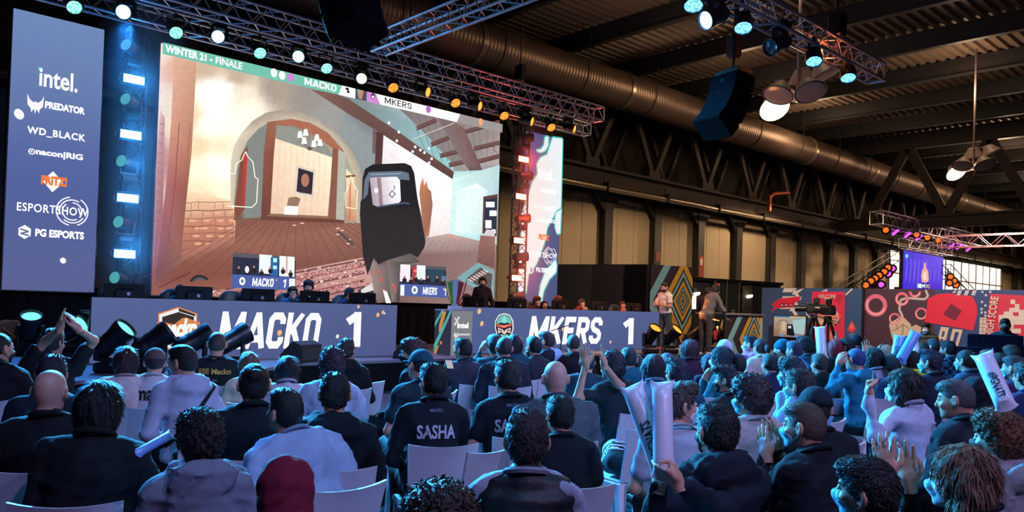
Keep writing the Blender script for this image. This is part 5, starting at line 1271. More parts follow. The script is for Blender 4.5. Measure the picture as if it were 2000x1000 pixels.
def surfnet(fn, lo, hi, h):
    lo = np.asarray(lo, np.float32); hi = np.asarray(hi, np.float32)
    n = np.ceil((hi - lo) / h).astype(int) + 1
    ax = [lo[i] + h * np.arange(n[i], dtype=np.float32) for i in range(3)]
    G = np.stack(np.meshgrid(*ax, indexing='ij'), -1).reshape(-1, 3)
    F = fn(G).reshape(n)
    S = F < 0
    c = np.zeros(n - 1, np.int8)
    for i in (0, 1):
        for j in (0, 1):
            for k in (0, 1): c += S[i:n[0] - 1 + i, j:n[1] - 1 + j, k:n[2] - 1 + k]
    mk = (c > 0) & (c < 8)
    cells = np.argwhere(mk); m = len(cells)
    ids = -np.ones(n - 1, np.int64); ids[mk] = np.arange(m)
    acc = np.zeros((m, 3)); cnt = np.zeros(m)
    for a in range(3):
        b, d = [q for q in range(3) if q != a]
        for i in (0, 1):
            for j in (0, 1):
                o = np.zeros(3, int); o[b] = i; o[d] = j
                p = cells + o; e = p.copy(); e[:, a] += 1
                f0 = F[p[:, 0], p[:, 1], p[:, 2]]; f1 = F[e[:, 0], e[:, 1], e[:, 2]]
                x = (f0 < 0) != (f1 < 0)
                t = f0[x] / (f0[x] - f1[x]); q = p[x].astype(float); q[:, a] += t
                acc[x] += q; cnt[x] += 1
    V = lo + h * (acc / np.maximum(cnt, 1)[:, None])
    Q = []
    for a in range(3):
        b, d = (a + 1) % 3, (a + 2) % 3
        sl0 = [slice(None)] * 3; sl1 = [slice(None)] * 3
        sl0[a] = slice(0, n[a] - 1); sl1[a] = slice(1, n[a])
        s0, s1 = S[tuple(sl0)], S[tuple(sl1)]
        e = np.argwhere(s0 != s1)
        e = e[(e[:, b] > 0) & (e[:, d] > 0) & (e[:, b] < n[b] - 1) & (e[:, d] < n[d] - 1)]
        fl = s0[e[:, 0], e[:, 1], e[:, 2]]
        def g(ob, od):
            p = e.copy(); p[:, b] -= ob; p[:, d] -= od
            return ids[p[:, 0], p[:, 1], p[:, 2]]
        q = np.column_stack((g(0, 0), g(1, 0), g(1, 1), g(0, 1)))
        q[~fl] = q[~fl][:, ::-1]
        Q.append(q)
    return V, np.vstack(Q)
def raw_mesh(name, V, Q, mats, mi=None, smooth=True):
    """fast mesh from arrays; Q rows are quads (or triangles)"""
    me = bpy.data.meshes.new(name); w = Q.shape[1]
    me.vertices.add(len(V)); me.vertices.foreach_set('co', np.ascontiguousarray(V, np.float32).ravel())
    me.loops.add(Q.size); me.loops.foreach_set('vertex_index', np.ascontiguousarray(Q, np.int32).ravel())
    me.polygons.add(len(Q)); me.polygons.foreach_set('loop_start', np.arange(0, Q.size, w, dtype=np.int32))
    me.polygons.foreach_set('loop_total', np.full(len(Q), w, np.int32))
    for m in mats: me.materials.append(m)
    if mi is not None: me.polygons.foreach_set('material_index', np.ascontiguousarray(mi, np.int32))
    me.polygons.foreach_set('use_smooth', np.full(len(Q), smooth))
    me.update(calc_edges=True); me.validate()
    return me
_ph = NPR.uniform(0, 6.28, (6, 3)); _fq = NPR.uniform(-1, 1, (6, 3)); _fq /= np.linalg.norm(_fq, axis=1)[:, None]
def ripple(P, f, amp, seed=0):
    d = 0
    for i in range(4): d = d + np.sin(P @ (_fq[(i + seed) % 6] * f * (1 + .37 * i)) + _ph[i, (seed + i) % 3] + seed) / (1 + .5 * i)
    return d * amp * .5
def folds(P, f, amp, seed=0):
    """creases of loose cloth: sharp ridges that wander"""
    d = 0
    for i in range(3):
        a, b = _fq[(i + seed) % 6], _fq[(i + seed + 3) % 6]
        d = d + (1 - np.abs(np.sin(P @ (a * f * (1 + .3 * i)) + .9 * np.sin(P @ (b * f * .6) + seed) + _ph[i, seed % 3]))) ** 3
    return -d * amp
def bumps(P, s, amp, seed=1):
    a = np.sin(P[:, 0] / s + seed) * np.sin(P[:, 1] / s * 1.1 + seed * 2.1) * np.sin(P[:, 2] / s * .9 + seed * .7)
    b = np.sin(P[:, 0] / s * 2.1 + 1.3 * seed) * np.sin(P[:, 1] / s * 1.9) * np.sin(P[:, 2] / s * 2.3 + seed)
    return amp * (a + .6 * b)

# ---- heads (centre between the ears, +Y is the face, top at z = .118)
LODH = (.0068, .010, .0145)
LODC = (.014, .021, .030)
def cranium(P, g=0.): return ell(P, (0, -.012, .03), (.076 + g, .097 + g, .088 + g))
def skull(P, g=0.): return smin(cranium(P, g), ell(P, (0, -.020, -.022), (.064 + g, .080 + g, .064 + g)), .03)
def face_d(P, g=0.):
    d = smin(ell(P, (0, .028, -.028), (.064 + g, .070 + g, .086 + g)), ell(P, (0, .036, -.078), (.047 + g, .053 + g, .038 + g)), .03)
    d = smin(d, ell(P, (0, .082, -.096), (.02 + g, .018 + g, .018 + g)), .02)
    return d
def head_sdf(P):
    d = smin(cranium(P), face_d(P), .03)
    d = smin(d, ell(P, (0, -.020, -.022), (.064, .080, .064)), .03)
    d = smin(d, rc(P, (0, .092, .018), (0, .116, -.028), .007, .013), .014)
    d = smin(d, ell(P, (0, .106, -.034), (.019, .011, .009)), .008)
    d = smin(d, rc(P, (-.036, .080, .030), (.036, .080, .030), .010, .010), .02)
    for s in (-1, 1):
        d = smax(d, -ell(P, (s * .031, .112, .010), (.018, .018, .011)), .012)
        d = smin(d, ell(P, (s * .045, .072, -.028), (.018, .02, .016)), .02)
        e = ell(P, (s * .083, -.012, -.004), (.012, .026, .037), np.array(Euler((0, 0, s * .45)).to_matrix())); e = smax(e, -ell(P, (s * .094, .0, .0), (.009, .014, .022)), .006)
        d = smin(d, e, .006)
    d = smin(d, rc(P, (-.019, .094, -.061), (.019, .094, -.061), .007, .007), .008)
    d = smax(d, -rc(P, (-.022, .104, -.0605), (.022, .104, -.0605), .0022, .0022), .003)
    return smin(d, rc(P, (0, -.024, -.05), (0, -.045, -.22), .054, .064), .025)
_heads = {}
def head_template(l):
    if l not in _heads:
        V, Q = surfnet(head_sdf, (-.11, -.13, -.22), (.11, .15, .14), LODH[l])
        C = V[Q].mean(1); mi = np.zeros(len(Q), int)
        mi[(np.abs(C[:, 0]) < .022) & (C[:, 1] > .088) & (np.abs(C[:, 2] + .061) < .009)] = 1
        mi[(np.abs(np.abs(C[:, 0]) - .031) < .017) & (C[:, 1] > .075) & (np.abs(C[:, 2] - .033 + .1 * (np.abs(C[:, 0]) - .03)) < .0055)] = 3
        parts = [(V, Q, mi)]
        if l < 2:
            for s in (-1, 1):
                n1, n2 = 10, 7; th = np.linspace(0, math.pi, n2); ph = np.arange(n1) * 2 * math.pi / n1
                W = np.array([(math.sin(a) * math.cos(b), math.cos(a), math.sin(a) * math.sin(b)) for a in th for b in ph]) * .0125 + (s * .031, .0855, .010)
                q = np.array([(i * n1 + j, i * n1 + (j + 1) % n1, (i + 1) * n1 + (j + 1) % n1, (i + 1) * n1 + j) for i in range(n2 - 1) for j in range(n1)])
                parts.append((W, q, np.where(np.repeat(np.arange(n2 - 1), n1) < 1, 3, 2)))
        _heads[l] = join(parts)
    return _heads[l]
def join(parts):
    Vs, Qs, Ms, n = [], [], [], 0
    for V, Q, M_ in parts:
        Vs.append(V); Qs.append(Q + n); Ms.append(np.broadcast_to(M_, len(Q))); n += len(V)
    return np.vstack(Vs), np.vstack(Qs), np.concatenate(Ms)

# ---- hair
def region(P, c=-.018): return c - (P[:, 2] - P[:, 1]) * .707
def hair_sdf(style):
    def f(P):
        if style == 'buzz':
            return smax(skull(P, .004), region(P, -.012), .01)
        if style == 'fade':
            d = smax(skull(P, .005), region(P, -.016), .008)
            return smin(d, smax(ell(P, (0, .012, .082), (.070, .092, .048)), .045 - P[:, 2], .02), .015)
        if style == 'short':
            d = smax(skull(P, .010) + bumps(P, .011, .003), region(P, -.022), .012)
            return smin(d, ell(P, (0, .018, .082), (.068, .088, .046)) + bumps(P, .010, .004), .02)
        if style == 'quiff':
            d = smax(skull(P, .008), region(P, -.018), .01)
            d = smin(d, ell(P, (0, .03, .095), (.066, .082, .045)) + bumps(P, .011, .005), .02)
            return smin(d, ell(P, (0, .072, .105), (.052, .04, .034)) + bumps(P, .012, .005, 3), .02)
        if style == 'curly':
            d = smax(skull(P, .022), region(P, -.024), .02)
            d = smin(d, ell(P, (0, .02, .088), (.088, .098, .06)), .03)
            return d + bumps(P, .0085, .008) + bumps(P, .004, .003, 5)
        if style == 'afro':
            d = smax(skull(P, .036), region(P, -.03), .03)
            d = smin(d, ell(P, (0, .015, .09), (.105, .11, .075)), .03)
            return d + bumps(P, .010, .009) + bumps(P, .0045, .004, 5)
        fc = -ell(P, (0, .11, -.035), (.074, .100, .095))
        if style == 'long':
            d = smin(cranium(P, .017), ell(P, (0, -.045, -.10), (.098, .062, .17)), .04)
            d = smin(d, rc(P, (.075, -.02, .02), (.086, -.02, -.19), .03, .026), .03); d = smin(d, rc(P, (-.075, -.02, .02), (-.086, -.02, -.19), .03, .026), .03)
            return smax(d + bumps(P * np.float32([1, 1, .25]), .010, .005), fc, .012)
        if style == 'wavy':
            d = smin(cranium(P, .025), ell(P, (0, -.035, -.06), (.112, .08, .15)), .05)
            d = smin(d, rc(P, (.08, -.02, .02), (.09, -.015, -.17), .034, .03), .03); d = smin(d, rc(P, (-.08, -.02, .02), (-.09, -.015, -.17), .034, .03), .03)
            return smax(d + bumps(P, .014, .009), fc, .012)
        if style == 'bob':
            d = smin(cranium(P, .02), ell(P, (0, -.03, -.035), (.10, .082, .105)), .04)
            return smax(d + bumps(P * np.float32([1, 1, .3]), .010, .005), fc, .012)
        d = smax(skull(P, .010), region(P, -.02), .012) + bumps(P * np.float32([1, .4, 1]), .008, .002)
        if style == 'bun': d = smin(d, ell(P, (0, -.105, .065), (.038, .034, .036)) + bumps(P, .008, .004), .012)
        if style == 'pony':
            d = smin(d, rc(P, (0, -.10, .045), (0, -.15, -.0), .026, .034), .02); d = smin(d, rc(P, (0, -.15, 0.), (0, -.13, -.19), .036, .014), .02) + bumps(P * np.float32([1, 1, .3]), .008, .003)
        return d
    return f
HTOP = dict(buzz=.122, fade=.13, short=.13, quiff=.145, curly=.15, afro=.168, long=.136, wavy=.145, bob=.14, bun=.132, pony=.132, bald=.118, cap=.138, beanie=.15, hood=.155)
_hair = {}
def hair_template(style, l):
    k = (style, l)
    if k in _hair: return _hair[k]
    lo, hi = (-.16, -.20, -.32), (.16, .16, .19)
    V, Q = surfnet(hair_sdf(style), lo, hi, LODH[l] * (1.15 if l else 1.0))
    T = np.vstack((Q[:, [0, 1, 2]], Q[:, [0, 2, 3]]))
    n_l = ((2600, 800, 0) if style not in ('long', 'wavy', 'bob') else (4200, 1100, 350))[l]
    if n_l and style not in ('buzz',):
        # separate locks over the mass so that the outline breaks up
        r = np.random.RandomState(len(style) * 7 + l)
        f = T[r.randint(0, len(T), n_l)]; w = r.dirichlet((1, 1, 1), n_l)
        p = (V[f] * w[:, :, None]).sum(1); nr = np.cross(V[f[:, 1]] - V[f[:, 0]], V[f[:, 2]] - V[f[:, 0]]); nr /= np.linalg.norm(nr, axis=1)[:, None] + 1e-9
        if np.mean((nr * (p - (0, -.01, .02))).sum(1)) < 0: nr = -nr
        fl = p - np.array((0, -.045, .13)); fl[:, 2] -= .02
        if style in ('long', 'wavy', 'bob'): fl = fl * (.6, .6, 1) + (0, 0, -.12)
        if style in ('quiff', 'short', 'fade'): fl = fl + np.where(p[:, 2:3] > .08, 1, 0) * np.array((0, .16, .02))
        if style in ('curly', 'afro'): fl = r.normal(size=fl.shape)
        fl += r.normal(size=fl.shape) * (.012 if style in ('long', 'wavy', 'bob') else .035)
        fl -= nr * (fl * nr).sum(1)[:, None]; fl /= np.linalg.norm(fl, axis=1)[:, None] + 1e-9
        L = {'fade': .012, 'short': .018, 'quiff': .026, 'curly': .012, 'afro': .014, 'long': .075, 'wavy': .065, 'bob': .055}.get(style, .022) * r.uniform(.6, 1.3, n_l)[:, None]
        if style == 'fade': L = L * np.where(p[:, 2:3] > .07, 1, .35)
        lift = {'curly': .45, 'afro': .45, 'quiff': .28, 'short': .20}.get(style, .015)
        sd = np.cross(fl, nr); wd = (.0024 if l == 0 else .0042) if style not in ('long', 'wavy', 'bob') else (.0022, .0036, .006)[l]
        a = p - nr * .002; b = p + fl * L * .55 + nr * (L * lift + .002); c = p + fl * L + nr * L * lift * (.6 if style not in ('curly', 'afro') else 1.2)
        if style in ('long', 'wavy', 'bob'):      # keep the face free
            ok = (ell(c, (0, .125, -.04), (.082, .105, .115)) > 0) & (ell(b, (0, .125, -.04), (.082, .105, .115)) > 0)
            a, b, c, sd = a[ok], b[ok], c[ok], sd[ok]; n_l = int(ok.sum())
        W = np.stack((a - sd * wd, a + sd * wd, b + sd * wd * .8, b - sd * wd * .8, c), 1).reshape(-1, 3)
        o = len(V) + 5 * np.arange(n_l)[:, None]
        T = np.vstack((T, o + [0, 1, 2], o + [0, 2, 3], o + [3, 2, 4])); V = np.vstack((V, W))
    _hair[k] = raw_mesh('hair', V, T, [None])
    return _hair[k]
def hair_mat(rgb):
    return mat('hair', rgb, .52, var=.35, scale=60, bump=.6, bscale=220, stretch=(1, .3, 1))

# ---- headwear and face items
_items = {}
def item(kind, l):
    k = (kind, min(l, 1))
    if k in _items: return _items[k]
    h = (.0065, .0095)[min(l, 1)]
    if kind == 'mask':
        def f(P):
            d = smin(head_sdf(P) - .0065, ell(P, (0, .100, -.04), (.027, .029, .034)), .02)
            d = np.maximum(d, -(d + .0085))
            return smax(d, ell(P, (0, .085, -.060), (.078, .082, .056)), .006)
        V, Q = surfnet(f, (-.10, -.0, -.14), (.10, .17, .02), h * .8)
        st = MB()
        for s in (-1, 1):
            st.path([(s * .058, .052, -.03), (s * .073, .02, -.008), (s * .086, -.018, .02)], .0022, 4); st.path([(s * .054, .05, -.08), (s * .07, .015, -.05), (s * .084, -.02, -.03)], .0022, 4)
        W = np.vstack(st.v); q4 = np.array([q for q in st.f if len(q) == 4])
        V, Q, _ = join([(V, Q, 0), (W, q4, 0)])
        _items[k] = raw_mesh('face_mask', V, Q, [None])
    elif kind == 'cap':
        def f(P):
            d = smax(cranium(P, .018), .015 - P[:, 2] - .15 * P[:, 1], .006)
            d = smin(d, ell(P, (0, -.012, .128), (.008, .008, .006)), .004)
            return smin(d, np.maximum(ell(P, (0, .125, .028), (.075, .075, .011)), .05 - P[:, 1]), .006)
        V, Q = surfnet(f, (-.12, -.14, -.02), (.12, .22, .15), h); _items[k] = raw_mesh('cap', V, Q, [None])
    elif kind == 'beanie':
        def f(P):
            d = smax(ell(P, (0, -.015, .04), (.09, .112, .108)), .012 - P[:, 2] + .25 * P[:, 1], .01)
            c = np.maximum(ell(P, (0, -.014, .03), (.098, .12, .1)), np.abs(P[:, 2] - .032 - .25 * P[:, 1]) - .022)
            return smin(d, c, .008) + .0015 * np.sin(np.arctan2(P[:, 0], P[:, 1] + .012) * 40)
        V, Q = surfnet(f, (-.12, -.15, -.06), (.12, .14, .17), h); _items[k] = raw_mesh('beanie', V, Q, [None])
    elif kind == 'hood':
        def f(P):
            d = smin(ell(P, (0, -.03, .02), (.108, .125, .135)), rc(P, (0, -.05, -.1), (0, -.06, -.2), .10, .13), .05)
            d = smax(d, -ell(P, (0, .09, -.02), (.085, .13, .118)), .02)
            return d + ripple(P, 40, .006, 2) + ripple(P * np.float32([1, 1, 2]), 90, .003, 1)
        V, Q = surfnet(f, (-.16, -.2, -.26), (.16, .14, .19), h * 1.2); _items[k] = raw_mesh('hood', V, Q, [None])
    elif kind == 'glasses':
        m = MB()
        for s in (-1, 1):
            m.path([(s * .033 + .023 * math.cos(a), .113 - .004 * abs(math.cos(a)), .008 + .018 * math.sin(a)) for a in np.linspace(0, 2 * math.pi, 13)], .0024, 4)
            m.path([(s * .056, .106, .012), (s * .076, .05, .014), (s * .084, -.012, .014)], .0024, 4)
        m.path([(-.011, .117, .012), (.011, .117, .012)], .0024, 4); _items[k] = m.mesh('glasses', None)
    elif kind == 'headset':
        m = MB().path([(.1 * math.cos(a), -.01, .02 + .118 * math.sin(a)) for a in np.linspace(0, math.pi, 15)], .011, 6)
        for s in (-1, 1): m.lathe([(.0, -.02), (.032, -.02), (.042, -.008), (.042, .012), (.03, .02)], 16, aim((s * .092, -.006, -.002), (s, 0, 0)))
        m.path([(-.1, .02, -.02), (-.085, .09, -.07), (-.03, .125, -.075)], .004, 5); _items[k] = m.mesh('headset', None, True)
    return _items[k]
def put(name, me, parent, M, m):
    o = link(name, me, parent); o.matrix_local = M
    o.material_slots[0].link = 'OBJECT'; o.material_slots[0].material = m
    return o

# ---- hands: wrist at origin, fingers along +Y, back of the hand +Z, thumb at +X
def hand_sdf(curl, spread, fist):
    segs = []
    for i, (x, L) in enumerate(((-.031, .060), (-.0105, .074), (.0105, .079), (.031, .070))):
        p = np.array((x, .088 - .006 * abs(i - 1.7), 0.)); a = 0.; sx = (i - 1.6) * spread
        for j, fr in enumerate((.45, .32, .27)):
            a += curl * (1.0, 1.15, .8)[j]
            q = p + L * fr * np.array((math.sin(sx), math.cos(sx) * math.cos(a), -math.sin(a)))
            segs.append((p, q, .0092 - .0011 * j, .0085 - .0011 * j)); p = q
    t = [np.array((.030, .018, -.004)), np.array((.056, .052, -.014 - .5 * fist * .02)), np.array((.060 - .045 * fist, .082, -.02 - .03 * fist)), np.array((.056 - .075 * fist, .103, -.022 - .03 * fist))]
    for a, b, r0, r1 in zip(t, t[1:], (.015, .0115, .010), (.0115, .010, .008)): segs.append((a, b, r0, r1))
    def f(P):
        d = ell(P, (0, .052, 0), (.043, .052, .0155)); d = smin(d, rc(P, (0, -.03, 0), (0, .02, 0), .026, .03), .025)
        d = smin(d, ell(P, (.028, .035, -.008), (.02, .03, .015)), .012)
        for s in segs: d = smin(d, rc(P, *s), .005)
        return d
    return f
HP = dict(open=(.06, .10, 0), relaxed=(.42, .05, .2), grip=(1.25, .0, 1), flat=(.16, .03, 0))
_hands = {}
def hand_template(pose, l):
    k = (pose, l)
    if k not in _hands: _hands[k] = surfnet(hand_sdf(*HP[pose]), (-.09, -.04, -.1), (.09, .19, .04), (.0062, .0080, .0115)[l])
    return _hands[k]

ARMS = dict(  # elbow, wrist, finger direction, palm direction, hand pose - right side, before leaning
    lap=((.25, .04, .70), (.13, .29, .60), (-.35, .9, -.25), (0, -.2, -1), 'relaxed'),
    fold=((.26, .10, .71), (-.02, .25, .76), (-1, .2, .05), (0, -1, 0), 'relaxed'),
    clap=((.26, .13, .72), (.055, .33, .90), (-.05, .45, .9), (-1, 0, 0), 'open'),
    claphigh=((.27, .20, .82), (.06, .34, 1.06), (-.1, .15, 1), (-1, 0, 0), 'open'),
    up=((.37, .12, 1.10), (.17, .18, 1.36), (-.55, .1, .8), (-.8, 0, -.5), 'flat'),
    raise_=((.30, .16, .98), (.24, .26, 1.22), (-.05, .1, 1), (-.5, .85, 0), 'open'),
    phone=((.25, .16, .74), (.12, .34, 1.0), (-.15, .2, 1), (-.6, -.8, 0), 'grip'),
    ear=((.30, .08, .86), (.13, .10, 1.12), (-.25, -.1, 1), (-1, 0, 0), 'relaxed'),
    chin=((.22, .24, .68), (.06, .20, .98), (-.35, -.2, .9), (0, -1, 0), 'relaxed'),
    desk=((.27, .10, .70), (.16, .36, .72), (-.1, 1, 0), (0, 0, -1), 'relaxed'),
    lean=((.27, .20, .74), (.20, .42, .62), (-.1, 1, -.2), (0, 0, -1), 'flat'),
    stick=((.25, .16, .72), (.09, .36, .86), (-.3, .3, .9), (-1, .2, 0), 'grip'),
    hang=((.25, -.04, .68), (.26, .03, .44), (0, .15, -1), (-1, 0, 0), 'relaxed'),
    side=((.30, .0, .70), (.30, .22, .58), (0, 1, -.2), (0, 0, -1), 'relaxed'))
SKIN = (206, 150, 124)
def cloth(rgb, rough=.85): return mat('fabric', rgb, rough, var=.22, scale=14, bump=.45, bscale=26, spec=.28)
_seedn = [0]
PEOPLE = []
def person(desc, px, ytop, D, rel=None, hrel=0., hp=0., hr=0., lean=.10, tw=0., roll=0., hair='short', hc=(34, 26, 24), top=(24, 24, 28), top2=None, sleeve='long', pants=(30, 32, 42), arms='lap', mask=None,
           wear=None, wc=(30, 30, 34), glasses=False, headset=False, stand=False, skin=SKIN, chair=True, fat=1., hoodie=False, back_text=None, group='people seated in the audience', seat_z=0., label=None, lod=None, facing=None, beard=None, vest=None, knees=.0, strap=None):
    """one person whose head top is seen at photo (px, ytop), D metres deep into the picture"""
    _seedn[0] += 1; seed = _seedn[0]
    l = lod if lod is not None else (0 if D < 3.9 else 1 if D < 7.2 else 2)
    fD = 1.
    if chair is True and not stand:
        zt = atd(px, ytop, D)[2]
        if zt > 1.33: fD = 1 + .7 * (min(1.4, (EYE - 1.33) / max(EYE - zt, .05)) - 1)      # sitting people share one seat height
    D = D * fD
    T = atd(px, ytop, D)
    al = math.degrees(math.atan2(T[1], T[0]))
    if facing is None:
        if rel is None: rel = max(-10, (92 - al) * .62)
        facing = al + rel
    rz = math.radians(facing - 90)
    htop = HTOP[wear if wear in ('cap', 'beanie', 'hood') else hair]
    hipz = .93 if stand else .52
    dz = hipz - .52
    ca, sa = math.cos(lean), math.sin(lean); cr, sr = math.cos(roll), math.sin(roll)
    def up_(p, k=1.):
        """carry a torso point with the lean about the hips"""
        x, y, z = p; z -= .54
        a = lean * k; y, z = y * math.cos(a) + z * math.sin(a), z * math.cos(a) - y * math.sin(a)
        b = roll * k; x, z = x * math.cos(b) + z * math.sin(b), z * math.cos(b) - x * math.sin(b)
        c = tw * k * min(1, max(0, z / .3)); x, y = x * math.cos(c) - y * math.sin(c), x * math.sin(c) + y * math.cos(c)
        return np.array((x, y, z + .54 + dz))
    neck = up_((0, -.045, .985)); hc_l = up_((0, .008, 1.164))
    hy = math.radians(hrel)
    Mh = Matrix.Translation(Vector(hc_l)) @ Matrix.Rotation(hy + tw, 4, 'Z') @ Matrix.Rotation(-math.radians(hp) - lean * .3, 4, 'X') @ Matrix.Rotation(math.radians(hr) + roll * .5, 4, 'Y') @ Matrix.Scale(.94, 4)
    top_l = Mh @ Vector((0, 0, htop))
    s = (T[2] - seat_z) / top_l.z
    c_, s_ = math.cos(rz), math.sin(rz)
    ox, oy = T[0] - s * (c_ * top_l.x - s_ * top_l.y), T[1] - s * (s_ * top_l.x + c_ * top_l.y)
    root = thing('person', label or desc, 'person', (ox, oy, seat_z), rz, group)
    root.scale = (s, s, s)
    h = LODC[l]
    # arms
    if isinstance(arms, str): arms = (arms, arms)
    A = []
    for side, nm in zip((-1, 1), arms):
        if not isinstance(nm, str):
            # hand at a known place: ('px', 'py', depth, fingers, palm, pose, elbow bend)
            gx, gy, gd, fd, pd, hpz, bd = nm
            g = atd(gx, gy, gd * fD) - np.array((ox, oy, seat_z)); wr = np.array((c_ * g[0] + s_ * g[1], -s_ * g[0] + c_ * g[1], g[2])) / s
            sh = up_((side * .166 * fat, -.015, .955)); v = wr - sh; d_ = np.linalg.norm(v); v /= d_
            if d_ > .55: wr = sh + v * .55; d_ = .55
            a_ = (d_ * d_ + .29 ** 2 - .27 ** 2) / (2 * d_); bv = np.array(bd, float) * (side, 1, 1); bv -= v * (bv @ v); bv /= np.linalg.norm(bv)
            A.append((side, sh, sh + v * a_ + bv * math.sqrt(max(.29 ** 2 - a_ * a_, .0009)), wr, np.array(fd, float) * (side, 1, 1), np.array(pd, float) * (side, 1, 1), hpz)); continue
        e, w, fd, pd, hpz = ARMS[nm]; mx = np.array((side, 1, 1))
        k = .35 if nm in ('lap', 'desk', 'side') else 1.
        sh = up_((side * .166 * fat, -.015, .955))
        el, wr = up_(np.array(e) * mx, k if nm != 'lap' else .7), up_(np.array(w) * mx, k)
        if stand and nm == 'hang': pass
        fdv = np.array(fd) * mx; pdv = np.array(pd) * mx
        A.append((side, sh, el, wr, fdv, pdv, hpz))
    # body: chest core, neck, arms as one volume, then head and hands
    ch = up_((0, -.01, .86)); bl = up_((0, .0, .68)); yo = [up_((sd * .122, -.015, .965)) for sd in (-1, 1)]
    def body(P):
        d = smin(ell(P, ch, (.125 * fat, .075, .14)), ell(P, bl, (.11 * fat, .075, .13)), .05)
        d = smin(d, rc(P, yo[0], yo[1], .045, .045), .04)
        d = smin(d, rc(P, neck + (0, -.005, -.04), np.array(Mh @ Vector((0, -.03, -.09))), .062, .052), .03)
        ar = (.036, .030, .030, .023) if sleeve == 'long' else (.044, .036, .037, .025)
        for sd, sh, el, wr, fdv, pdv, hz_ in A: d = smin(d, smin(rc(P, sh, el, ar[0], ar[1]), rc(P, el, wr, ar[2], ar[3]), .02), .02)
        return d
    pts = np.array([q for a in A for q in a[1:4]] + [ch, bl, neck])
    lo, hi = pts.min(0) - .12, pts.max(0) + .12
    lo = np.minimum(lo, bl - .2); hi = np.maximum(hi, neck + .1)
    V, Q = surfnet(body, lo, hi, max(h * .85, .013))
    parts = [(V, Q, 0)]
    HV, HQ, HM = head_template(l); Mn = np.array(Mh)
    HVt = HV @ Mn[:3, :3].T + Mn[:3, 3]
    parts.append((HVt, HQ, HM))
    grips = {}
    for sd, sh, el, wr, fdv, pdv, hz_ in A:
        hv, hq = hand_template(hz_, l)
        y = fdv / np.linalg.norm(fdv); z = -pdv + y * (pdv @ y); z /= np.linalg.norm(z)
        if sd > 0: hv = hv * (-1, 1, 1); hq = hq[:, ::-1]
        x = np.cross(y, z); hv = hv * 1.02
        parts.append((hv @ np.column_stack((x, y, z)).T + wr, hq, 0)); grips[sd] = (wr, x, y, z)
    V, Q, MI = join(parts)
    sk = mat('skin', skin, .5, var=.12, scale=18, bump=.08, bscale=160)
    me = raw_mesh('body', V, Q, [sk, mat('lips', tuple(int(c * .8) for c in (skin[0], skin[1] * .8, skin[2] * .82)), .4, var=0), mat('eye_white', (225, 222, 218), .25, var=0), mat('dark_brow_iris', (40, 28, 24), .5, var=0)], MI)
    link('body', me, root)
    # upper garment
    def shirt(P):
        d = smin(ell(P, ch, (.166 * fat, .118 * (1 + (fat - 1) * .8), .185)), ell(P, up_((0, .005, .67)), (.158 * fat, .122 * fat, .17)), .06)
        d = smin(d, ell(P, up_((0, .0, .55)), (.180 * fat, .135 * fat, .09)), .05)
        d = smin(d, rc(P, yo[0], yo[1], .068, .068), .05)
        for sd in (-1, 1): d = smin(d, rc(P, up_((sd * .045, -.035, 1.015)), up_((sd * .13, -.018, .980)), .045, .055), .04)
        d = smin(d, rc(P, up_((0, -.025, .955)), up_((0, -.038, 1.020 if sleeve == 'long' or hoodie else 1.005)), .09, .070), .03)
        for sd, sh, el, wr, fdv, pdv, hz_ in A:
            if sleeve == 'none': d = smin(d, rc(P, sh, sh + (el - sh) * .05, .066, .062), .03); continue
            if sleeve == 'short': d = smin(d, rc(P, sh, sh + (el - sh) * .62, .062, .064), .035)
            else: d = smin(d, smin(rc(P, sh, el, .061, .052), rc(P, el, wr - (wr - el) * .04, .052, .039), .025), .035)
        if hoodie:
            hd = smin(ell(P, up_((0, -.095, 1.0)), (.135, .062, .092)), rc(P, up_((-.085, -.01, 1.03)), up_((.085, -.01, 1.03)), .048, .048), .03)
            hd = smax(hd, -ell(P, up_((0, -.058, 1.085)), (.082, .05, .07)), .012) + folds(P, 26, .008, seed % 4)
            d = smin(d, hd, .015)
        d = d + ripple(P * np.float32([1, 1, .6]), 30, .011, seed % 5) + ripple(P * np.float32([1, 1, 1.6]), 60, .0045, (seed + 2) % 5) + folds(P * np.float32([1, 1, .8]), 19, .011, seed % 5) + .006
        return d
    lo2, hi2 = pts.min(0) - .15, pts.max(0) + .15
    lo2 = np.minimum(lo2, up_((0, 0, .46)) - (.26 * fat, .22 * fat, .04)); hi2 = np.maximum(hi2, neck + (.26 * fat, .12, .14)); lo2[1] -= .06
    V, Q = surfnet(shirt, lo2, hi2, h)
    mats = [cloth(top)]
    mi = None
    if top2 is not None:
        C = V[Q].mean(1); mats.append(cloth(top2[0])); mi = top2[1](C, up_).astype(int)
    link('top', raw_mesh('top', V, Q, mats, mi), root)
    if l < 2 and not hoodie and wear != 'hood':
        # collar or neck band lying on the shoulders
        pts_c = [up_((.078 * math.cos(a), -.034 + .080 * math.sin(a), 1.040 - .022 * math.sin(a) + (.012 if sleeve == 'long' else -.004))) for a in np.linspace(0, 2 * math.pi, 21)]
        MB().path(pts_c, .013 if sleeve == 'long' else .009, 6).build('collar', cloth(tuple(min(255, int(c * .8 + 6)) for c in top)), root, True)
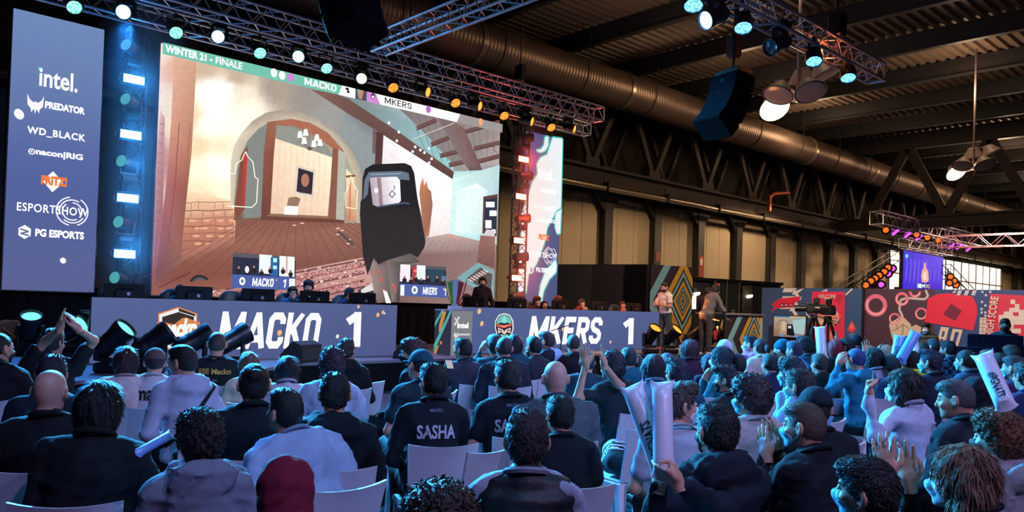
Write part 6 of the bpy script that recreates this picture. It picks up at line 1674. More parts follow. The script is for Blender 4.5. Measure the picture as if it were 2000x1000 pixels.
    if vest is not None:
        vs = lambda P: smin(ell(P, ch, (.190 * fat, .15, .20)), smin(ell(P, up_((0, .005, .67)), (.185 * fat, .155, .2)), rc(P, yo[0] * .9 + ch * .1, yo[1] * .9 + ch * .1, .085, .085), .05), .06) + .006 * np.sin((P @ (up_((0, 0, 1)) - up_((0, 0, 0)))) * 90) + ripple(P, 40, .005)
        vf = lambda P: smin(vs(P), rc(P, up_((0, -.02, .97)), up_((0, -.036, 1.03)), .09, .074), .03)
        V, Q = surfnet(vf, lo2 - .05, hi2 + .05, h)
        link('padded_vest', raw_mesh('padded_vest', V, Q, [mat('shiny_padded_nylon', vest, .6, var=.15, bump=.3, bscale=40)]), root)
        shirt = vf
    if strap is not None:
        # shoulder strap laid over the back
        dr = (up_((0, 1, .8)) - up_((0, 0, .8))).astype(np.float32); rows = []
        for o_ in (-.018, .018):
            W = np.array([up_((.17 - .36 * t_, -.42, 1.0 - .40 * t_ + o_)) for t_ in np.linspace(0, 1, 24)]).astype(np.float32)
            for _ in range(40): W = W + dr * np.clip(shirt(W), -.01, .05)[:, None] * .7
            rows += [W - dr * .012, W + dr * .004]
        n_ = 24; Vb = np.vstack(rows); Fb = []
        for i in range(n_ - 1):
            for a_, b_ in ((0, 2), (2, 3), (3, 1), (1, 0)): Fb.append((a_ * n_ + i, a_ * n_ + i + 1, b_ * n_ + i + 1, b_ * n_ + i))
        MB().add(Vb, Fb).build('bag_strap', cloth(strap), root)
    # trousers and shoes
    if True:
        L = []
        for sd in (-1, 1):
            if stand: L.append((np.array((sd * .09, 0, .92)), np.array((sd * .10, .02 * sd, .50)), np.array((sd * .11, .0, .08))))
            else: L.append((np.array((sd * .09, .02, .53)), np.array((sd * (.13 + knees), .44, .52)), np.array((sd * .13, .42 + .05 * sd, .09))))
        def trou(P):
            d = ell(P, (0, .0, hipz), (.172 * fat, .135 * fat, .11))
            for a, b, c in L: d = smin(d, smin(rc(P, a, b, .090 * fat, .068), rc(P, b, c, .066, .052), .03), .04)
            return d + ripple(P, 35, .006, (seed + 1) % 5)
        V, Q = surfnet(trou, (-.30 * fat, -.2, .02), (.30 * fat, .60 if not stand else .22, hipz + .14), h * 1.15)
        link('trousers', raw_mesh('trousers', V, Q, [cloth(pants)]), root)
        if D < 7.2 or stand:
            for a, b, c in L:
                f_ = lambda P: smin(np.maximum(ell(P, c + (0, .06, -.035), (.048, .135, .05)), .012 - P[:, 2]), rc(P, c + (0, -.01, -.02), c + (0, 0, .03), .045, .045), .03)
                V, Q = surfnet(f_, c - (.08, .12, .1), c + (.08, .24, .1), .017)
                link('shoe', raw_mesh('shoe', V, Q, [mat('trainer_leather', ((225, 225, 228), (40, 40, 44), (200, 60, 70))[seed % 3], .5, var=.1)]), root)
    # hair, headwear, face items
    ml = Mh
    if hair != 'bald' and wear != 'hood':
        st = hair
        if wear in ('cap', 'beanie') and hair in ('short', 'quiff', 'curly', 'afro'): st = 'buzz'
        put('hair', hair_template(st, l), root, ml, hair_mat(hc))
    if wear in ('cap', 'beanie', 'hood', 'backcap'):
        M2 = ml @ Matrix.Rotation(math.pi, 4, 'Z') if wear == 'backcap' else ml
        kd = 'cap' if wear == 'backcap' else wear
        put(kd, item(kd, l), root, M2, cloth(wc))
    if beard is not None:
        k = ('beard', min(l, 1))
        if k not in _items:
            f_ = lambda P: smax(smax(head_sdf(P) - .006 + bumps(P, .006, .002), P[:, 2] + .047, .01), smax(.005 - P[:, 1], -.125 - P[:, 2], .005), .01)
            V, Q = surfnet(f_, (-.09, -.02, -.15), (.09, .13, 0), .009); _items[k] = raw_mesh('beard', V, Q, [None])
        put('beard', _items[k], root, ml, hair_mat(beard))
    if mask is not None: put('face_mask', item('mask', l), root, ml, mat('mask_fabric', mask, .7, var=.06, bump=.2, bscale=90))
    if glasses: put('glasses', item('glasses', l), root, ml, M_BLACK)
    if headset: put('headset', item('headset', l), root, ml, mat('headset_plastic', (30, 30, 34), .4))
    if back_text:
        for body_, wdt, hgt, zc, colr in back_text:
            tm = text_mesh(body_, .03); n = len(tm.vertices); V = np.zeros(n * 3); tm.vertices.foreach_get('co', V); V = V.reshape(-1, 3)
            a_, b_ = V.min(0), V.max(0); V = (V - (a_ + b_) / 2) * (wdt / (b_[0] - a_[0]), hgt / (b_[1] - a_[1]), 1)
            W = np.array([up_((v[0], -.42, zc + v[1])) for v in V]).astype(np.float32); dr = (up_((0, 1, .8)) - up_((0, 0, .8))).astype(np.float32)
            for _ in range(40): W = W + dr * np.clip(shirt(W), -.01, .05)[:, None] * .7
            W = W - dr * .007
            tm.vertices.foreach_set('co', W.ravel().astype(np.float32)); tm.materials.clear(); tm.materials.append(mat('shirt_print', colr, .6, var=0)); tm.update()
            link('lettering', tm, root)
    Mw = Matrix.Translation((ox, oy, seat_z)) @ Matrix.Rotation(rz, 4, 'Z') @ Matrix.Scale(s, 4)
    info = dict(root=root, Mw=Mw, grips=grips, s=s, rz=rz, loc=(ox, oy), desc=desc, Mh=Mh)
    PEOPLE.append(info)
    if chair is True and not stand: place_chair(ox, oy, rz, 'white plastic chair under the ' + desc.replace('the ', '', 1) if len(desc.split()) <= 11 else 'white plastic chair under ' + ' '.join(desc.split()[:12]), s)
    return info

# ------------------------------------------------------------------ white plastic chairs
M_CH = mat('white_moulded_plastic', (214, 214, 222), .38, var=.04, scale=10)
def _chair_meshes():
    V = []; nu, nv = 10, 7
    for t in (0, 1):
        for j in range(nv + 1):
            v = j / nv
            for i in range(nu + 1):
                u = i / nu * 2 - 1
                w = .185 + .030 * v; z = .44 + .40 * v - .018 * (1 - u * u) * (v > .95)
                y = -.185 - .10 * v - .035 * (1 - u * u) * (.4 + .6 * v) - t * .016
                V.append((u * w, y, z))
    n1 = (nu + 1) * (nv + 1); F = []
    for j in range(nv):
        for i in range(nu):
            a = j * (nu + 1) + i
            F += [(a, a + 1, a + nu + 2, a + nu + 1), (n1 + a, n1 + a + nu + 1, n1 + a + nu + 2, n1 + a + 1)]
    rim = list(range(nu + 1)) + [k * (nu + 1) + nu for k in range(1, nv + 1)] + [nv * (nu + 1) + k for k in range(nu - 1, -1, -1)] + [k * (nu + 1) for k in range(nv - 1, 0, -1)]
    for a, b in zip(rim, rim[1:] + rim[:1]): F.append((a, n1 + a, n1 + b, b))
    back = MB().add(V, F).mesh('backrest', M_CH, True)
    S = []; ns = 8
    for t in (0, 1):
        for j in range(ns + 1):
            for i in range(ns + 1):
                x, y = (i / ns * 2 - 1), (j / ns * 2 - 1)
                S.append((x * (.20 + .015 * y), y * .205 + .01, .445 - .012 * (1 - x * x) * (1 - y * y) - (.02 if y > .9 else 0) - t * .028))
    n1 = (ns + 1) ** 2; F = []
    for j in range(ns):
        for i in range(ns):
            a = j * (ns + 1) + i; F += [(a, a + 1, a + ns + 2, a + ns + 1), (n1 + a, n1 + a + ns + 1, n1 + a + ns + 2, n1 + a + 1)]
    rim = list(range(ns + 1)) + [k * (ns + 1) + ns for k in range(1, ns + 1)] + [ns * (ns + 1) + k for k in range(ns - 1, -1, -1)] + [k * (ns + 1) for k in range(ns - 1, 0, -1)]
    for a, b in zip(rim, rim[1:] + rim[:1]): F.append((a, n1 + a, n1 + b, b))
    seat = MB().add(S, F).mesh('seat', M_CH, True)
    legs = []
    for sx in (-1, 1):
        for sy in (-1, 1):
            V = []
            for z, w in ((.43, .030), (.36, .024), (0, .016)):
                x = sx * (.178 + .02 * (1 - z / .43)); y = sy * (.178 + (.03 if sy > 0 else .05) * (1 - z / .43)) + .005
                V += [(x - w, y - w, z), (x + w, y - w, z), (x + w, y + w, z), (x - w, y + w, z)]
            F = [(3, 2, 1, 0), (8, 9, 10, 11)] + [(k * 4 + i, k * 4 + (i + 1) % 4, k * 4 + 4 + (i + 1) % 4, k * 4 + 4 + i) for k in (0, 1) for i in range(4)]
            legs.append(MB().add(V, F).mesh('leg', M_CH))
    ap = MB()
    for sx in (-1, 1): ap.box((sx * .19, .005, .405), (.022, .36, .05), bev=.006)
    ap.box((0, .195, .40), (.36, .022, .045), bev=.006)
    return back, seat, legs, ap.mesh('apron', M_CH)
CHM = _chair_meshes()
def place_chair(x, y, rz, label, s=1.):
    t = thing('plastic_chair', ' '.join(label.split()[:16]), 'chair', (x, y, 0), rz, 'white plastic chairs of the audience')
    t.scale = (1, 1, max(.9, min(1.05, s)))
    link('backrest', CHM[0], t); link('seat', CHM[1], t); link('apron', CHM[3], t)
    for g in CHM[2]: link('leg', g, t)
    return t
# ------------------------------------------------------------------ the audience (photo position of the head top, depth in metres)
BK, CHAR, NAV, TEA, GRY, LGT, BLU = (20, 20, 24), (40, 40, 46), (28, 34, 56), (26, 62, 74), (140, 132, 140), (196, 200, 212), (150, 176, 206)
MB_, MW_, MK_ = (120, 190, 215), (226, 226, 230), (18, 18, 20)
BRN, BLK, DBR, BLD = (70, 46, 34), (20, 17, 18), (44, 30, 26), (150, 112, 76)
person('dark curly head low at the bottom edge, centre', 862, 941, 1.85, 10, hair='curly', hc=DBR, top=CHAR)
hood_p = person('person with maroon hood up at the bottom, left of centre', 556, 886, 2.6, 5, hp=14, wear='hood', wc=(112, 24, 48), top=(36, 40, 90), hoodie=True)
person('dark-haired man with pale blue mask at bottom right', 1688, 893, 2.65, 42, hrel=28, hr=-10, hair='short', hc=BLK, top=CHAR, mask=MB_)
clapw = person('woman with wavy brown hair and glasses clapping at bottom right', 1878, 866, 2.85, 74, hrel=16, hair='wavy', hc=(112, 78, 56), top=BK, glasses=True, mask=MW_, arms=((1727, 930, 2.95, (-.1, .1, 1), (-1, 0, 0), 'open', (.5, -.2, -1)), (1776, 944, 3.0, (-.1, .15, 1), (-1, 0, 0), 'open', (.5, -.2, -1))))
person('boy with tousled brown curls, black mask and grey hoodie', 1950, 798, 3.6, 62, hrel=6, hair='curly', hc=(112, 76, 48), top=(150, 146, 150), hoodie=True, mask=MK_)
stickman = person('man with glasses, black mask and navy hoodie holding white sticks', 1400, 787, 3.4, 22, hrel=10, lean=.14, hair='short', hc=(32, 24, 22), top=(24, 28, 40), hoodie=True, mask=MK_, glasses=True, arms=((1288, 948, 3.1, (-.25, .3, .9), (-1, .2, 0), 'grip', (.5, -.2, -1)), (1322, 942, 3.05, (-.35, .3, .9), (-1, .2, 0), 'grip', (.5, -.2, -1))))
person('man in black padded vest with small white lettering', 1031, 800, 3.05, 2, hrel=0, lean=.04, hair='short', hc=(40, 28, 26), top=(150, 150, 168), vest=(16, 16, 20), arms='lap', mask=MB_, back_text=[('nebulus', .13, .028, .90, (150, 150, 160))])
person('curly-haired person in grey hooded sweater, lower left', 392, 797, 3.2, 4, hrel=12, lean=.18, hair='curly', hc=(34, 24, 26), top=(118, 122, 136), hoodie=True)
person('long-haired man in black jacket with white mask, lower left', 200, 742, 3.55, -16, hrel=-14, lean=.16, hair='bob', hc=BLK, top=(22, 24, 28), mask=MW_, fat=1.12)
person('bald man in black sweater at lower left', 101, 722, 4.0, -12, hrel=-10, lean=.02, hair='bald', top=(22, 24, 28), mask=MK_, skin=(200, 150, 132), fat=1.1)
person('broad man in pale blue shirt bending forward, left of centre', 562, 760, 3.95, 24, hrel=14, hp=-18, lean=.42, roll=-.10, hair='fade', hc=BLK, top=(160, 176, 206), sleeve='short', fat=1.22, arms='lap')
person('short-haired man in black sweater clapping, lower right of centre', 1570, 785, 3.8, 50, hrel=16, lean=.16, hair='fade', hc=(84, 60, 50), top=(20, 20, 26), mask=MB_, arms=((1497, 893, 3.9, (-.2, .5, .85), (-1, 0, 0), 'open', (.5, -.2, -1)), (1522, 878, 3.95, (-.2, .4, .9), (-1, 0, 0), 'open', (.5, -.2, -1))))
person('man in black hooded coat and dark cap behind the clapping man', 1592, 753, 4.3, 20, wear='cap', wc=(22, 30, 40), top=BK)
person('man with short dark hair in black hoodie left of the empty chair', 655, 727, 4.3, 2, lean=.08, hair='short', hc=BLK, top=(18, 24, 30), hoodie=True, fat=1.05)
person('person with knotted-back hair and dark jacket, left of centre', 497, 708, 4.4, 4, hair='bun', hc=BLK, top=(22, 26, 34), fat=1.1)
person('young man with spiky dark hair in plain black shirt, centre', 1094, 772, 4.4, 14, hrel=10, lean=.15, hair='short', hc=BLK, top=(18, 22, 28), sleeve='short')
person('grey-haired man in dark jacket looking left at right', 1860, 740, 4.8, 58, hrel=22, hp=8, hair='fade', hc=(74, 70, 72), top=(26, 34, 44), arms='side', fat=1.1)
girl = person('woman with dark curls in pale sweater lifting a phone', 1764, 718, 5.5, 52, hrel=14, hair='wavy', hc=BLK, top=(170, 176, 196), mask=MW_, arms=((1698, 772, 5.25, (-.1, .2, 1), (-.4, -.9, 0), 'grip', (.4, -.3, -1)), 'lap'))
person('man with streaked hair and white mask in pale grey shirt', 1328, 745, 4.4, 12, hrel=-70, hp=-4, lean=.16, hair='quiff', hc=(70, 52, 48), top=(176, 172, 190), sleeve='short', mask=MW_)
person('person with big frizzy hair and blue mask in beige shirt', 1466, 728, 4.8, 42, hrel=18, hair='afro', hc=(52, 34, 36), top=(170, 156, 156), sleeve='short', mask=MB_)
person('left one of two fans in black team shirts with white name', 846, 708, 5.0, 12, hrel=18, lean=.12, hair='short', hc=BLK, top=(22, 26, 34), arms=('lap', 'chin'), back_text=[('SASHA', .24, .085, .86, (190, 190, 206)), ('MACKO', .08, .02, .99, (110, 116, 140))])
person('right one of two fans in black team shirts with white name', 991, 702, 5.3, 20, hrel=6, lean=.10, hair='short', hc=(36, 28, 28), top=(22, 26, 34), sleeve='short', arms='lap', back_text=[('SASHA', .24, .085, .86, (190, 190, 206)), ('MACKO', .08, .02, .99, (110, 116, 140))])
person('big bald man in olive grey jacket, centre', 1085, 705, 5.1, 10, hair='bald', top=(78, 84, 92), fat=1.3, skin=(206, 150, 136))
person('man with mask and white hooded sweater with black strap, left', 356, 673, 5.5, 26, hrel=24, lean=.22, hair='fade', hc=BLK, top=(176, 178, 204), strap=(22, 22, 28), hoodie=True, mask=MB_, glasses=True)
person('fan in brown cap and white shirt with black lettering', 304, 678, 6.4, -4, lean=.16, wear='cap', hair='buzz', wc=(98, 74, 72), top=(206, 200, 206), sleeve='short', back_text=[('mack', .26, .12, .90, (24, 22, 26))])
person('red-brown bob haired woman in pale pink top at left', 247, 675, 6.3, 0, hair='bob', hc=(62, 34, 34), top=(206, 184, 180), sleeve='short')
person('man with cropped hair in black shirt with orange lettering', 425, 648, 7.3, -4, lean=.02, hair='buzz', hc=(60, 42, 38), top=(24, 22, 26), sleeve='short', fat=1.15, lod=1, back_text=[('ESE Macko', .27, .05, .93, (226, 150, 60)), ('*', .05, .05, .84, (150, 130, 150))])
person('girl with light brown hair in beige top, left', 487, 686, 7.1, 8, hair='bob', hc=(112, 78, 58), top=(206, 180, 156), lod=1)
person('girl with long straight black hair before the left desk', 562, 694, 6.6, 2, hair='long', hc=(12, 11, 14), top=(190, 176, 184))
person('man with violet-lit curls in pale blue shirt', 650, 677, 5.9, 0, hair='curly', hc=(46, 34, 50), top=(170, 186, 214), sleeve='short', mask=MB_)  # violet light put into the colour of the curls
person('dark-haired boy in black hoodie before the left score', 677, 661, 7.7, 6, hrel=-22, hair='short', hc=DBR, top=(20, 18, 22), hoodie=True, lod=1)
person('curly-haired man in black mask and jacket turning left', 806, 659, 6.6, 62, hrel=20, hair='curly', hc=(62, 40, 38), top=(24, 24, 28), mask=MK_, glasses=True)
person('man in teal cap and dark shirt beside the left named fan', 824, 681, 6.0, 22, hrel=10, hr=8, lean=.2, wear='cap', wc=(26, 74, 92), top=(28, 50, 60), sleeve='short')
ph1 = person('man in dark grey sweater with phone below the trophy', 904, 660, 8.4, 28, hrel=20, hair='short', hc=BLK, top=(58, 54, 66), arms=('desk', 'lap'), lod=1)
over = person('man in black jersey clapping with both arms overhead, far left', 104, 641, 6.0, -14, hrel=-24, hair='short', hc=(44, 28, 26), top=(26, 22, 26), sleeve='short', arms=((117, 643, 5.75, (.0, .2, 1), (-1, .3, -.2), 'flat', (.45, .9, -.1)), (153, 643, 5.75, (-.5, .2, .85), (-1, .3, -.2), 'flat', (.45, .9, -.1))), glasses=True, fat=1.1, back_text=[('Kor', .10, .05, .88, (214, 150, 60))])
person('man with blue-lit short hair behind the bald man', 103, 692, 4.8, -8, hair='short', hc=(32, 34, 50), top=(24, 36, 50))  # blue light put into the hair colour
person('shaven man in black with black mask at the left edge', 0, 650, 5.5, -20, hrel=-30, hair='buzz', hc=BLK, top=BK, mask=MK_)
person('man with close-cropped hair in dark jacket before the head emblem', 985, 658, 7.3, 12, hair='buzz', hc=(36, 28, 34), top=(34, 36, 48), mask=MB_, fat=1.15, lod=1)
person('curly person in teal lifting both arms below the head emblem', 968, 652, 8.4, 24, hair='curly', hc=DBR, top=(22, 66, 76), arms=('ear', 'clap'))
person('dark-haired person in teal hoodie below the head emblem', 1003, 652, 8.0, 22, hair='bob', hc=(30, 20, 30), top=(22, 70, 82), hoodie=True, arms='clap')
person('bearded man clapping at the first big letter of the right desk', 1042, 656, 9.0, 40, hair='short', hc=BLK, top=CHAR, arms='clap', beard=BLK)
person('man with white mask in black and pale blue jacket', 1067, 647, 7.6, 36, hrel=24, hair='fade', hc=(46, 34, 32), top=(30, 34, 44), top2=((150, 190, 226), lambda C, u: (C[:, 0] > u((0, 0, .8))[0] + .0) & (C[:, 2] > u((0, 0, .9))[2])), hoodie=True, mask=MW_, lod=1, arms='clap')
person('man with shaved neck in black shirt at the right desk letters', 1120, 653, 9.4, 12, hair='buzz', hc=(50, 36, 34), top=(20, 18, 22), fat=1.15)
person('dark-haired person in teal half hidden by raised hands', 1147, 686, 8.0, 10, hair='short', hc=(26, 40, 56), top=(26, 56, 66))
hands = person('curly man in dark shirt clapping with hands up, right of centre', 1197, 684, 6.6, 40, hair='curly', hc=(34, 30, 44), top=(22, 34, 42), sleeve='short', arms=((1144, 712, 6.25, (.1, .1, 1), (-.8, .6, 0), 'open', (.6, 0, -1)), (1175, 708, 6.2, (-.1, .1, 1), (-.8, .6, 0), 'open', (.6, 0, -1))), mask=MB_)
person('man with flat-topped dark hair in teal jacket', 1228, 678, 7.8, 16, hair='fade', hc=(22, 30, 36), top=(24, 84, 100), hoodie=True, lod=1)
person('woman with long dark red hair in pale blue top', 1277, 690, 6.8, 14, hair='long', hc=(44, 22, 36), top=(130, 166, 200))
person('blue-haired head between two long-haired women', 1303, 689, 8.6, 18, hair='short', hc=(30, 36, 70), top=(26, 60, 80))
person('man with blue-lit tousled hair in dark teal jacket', 1322, 697, 6.4, 34, hair='quiff', hc=(44, 34, 52), top=(22, 64, 80), glasses=True)  # hair colour carries the blue light falling on it
person('woman with very long red-brown hair before the amber lamps', 1347, 662, 8.5, 16, hair='long', hc=(66, 30, 34), top=(60, 30, 50), lod=1)
person('person in white beanie before the commentary desk', 1414, 662, 9.5, 40, wear='beanie', wc=(206, 198, 214), top=(190, 180, 200), lod=1)
person('woman with teal-lit long hair and white mask leaning left', 1408, 675, 8.0, 62, hrel=10, lean=.22, hair='long', hc=(26, 44, 60), top=(24, 80, 88), mask=MW_, arms='chin', lod=1)  # teal light put into the long hair's colour
person('boy with swept dark hair and mask looking left', 1419, 712, 6.5, 56, hrel=12, hair='quiff', hc=(22, 30, 40), top=(20, 26, 32), mask=MK_)
person('man with white mask in pink hoodie with black bag', 1466, 655, 9.0, 44, hrel=24, hair='fade', hc=BLK, top=(214, 120, 190), hoodie=True, mask=MW_, lod=1)
person('woman with ponytail in cream top beside the pink hoodie', 1485, 660, 9.6, 40, hair='pony', hc=(62, 42, 36), top=(214, 190, 176), lod=1)
person('man in teal beanie and black mask before the side television', 1527, 661, 8.4, 56, hrel=4, wear='beanie', wc=(22, 96, 118), top=(18, 22, 28), mask=MK_, lod=1)
person('person with hand at the face in blue shirt below the cameras', 1551, 665, 9.2, 60, hair='short', hc=(40, 34, 60), top=(70, 130, 180), arms='chin')
person('bearded man in teal jacket below the left camera', 1572, 656, 8.4, 56, hrel=8, hair='curly', hc=BLK, top=(20, 70, 86), beard=BLK, mask=MK_, lod=1)
person('boy with teal-lit curls and blue mask', 1546, 697, 6.5, 60, hair='curly', hc=(22, 44, 56), top=(150, 190, 226), mask=MB_)  # curls coloured with the teal light on them
person('man with glasses and blue mask in light blue hoodie', 1562, 720, 5.4, 48, hrel=8, hair='short', hc=(34, 24, 26), top=(140, 184, 226), hoodie=True, mask=MB_, glasses=True, arms='lap')
person('red-haired head in front of the pink board', 1631, 662, 9.6, 30, hair='bob', hc=(150, 20, 40), top=BK)
person('dark-haired man with blue mask reaching out his arm', 1653, 660, 8.4, 62, hrel=4, hair='short', hc=BLK, top=(22, 50, 60), mask=MB_, arms=('desk', 'raise_'), lod=1)
person('person with tied dark hair farther back by the red gem', 1669, 651, 10.2, 60, hair='short', hc=BLK, top=(60, 50, 60))
person('shaven man in teal hoodie talking on a phone', 1670, 680, 7.4, 52, hair='buzz', hc=(44, 60, 120), top=(30, 110, 136), hoodie=True, arms=('ear', 'lap'), lod=1)  # blue light on the shaven head put into the hair colour
person('woman with dark hair in pale grey top beside the phone talker', 1704, 677, 8.0, 50, hair='bob', hc=BLK, top=(150, 160, 180), lod=1)
person('blonde woman with headset far right of centre', 1726, 672, 9.6, 52, hair='long', hc=(190, 150, 120), top=(206, 200, 220), headset=True, arms='desk')
person('person in yellow hoodie and white mask', 1777, 684, 8.6, 50, hair='short', hc=BLK, top=(206, 220, 50), hoodie=True, mask=MW_, lod=1)
stk2 = person('dark-haired person lifting blue sticks', 1757, 679, 9.2, 50, hair='short', hc=BLK, top=(60, 90, 140), arms=('raise_', 'raise_'))
person('man with violet-lit hair and blue mask, right', 1817, 681, 6.3, 50, hrel=12, hair='quiff', hc=(40, 34, 60), top=(28, 34, 50), mask=MB_)  # hair colour includes the violet light
person('man with shaved sides before the big ninety digits', 1823, 661, 9.2, 56, hair='fade', hc=DBR, top=(40, 40, 60))
person('bearded man in checked shirt, right', 1851, 665, 9.0, 60, hair='short', hc=BLK, top=(50, 90, 120), top2=((20, 24, 30), lambda C, u: ((np.floor(C[:, 2] * 18) + np.floor(C[:, 0] * 18)) % 2 == 0)), beard=BLK, lod=1)
person('woman with sleek dark hair and blue mask, right', 1886, 682, 7.4, 56, hair='bun', hc=BLK, top=(40, 70, 90), mask=MB_, lod=1, arms='desk')
person('person in black hooded coat behind the grey-haired man', 1902, 733, 5.9, 40, wear='hood', wc=(18, 20, 30), top=(18, 20, 28))
person('dark-haired woman by the raised white stick', 1950, 688, 9.0, 50, hair='bob', hc=BLK, top=(120, 140, 190))
person('man with curly hair and glasses near the right edge', 1976, 673, 8.4, 56, hair='curly', hc=DBR, top=(60, 60, 80), glasses=True, mask=MW_)
person('man with turquoise mask in violet sweater at the right edge', 1980, 694, 6.8, 52, hrel=12, hair='fade', hc=(44, 34, 36), top=(50, 36, 76), mask=(110, 206, 206))
person('person in dark blue leaning in at the right edge', 2004, 706, 5.6, 40, hair='short', hc=BLK, top=(36, 44, 80))
# a few more heads filling the far rows
for px, yt, D, hc, tp, hs, ds in ((1243, 692, 8.8, BLK, CHAR, 'short', 'dark head between the flat-top man and the red-haired woman'), (1385, 690, 8.8, (50, 30, 60), (40, 30, 60), 'bob', 'violet-lit head below the amber lamps'), (1440, 690, 8.0, BLK, BK, 'short', 'dark head before the commentary desk bottom'),  # violet-lit head: light put into hair and top colours
                                  (1503, 690, 8.4, BLK, (30, 30, 60), 'short', 'dark person right of the pink hoodie'), (1600, 690, 8.6, DBR, BK, 'short', 'dark figure behind the purple bag'), (1740, 690, 8.6, BLK, (40, 60, 90), 'curly', 'dark head left of the blue sticks'), (1800, 668, 10.5, BLK, CHAR, 'short', 'far head under the striped-shirt man'), (1930, 682, 8.6, BLK, (50, 60, 90), 'short', 'dark head left of the raised white stick')):
    person(ds, px, yt, D, None, hair=hs, hc=hc, top=tp)
# ------------------------------------------------------------------ people on and near the stage
GP = 'players and crew on the stage'
pl = dict(group=GP, chair=None, seat_z=STAGE, headset=True, lod=1, lean=.12, arms='desk')
def player(desc, px, py, Y, rel, **k):
    q = onY(px, py, Y); D = float((q - _E) @ CF); a = dict(pl); a.update(k); f_ = a.pop('facing', -90 + rel)
    return person(desc, px, py, D, facing=f_, **a)
player('player with blue-lit hood at the second monitor of the left desk', 352, 557, 13.95, 10, hair='short', hc=(24, 44, 70), top=(40, 60, 80), hoodie=True)  # blue light put into hair and hoodie colours
player('player bent low behind the monitor below the inset picture', 477, 568, 13.95, 30, hair='short', hc=BLK, top=(30, 60, 90))
player('player with headset facing the crowd at the left desk', 572, 560, 13.95, -20, hair='short', hc=DBR, top=(40, 90, 120), skin=(220, 172, 150), glasses=True)
player('dark-haired coach leaning behind the left desk players', 603, 546, 14.45, -30, hair='curly', hc=BLK, top=(24, 40, 60), headset=False, beard=BLK)
player('player with headset at the right end of the left desk', 683, 562, 13.95, 20, hair='short', hc=BLK, top=(30, 44, 70))
player('man in black jacket and headphones standing behind the right desk', 943, 540, 14.7, -40, hair='quiff', hc=DBR, top=(26, 24, 28), stand=True, arms='hang', beard=DBR, seat_z=STAGE)
player('red-lit player behind the trophy', 912, 574, 13.95, 10, hair='short', hc=(90, 30, 24), top=(80, 24, 24))  # red light put into hair and top colours
player('red-lit player between second and third monitor of the right desk', 1049, 578, 13.95, 0, hair='curly', hc=(80, 28, 24), top=(70, 26, 26))  # hair and top coloured with the red light on them
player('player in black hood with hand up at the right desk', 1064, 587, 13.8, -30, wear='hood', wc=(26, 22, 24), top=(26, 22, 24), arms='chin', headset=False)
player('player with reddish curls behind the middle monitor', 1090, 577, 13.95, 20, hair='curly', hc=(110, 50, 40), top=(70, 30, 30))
player('player with headset holding his chin, right desk', 1136, 584, 13.95, 0, hair='fade', hc=BRN, top=(120, 40, 46), arms='chin')
player('player resting his head on his hand, right end of right desk', 1215, 589, 13.95, -20, hair='short', hc=(110, 60, 48), top=(60, 40, 50), arms='chin', hp=-14)
# chairs of the players: dark high-backed seats
M_GC = mat('black_padded_vinyl', (30, 34, 38), .5, var=.1, bump=.1)
gback = MB().lathe([(.0, 0), (.2, 0), (.235, .12), (.24, .3), (.25, .5), (.22, .62), (.13, .7), (0, .72)], 16, np.diag((1, .38, 1, 1))).mesh('backrest', M_GC, True)
gseat = MB().box((0, .18, -.06), (.5, .5, .12), bev=.05).mesh('seat', M_GC)
gpost = MB().tube((0, .18, -.36), (0, .18, -.1), .03).box((0, .18, -.38), (.5, .08, .04)).box((0, .18, -.38), (.08, .5, .04)).mesh('pedestal', M_BLACK)
for px, lb in ((222, 'pale-lit gaming chair at the left end of the left desk'), (338, 'gaming chair of the blue-lit hooded player'), (452, 'dark gaming chair with green mark on the left desk'), (560, 'gaming chair behind the player facing the crowd'), (668, 'gaming chair at the right end of the left desk'), (1033, 'black gaming chair back right of the man in the jacket'), (1200, 'gaming chair at the right end of the right desk')):
    p = onY(px, 575, 14.15)
    t = thing('gaming_chair', lb, 'chair', (p[0], 14.15, STAGE + .46), math.pi, 'gaming chairs at the desks')
    link('backrest', gback, t); link('seat', gseat, t); link('pedestal', gpost, t)
kw = dict(group=GP, chair=None, seat_z=STAGE, lod=1, stand=True)
def stander(desc, px, py, z, base, **k):
    q = onZ(px, py, z + base) if abs(z + base - EYE) > .15 else None
    D = k.pop('D', None) or float((q - _E) @ CF); a = dict(kw); a.update(k); a['seat_z'] = base
    return person(desc, px, py, D, **a)
stander('man in white shirt with folded arms before the diamond panel', 1297, 552, 1.75, STAGE, D=20.2, facing=172, hp=6, hair='fade', hc=DBR, top=(226, 220, 216), sleeve='short', arms='fold', glasses=True, beard=DBR, pants=(70, 80, 84))
stander('commentator in brown suit bending over the desk', 1399, 556, 1.72, STAGE, D=19.0, facing=-14, lean=.42, hair='short', hc=DBR, top=(112, 102, 100), arms='lean', headset=True, pants=(78, 70, 72))
stander('commentator in dark suit behind the brown suit', 1384, 562, 1.72, STAGE, D=20.4, facing=5, lean=.15, hair='short', hc=BLK, top=(34, 36, 52), arms='desk', headset=True, pants=(30, 30, 44))
stander('crew member with pale sleeve cut by the left edge', -14, 552, 1.7, STAGE, D=12.6, facing=10, hair='short', hc=BLK, top=(200, 206, 196), arms='hang')
stander('man in dark striped polo and white mask before the booth wall', 1809, 631, 1.68, 0, D=16.0, facing=170, hp=8, hair='short', hc=BLK, top=(34, 34, 32), top2=((90, 74, 40), lambda C, u: (np.floor(C[:, 2] * 26) % 3 == 0)), sleeve='short', mask=MW_, arms='hang', group=None)
stander('technician in dark shirt and black mask behind the production table', 1963, 622, 1.7, 0, D=13.4, facing=190, hp=4, hair='short', hc=(60, 52, 48), top=(60, 70, 82), mask=MK_, glasses=True, arms='desk', group=None)
person('small dark head just behind the commentary desk top', 1432, 606, 21.8, facing=200, hair='short', hc=BLK, top=BK, chair=None, seat_z=STAGE, group=GP)

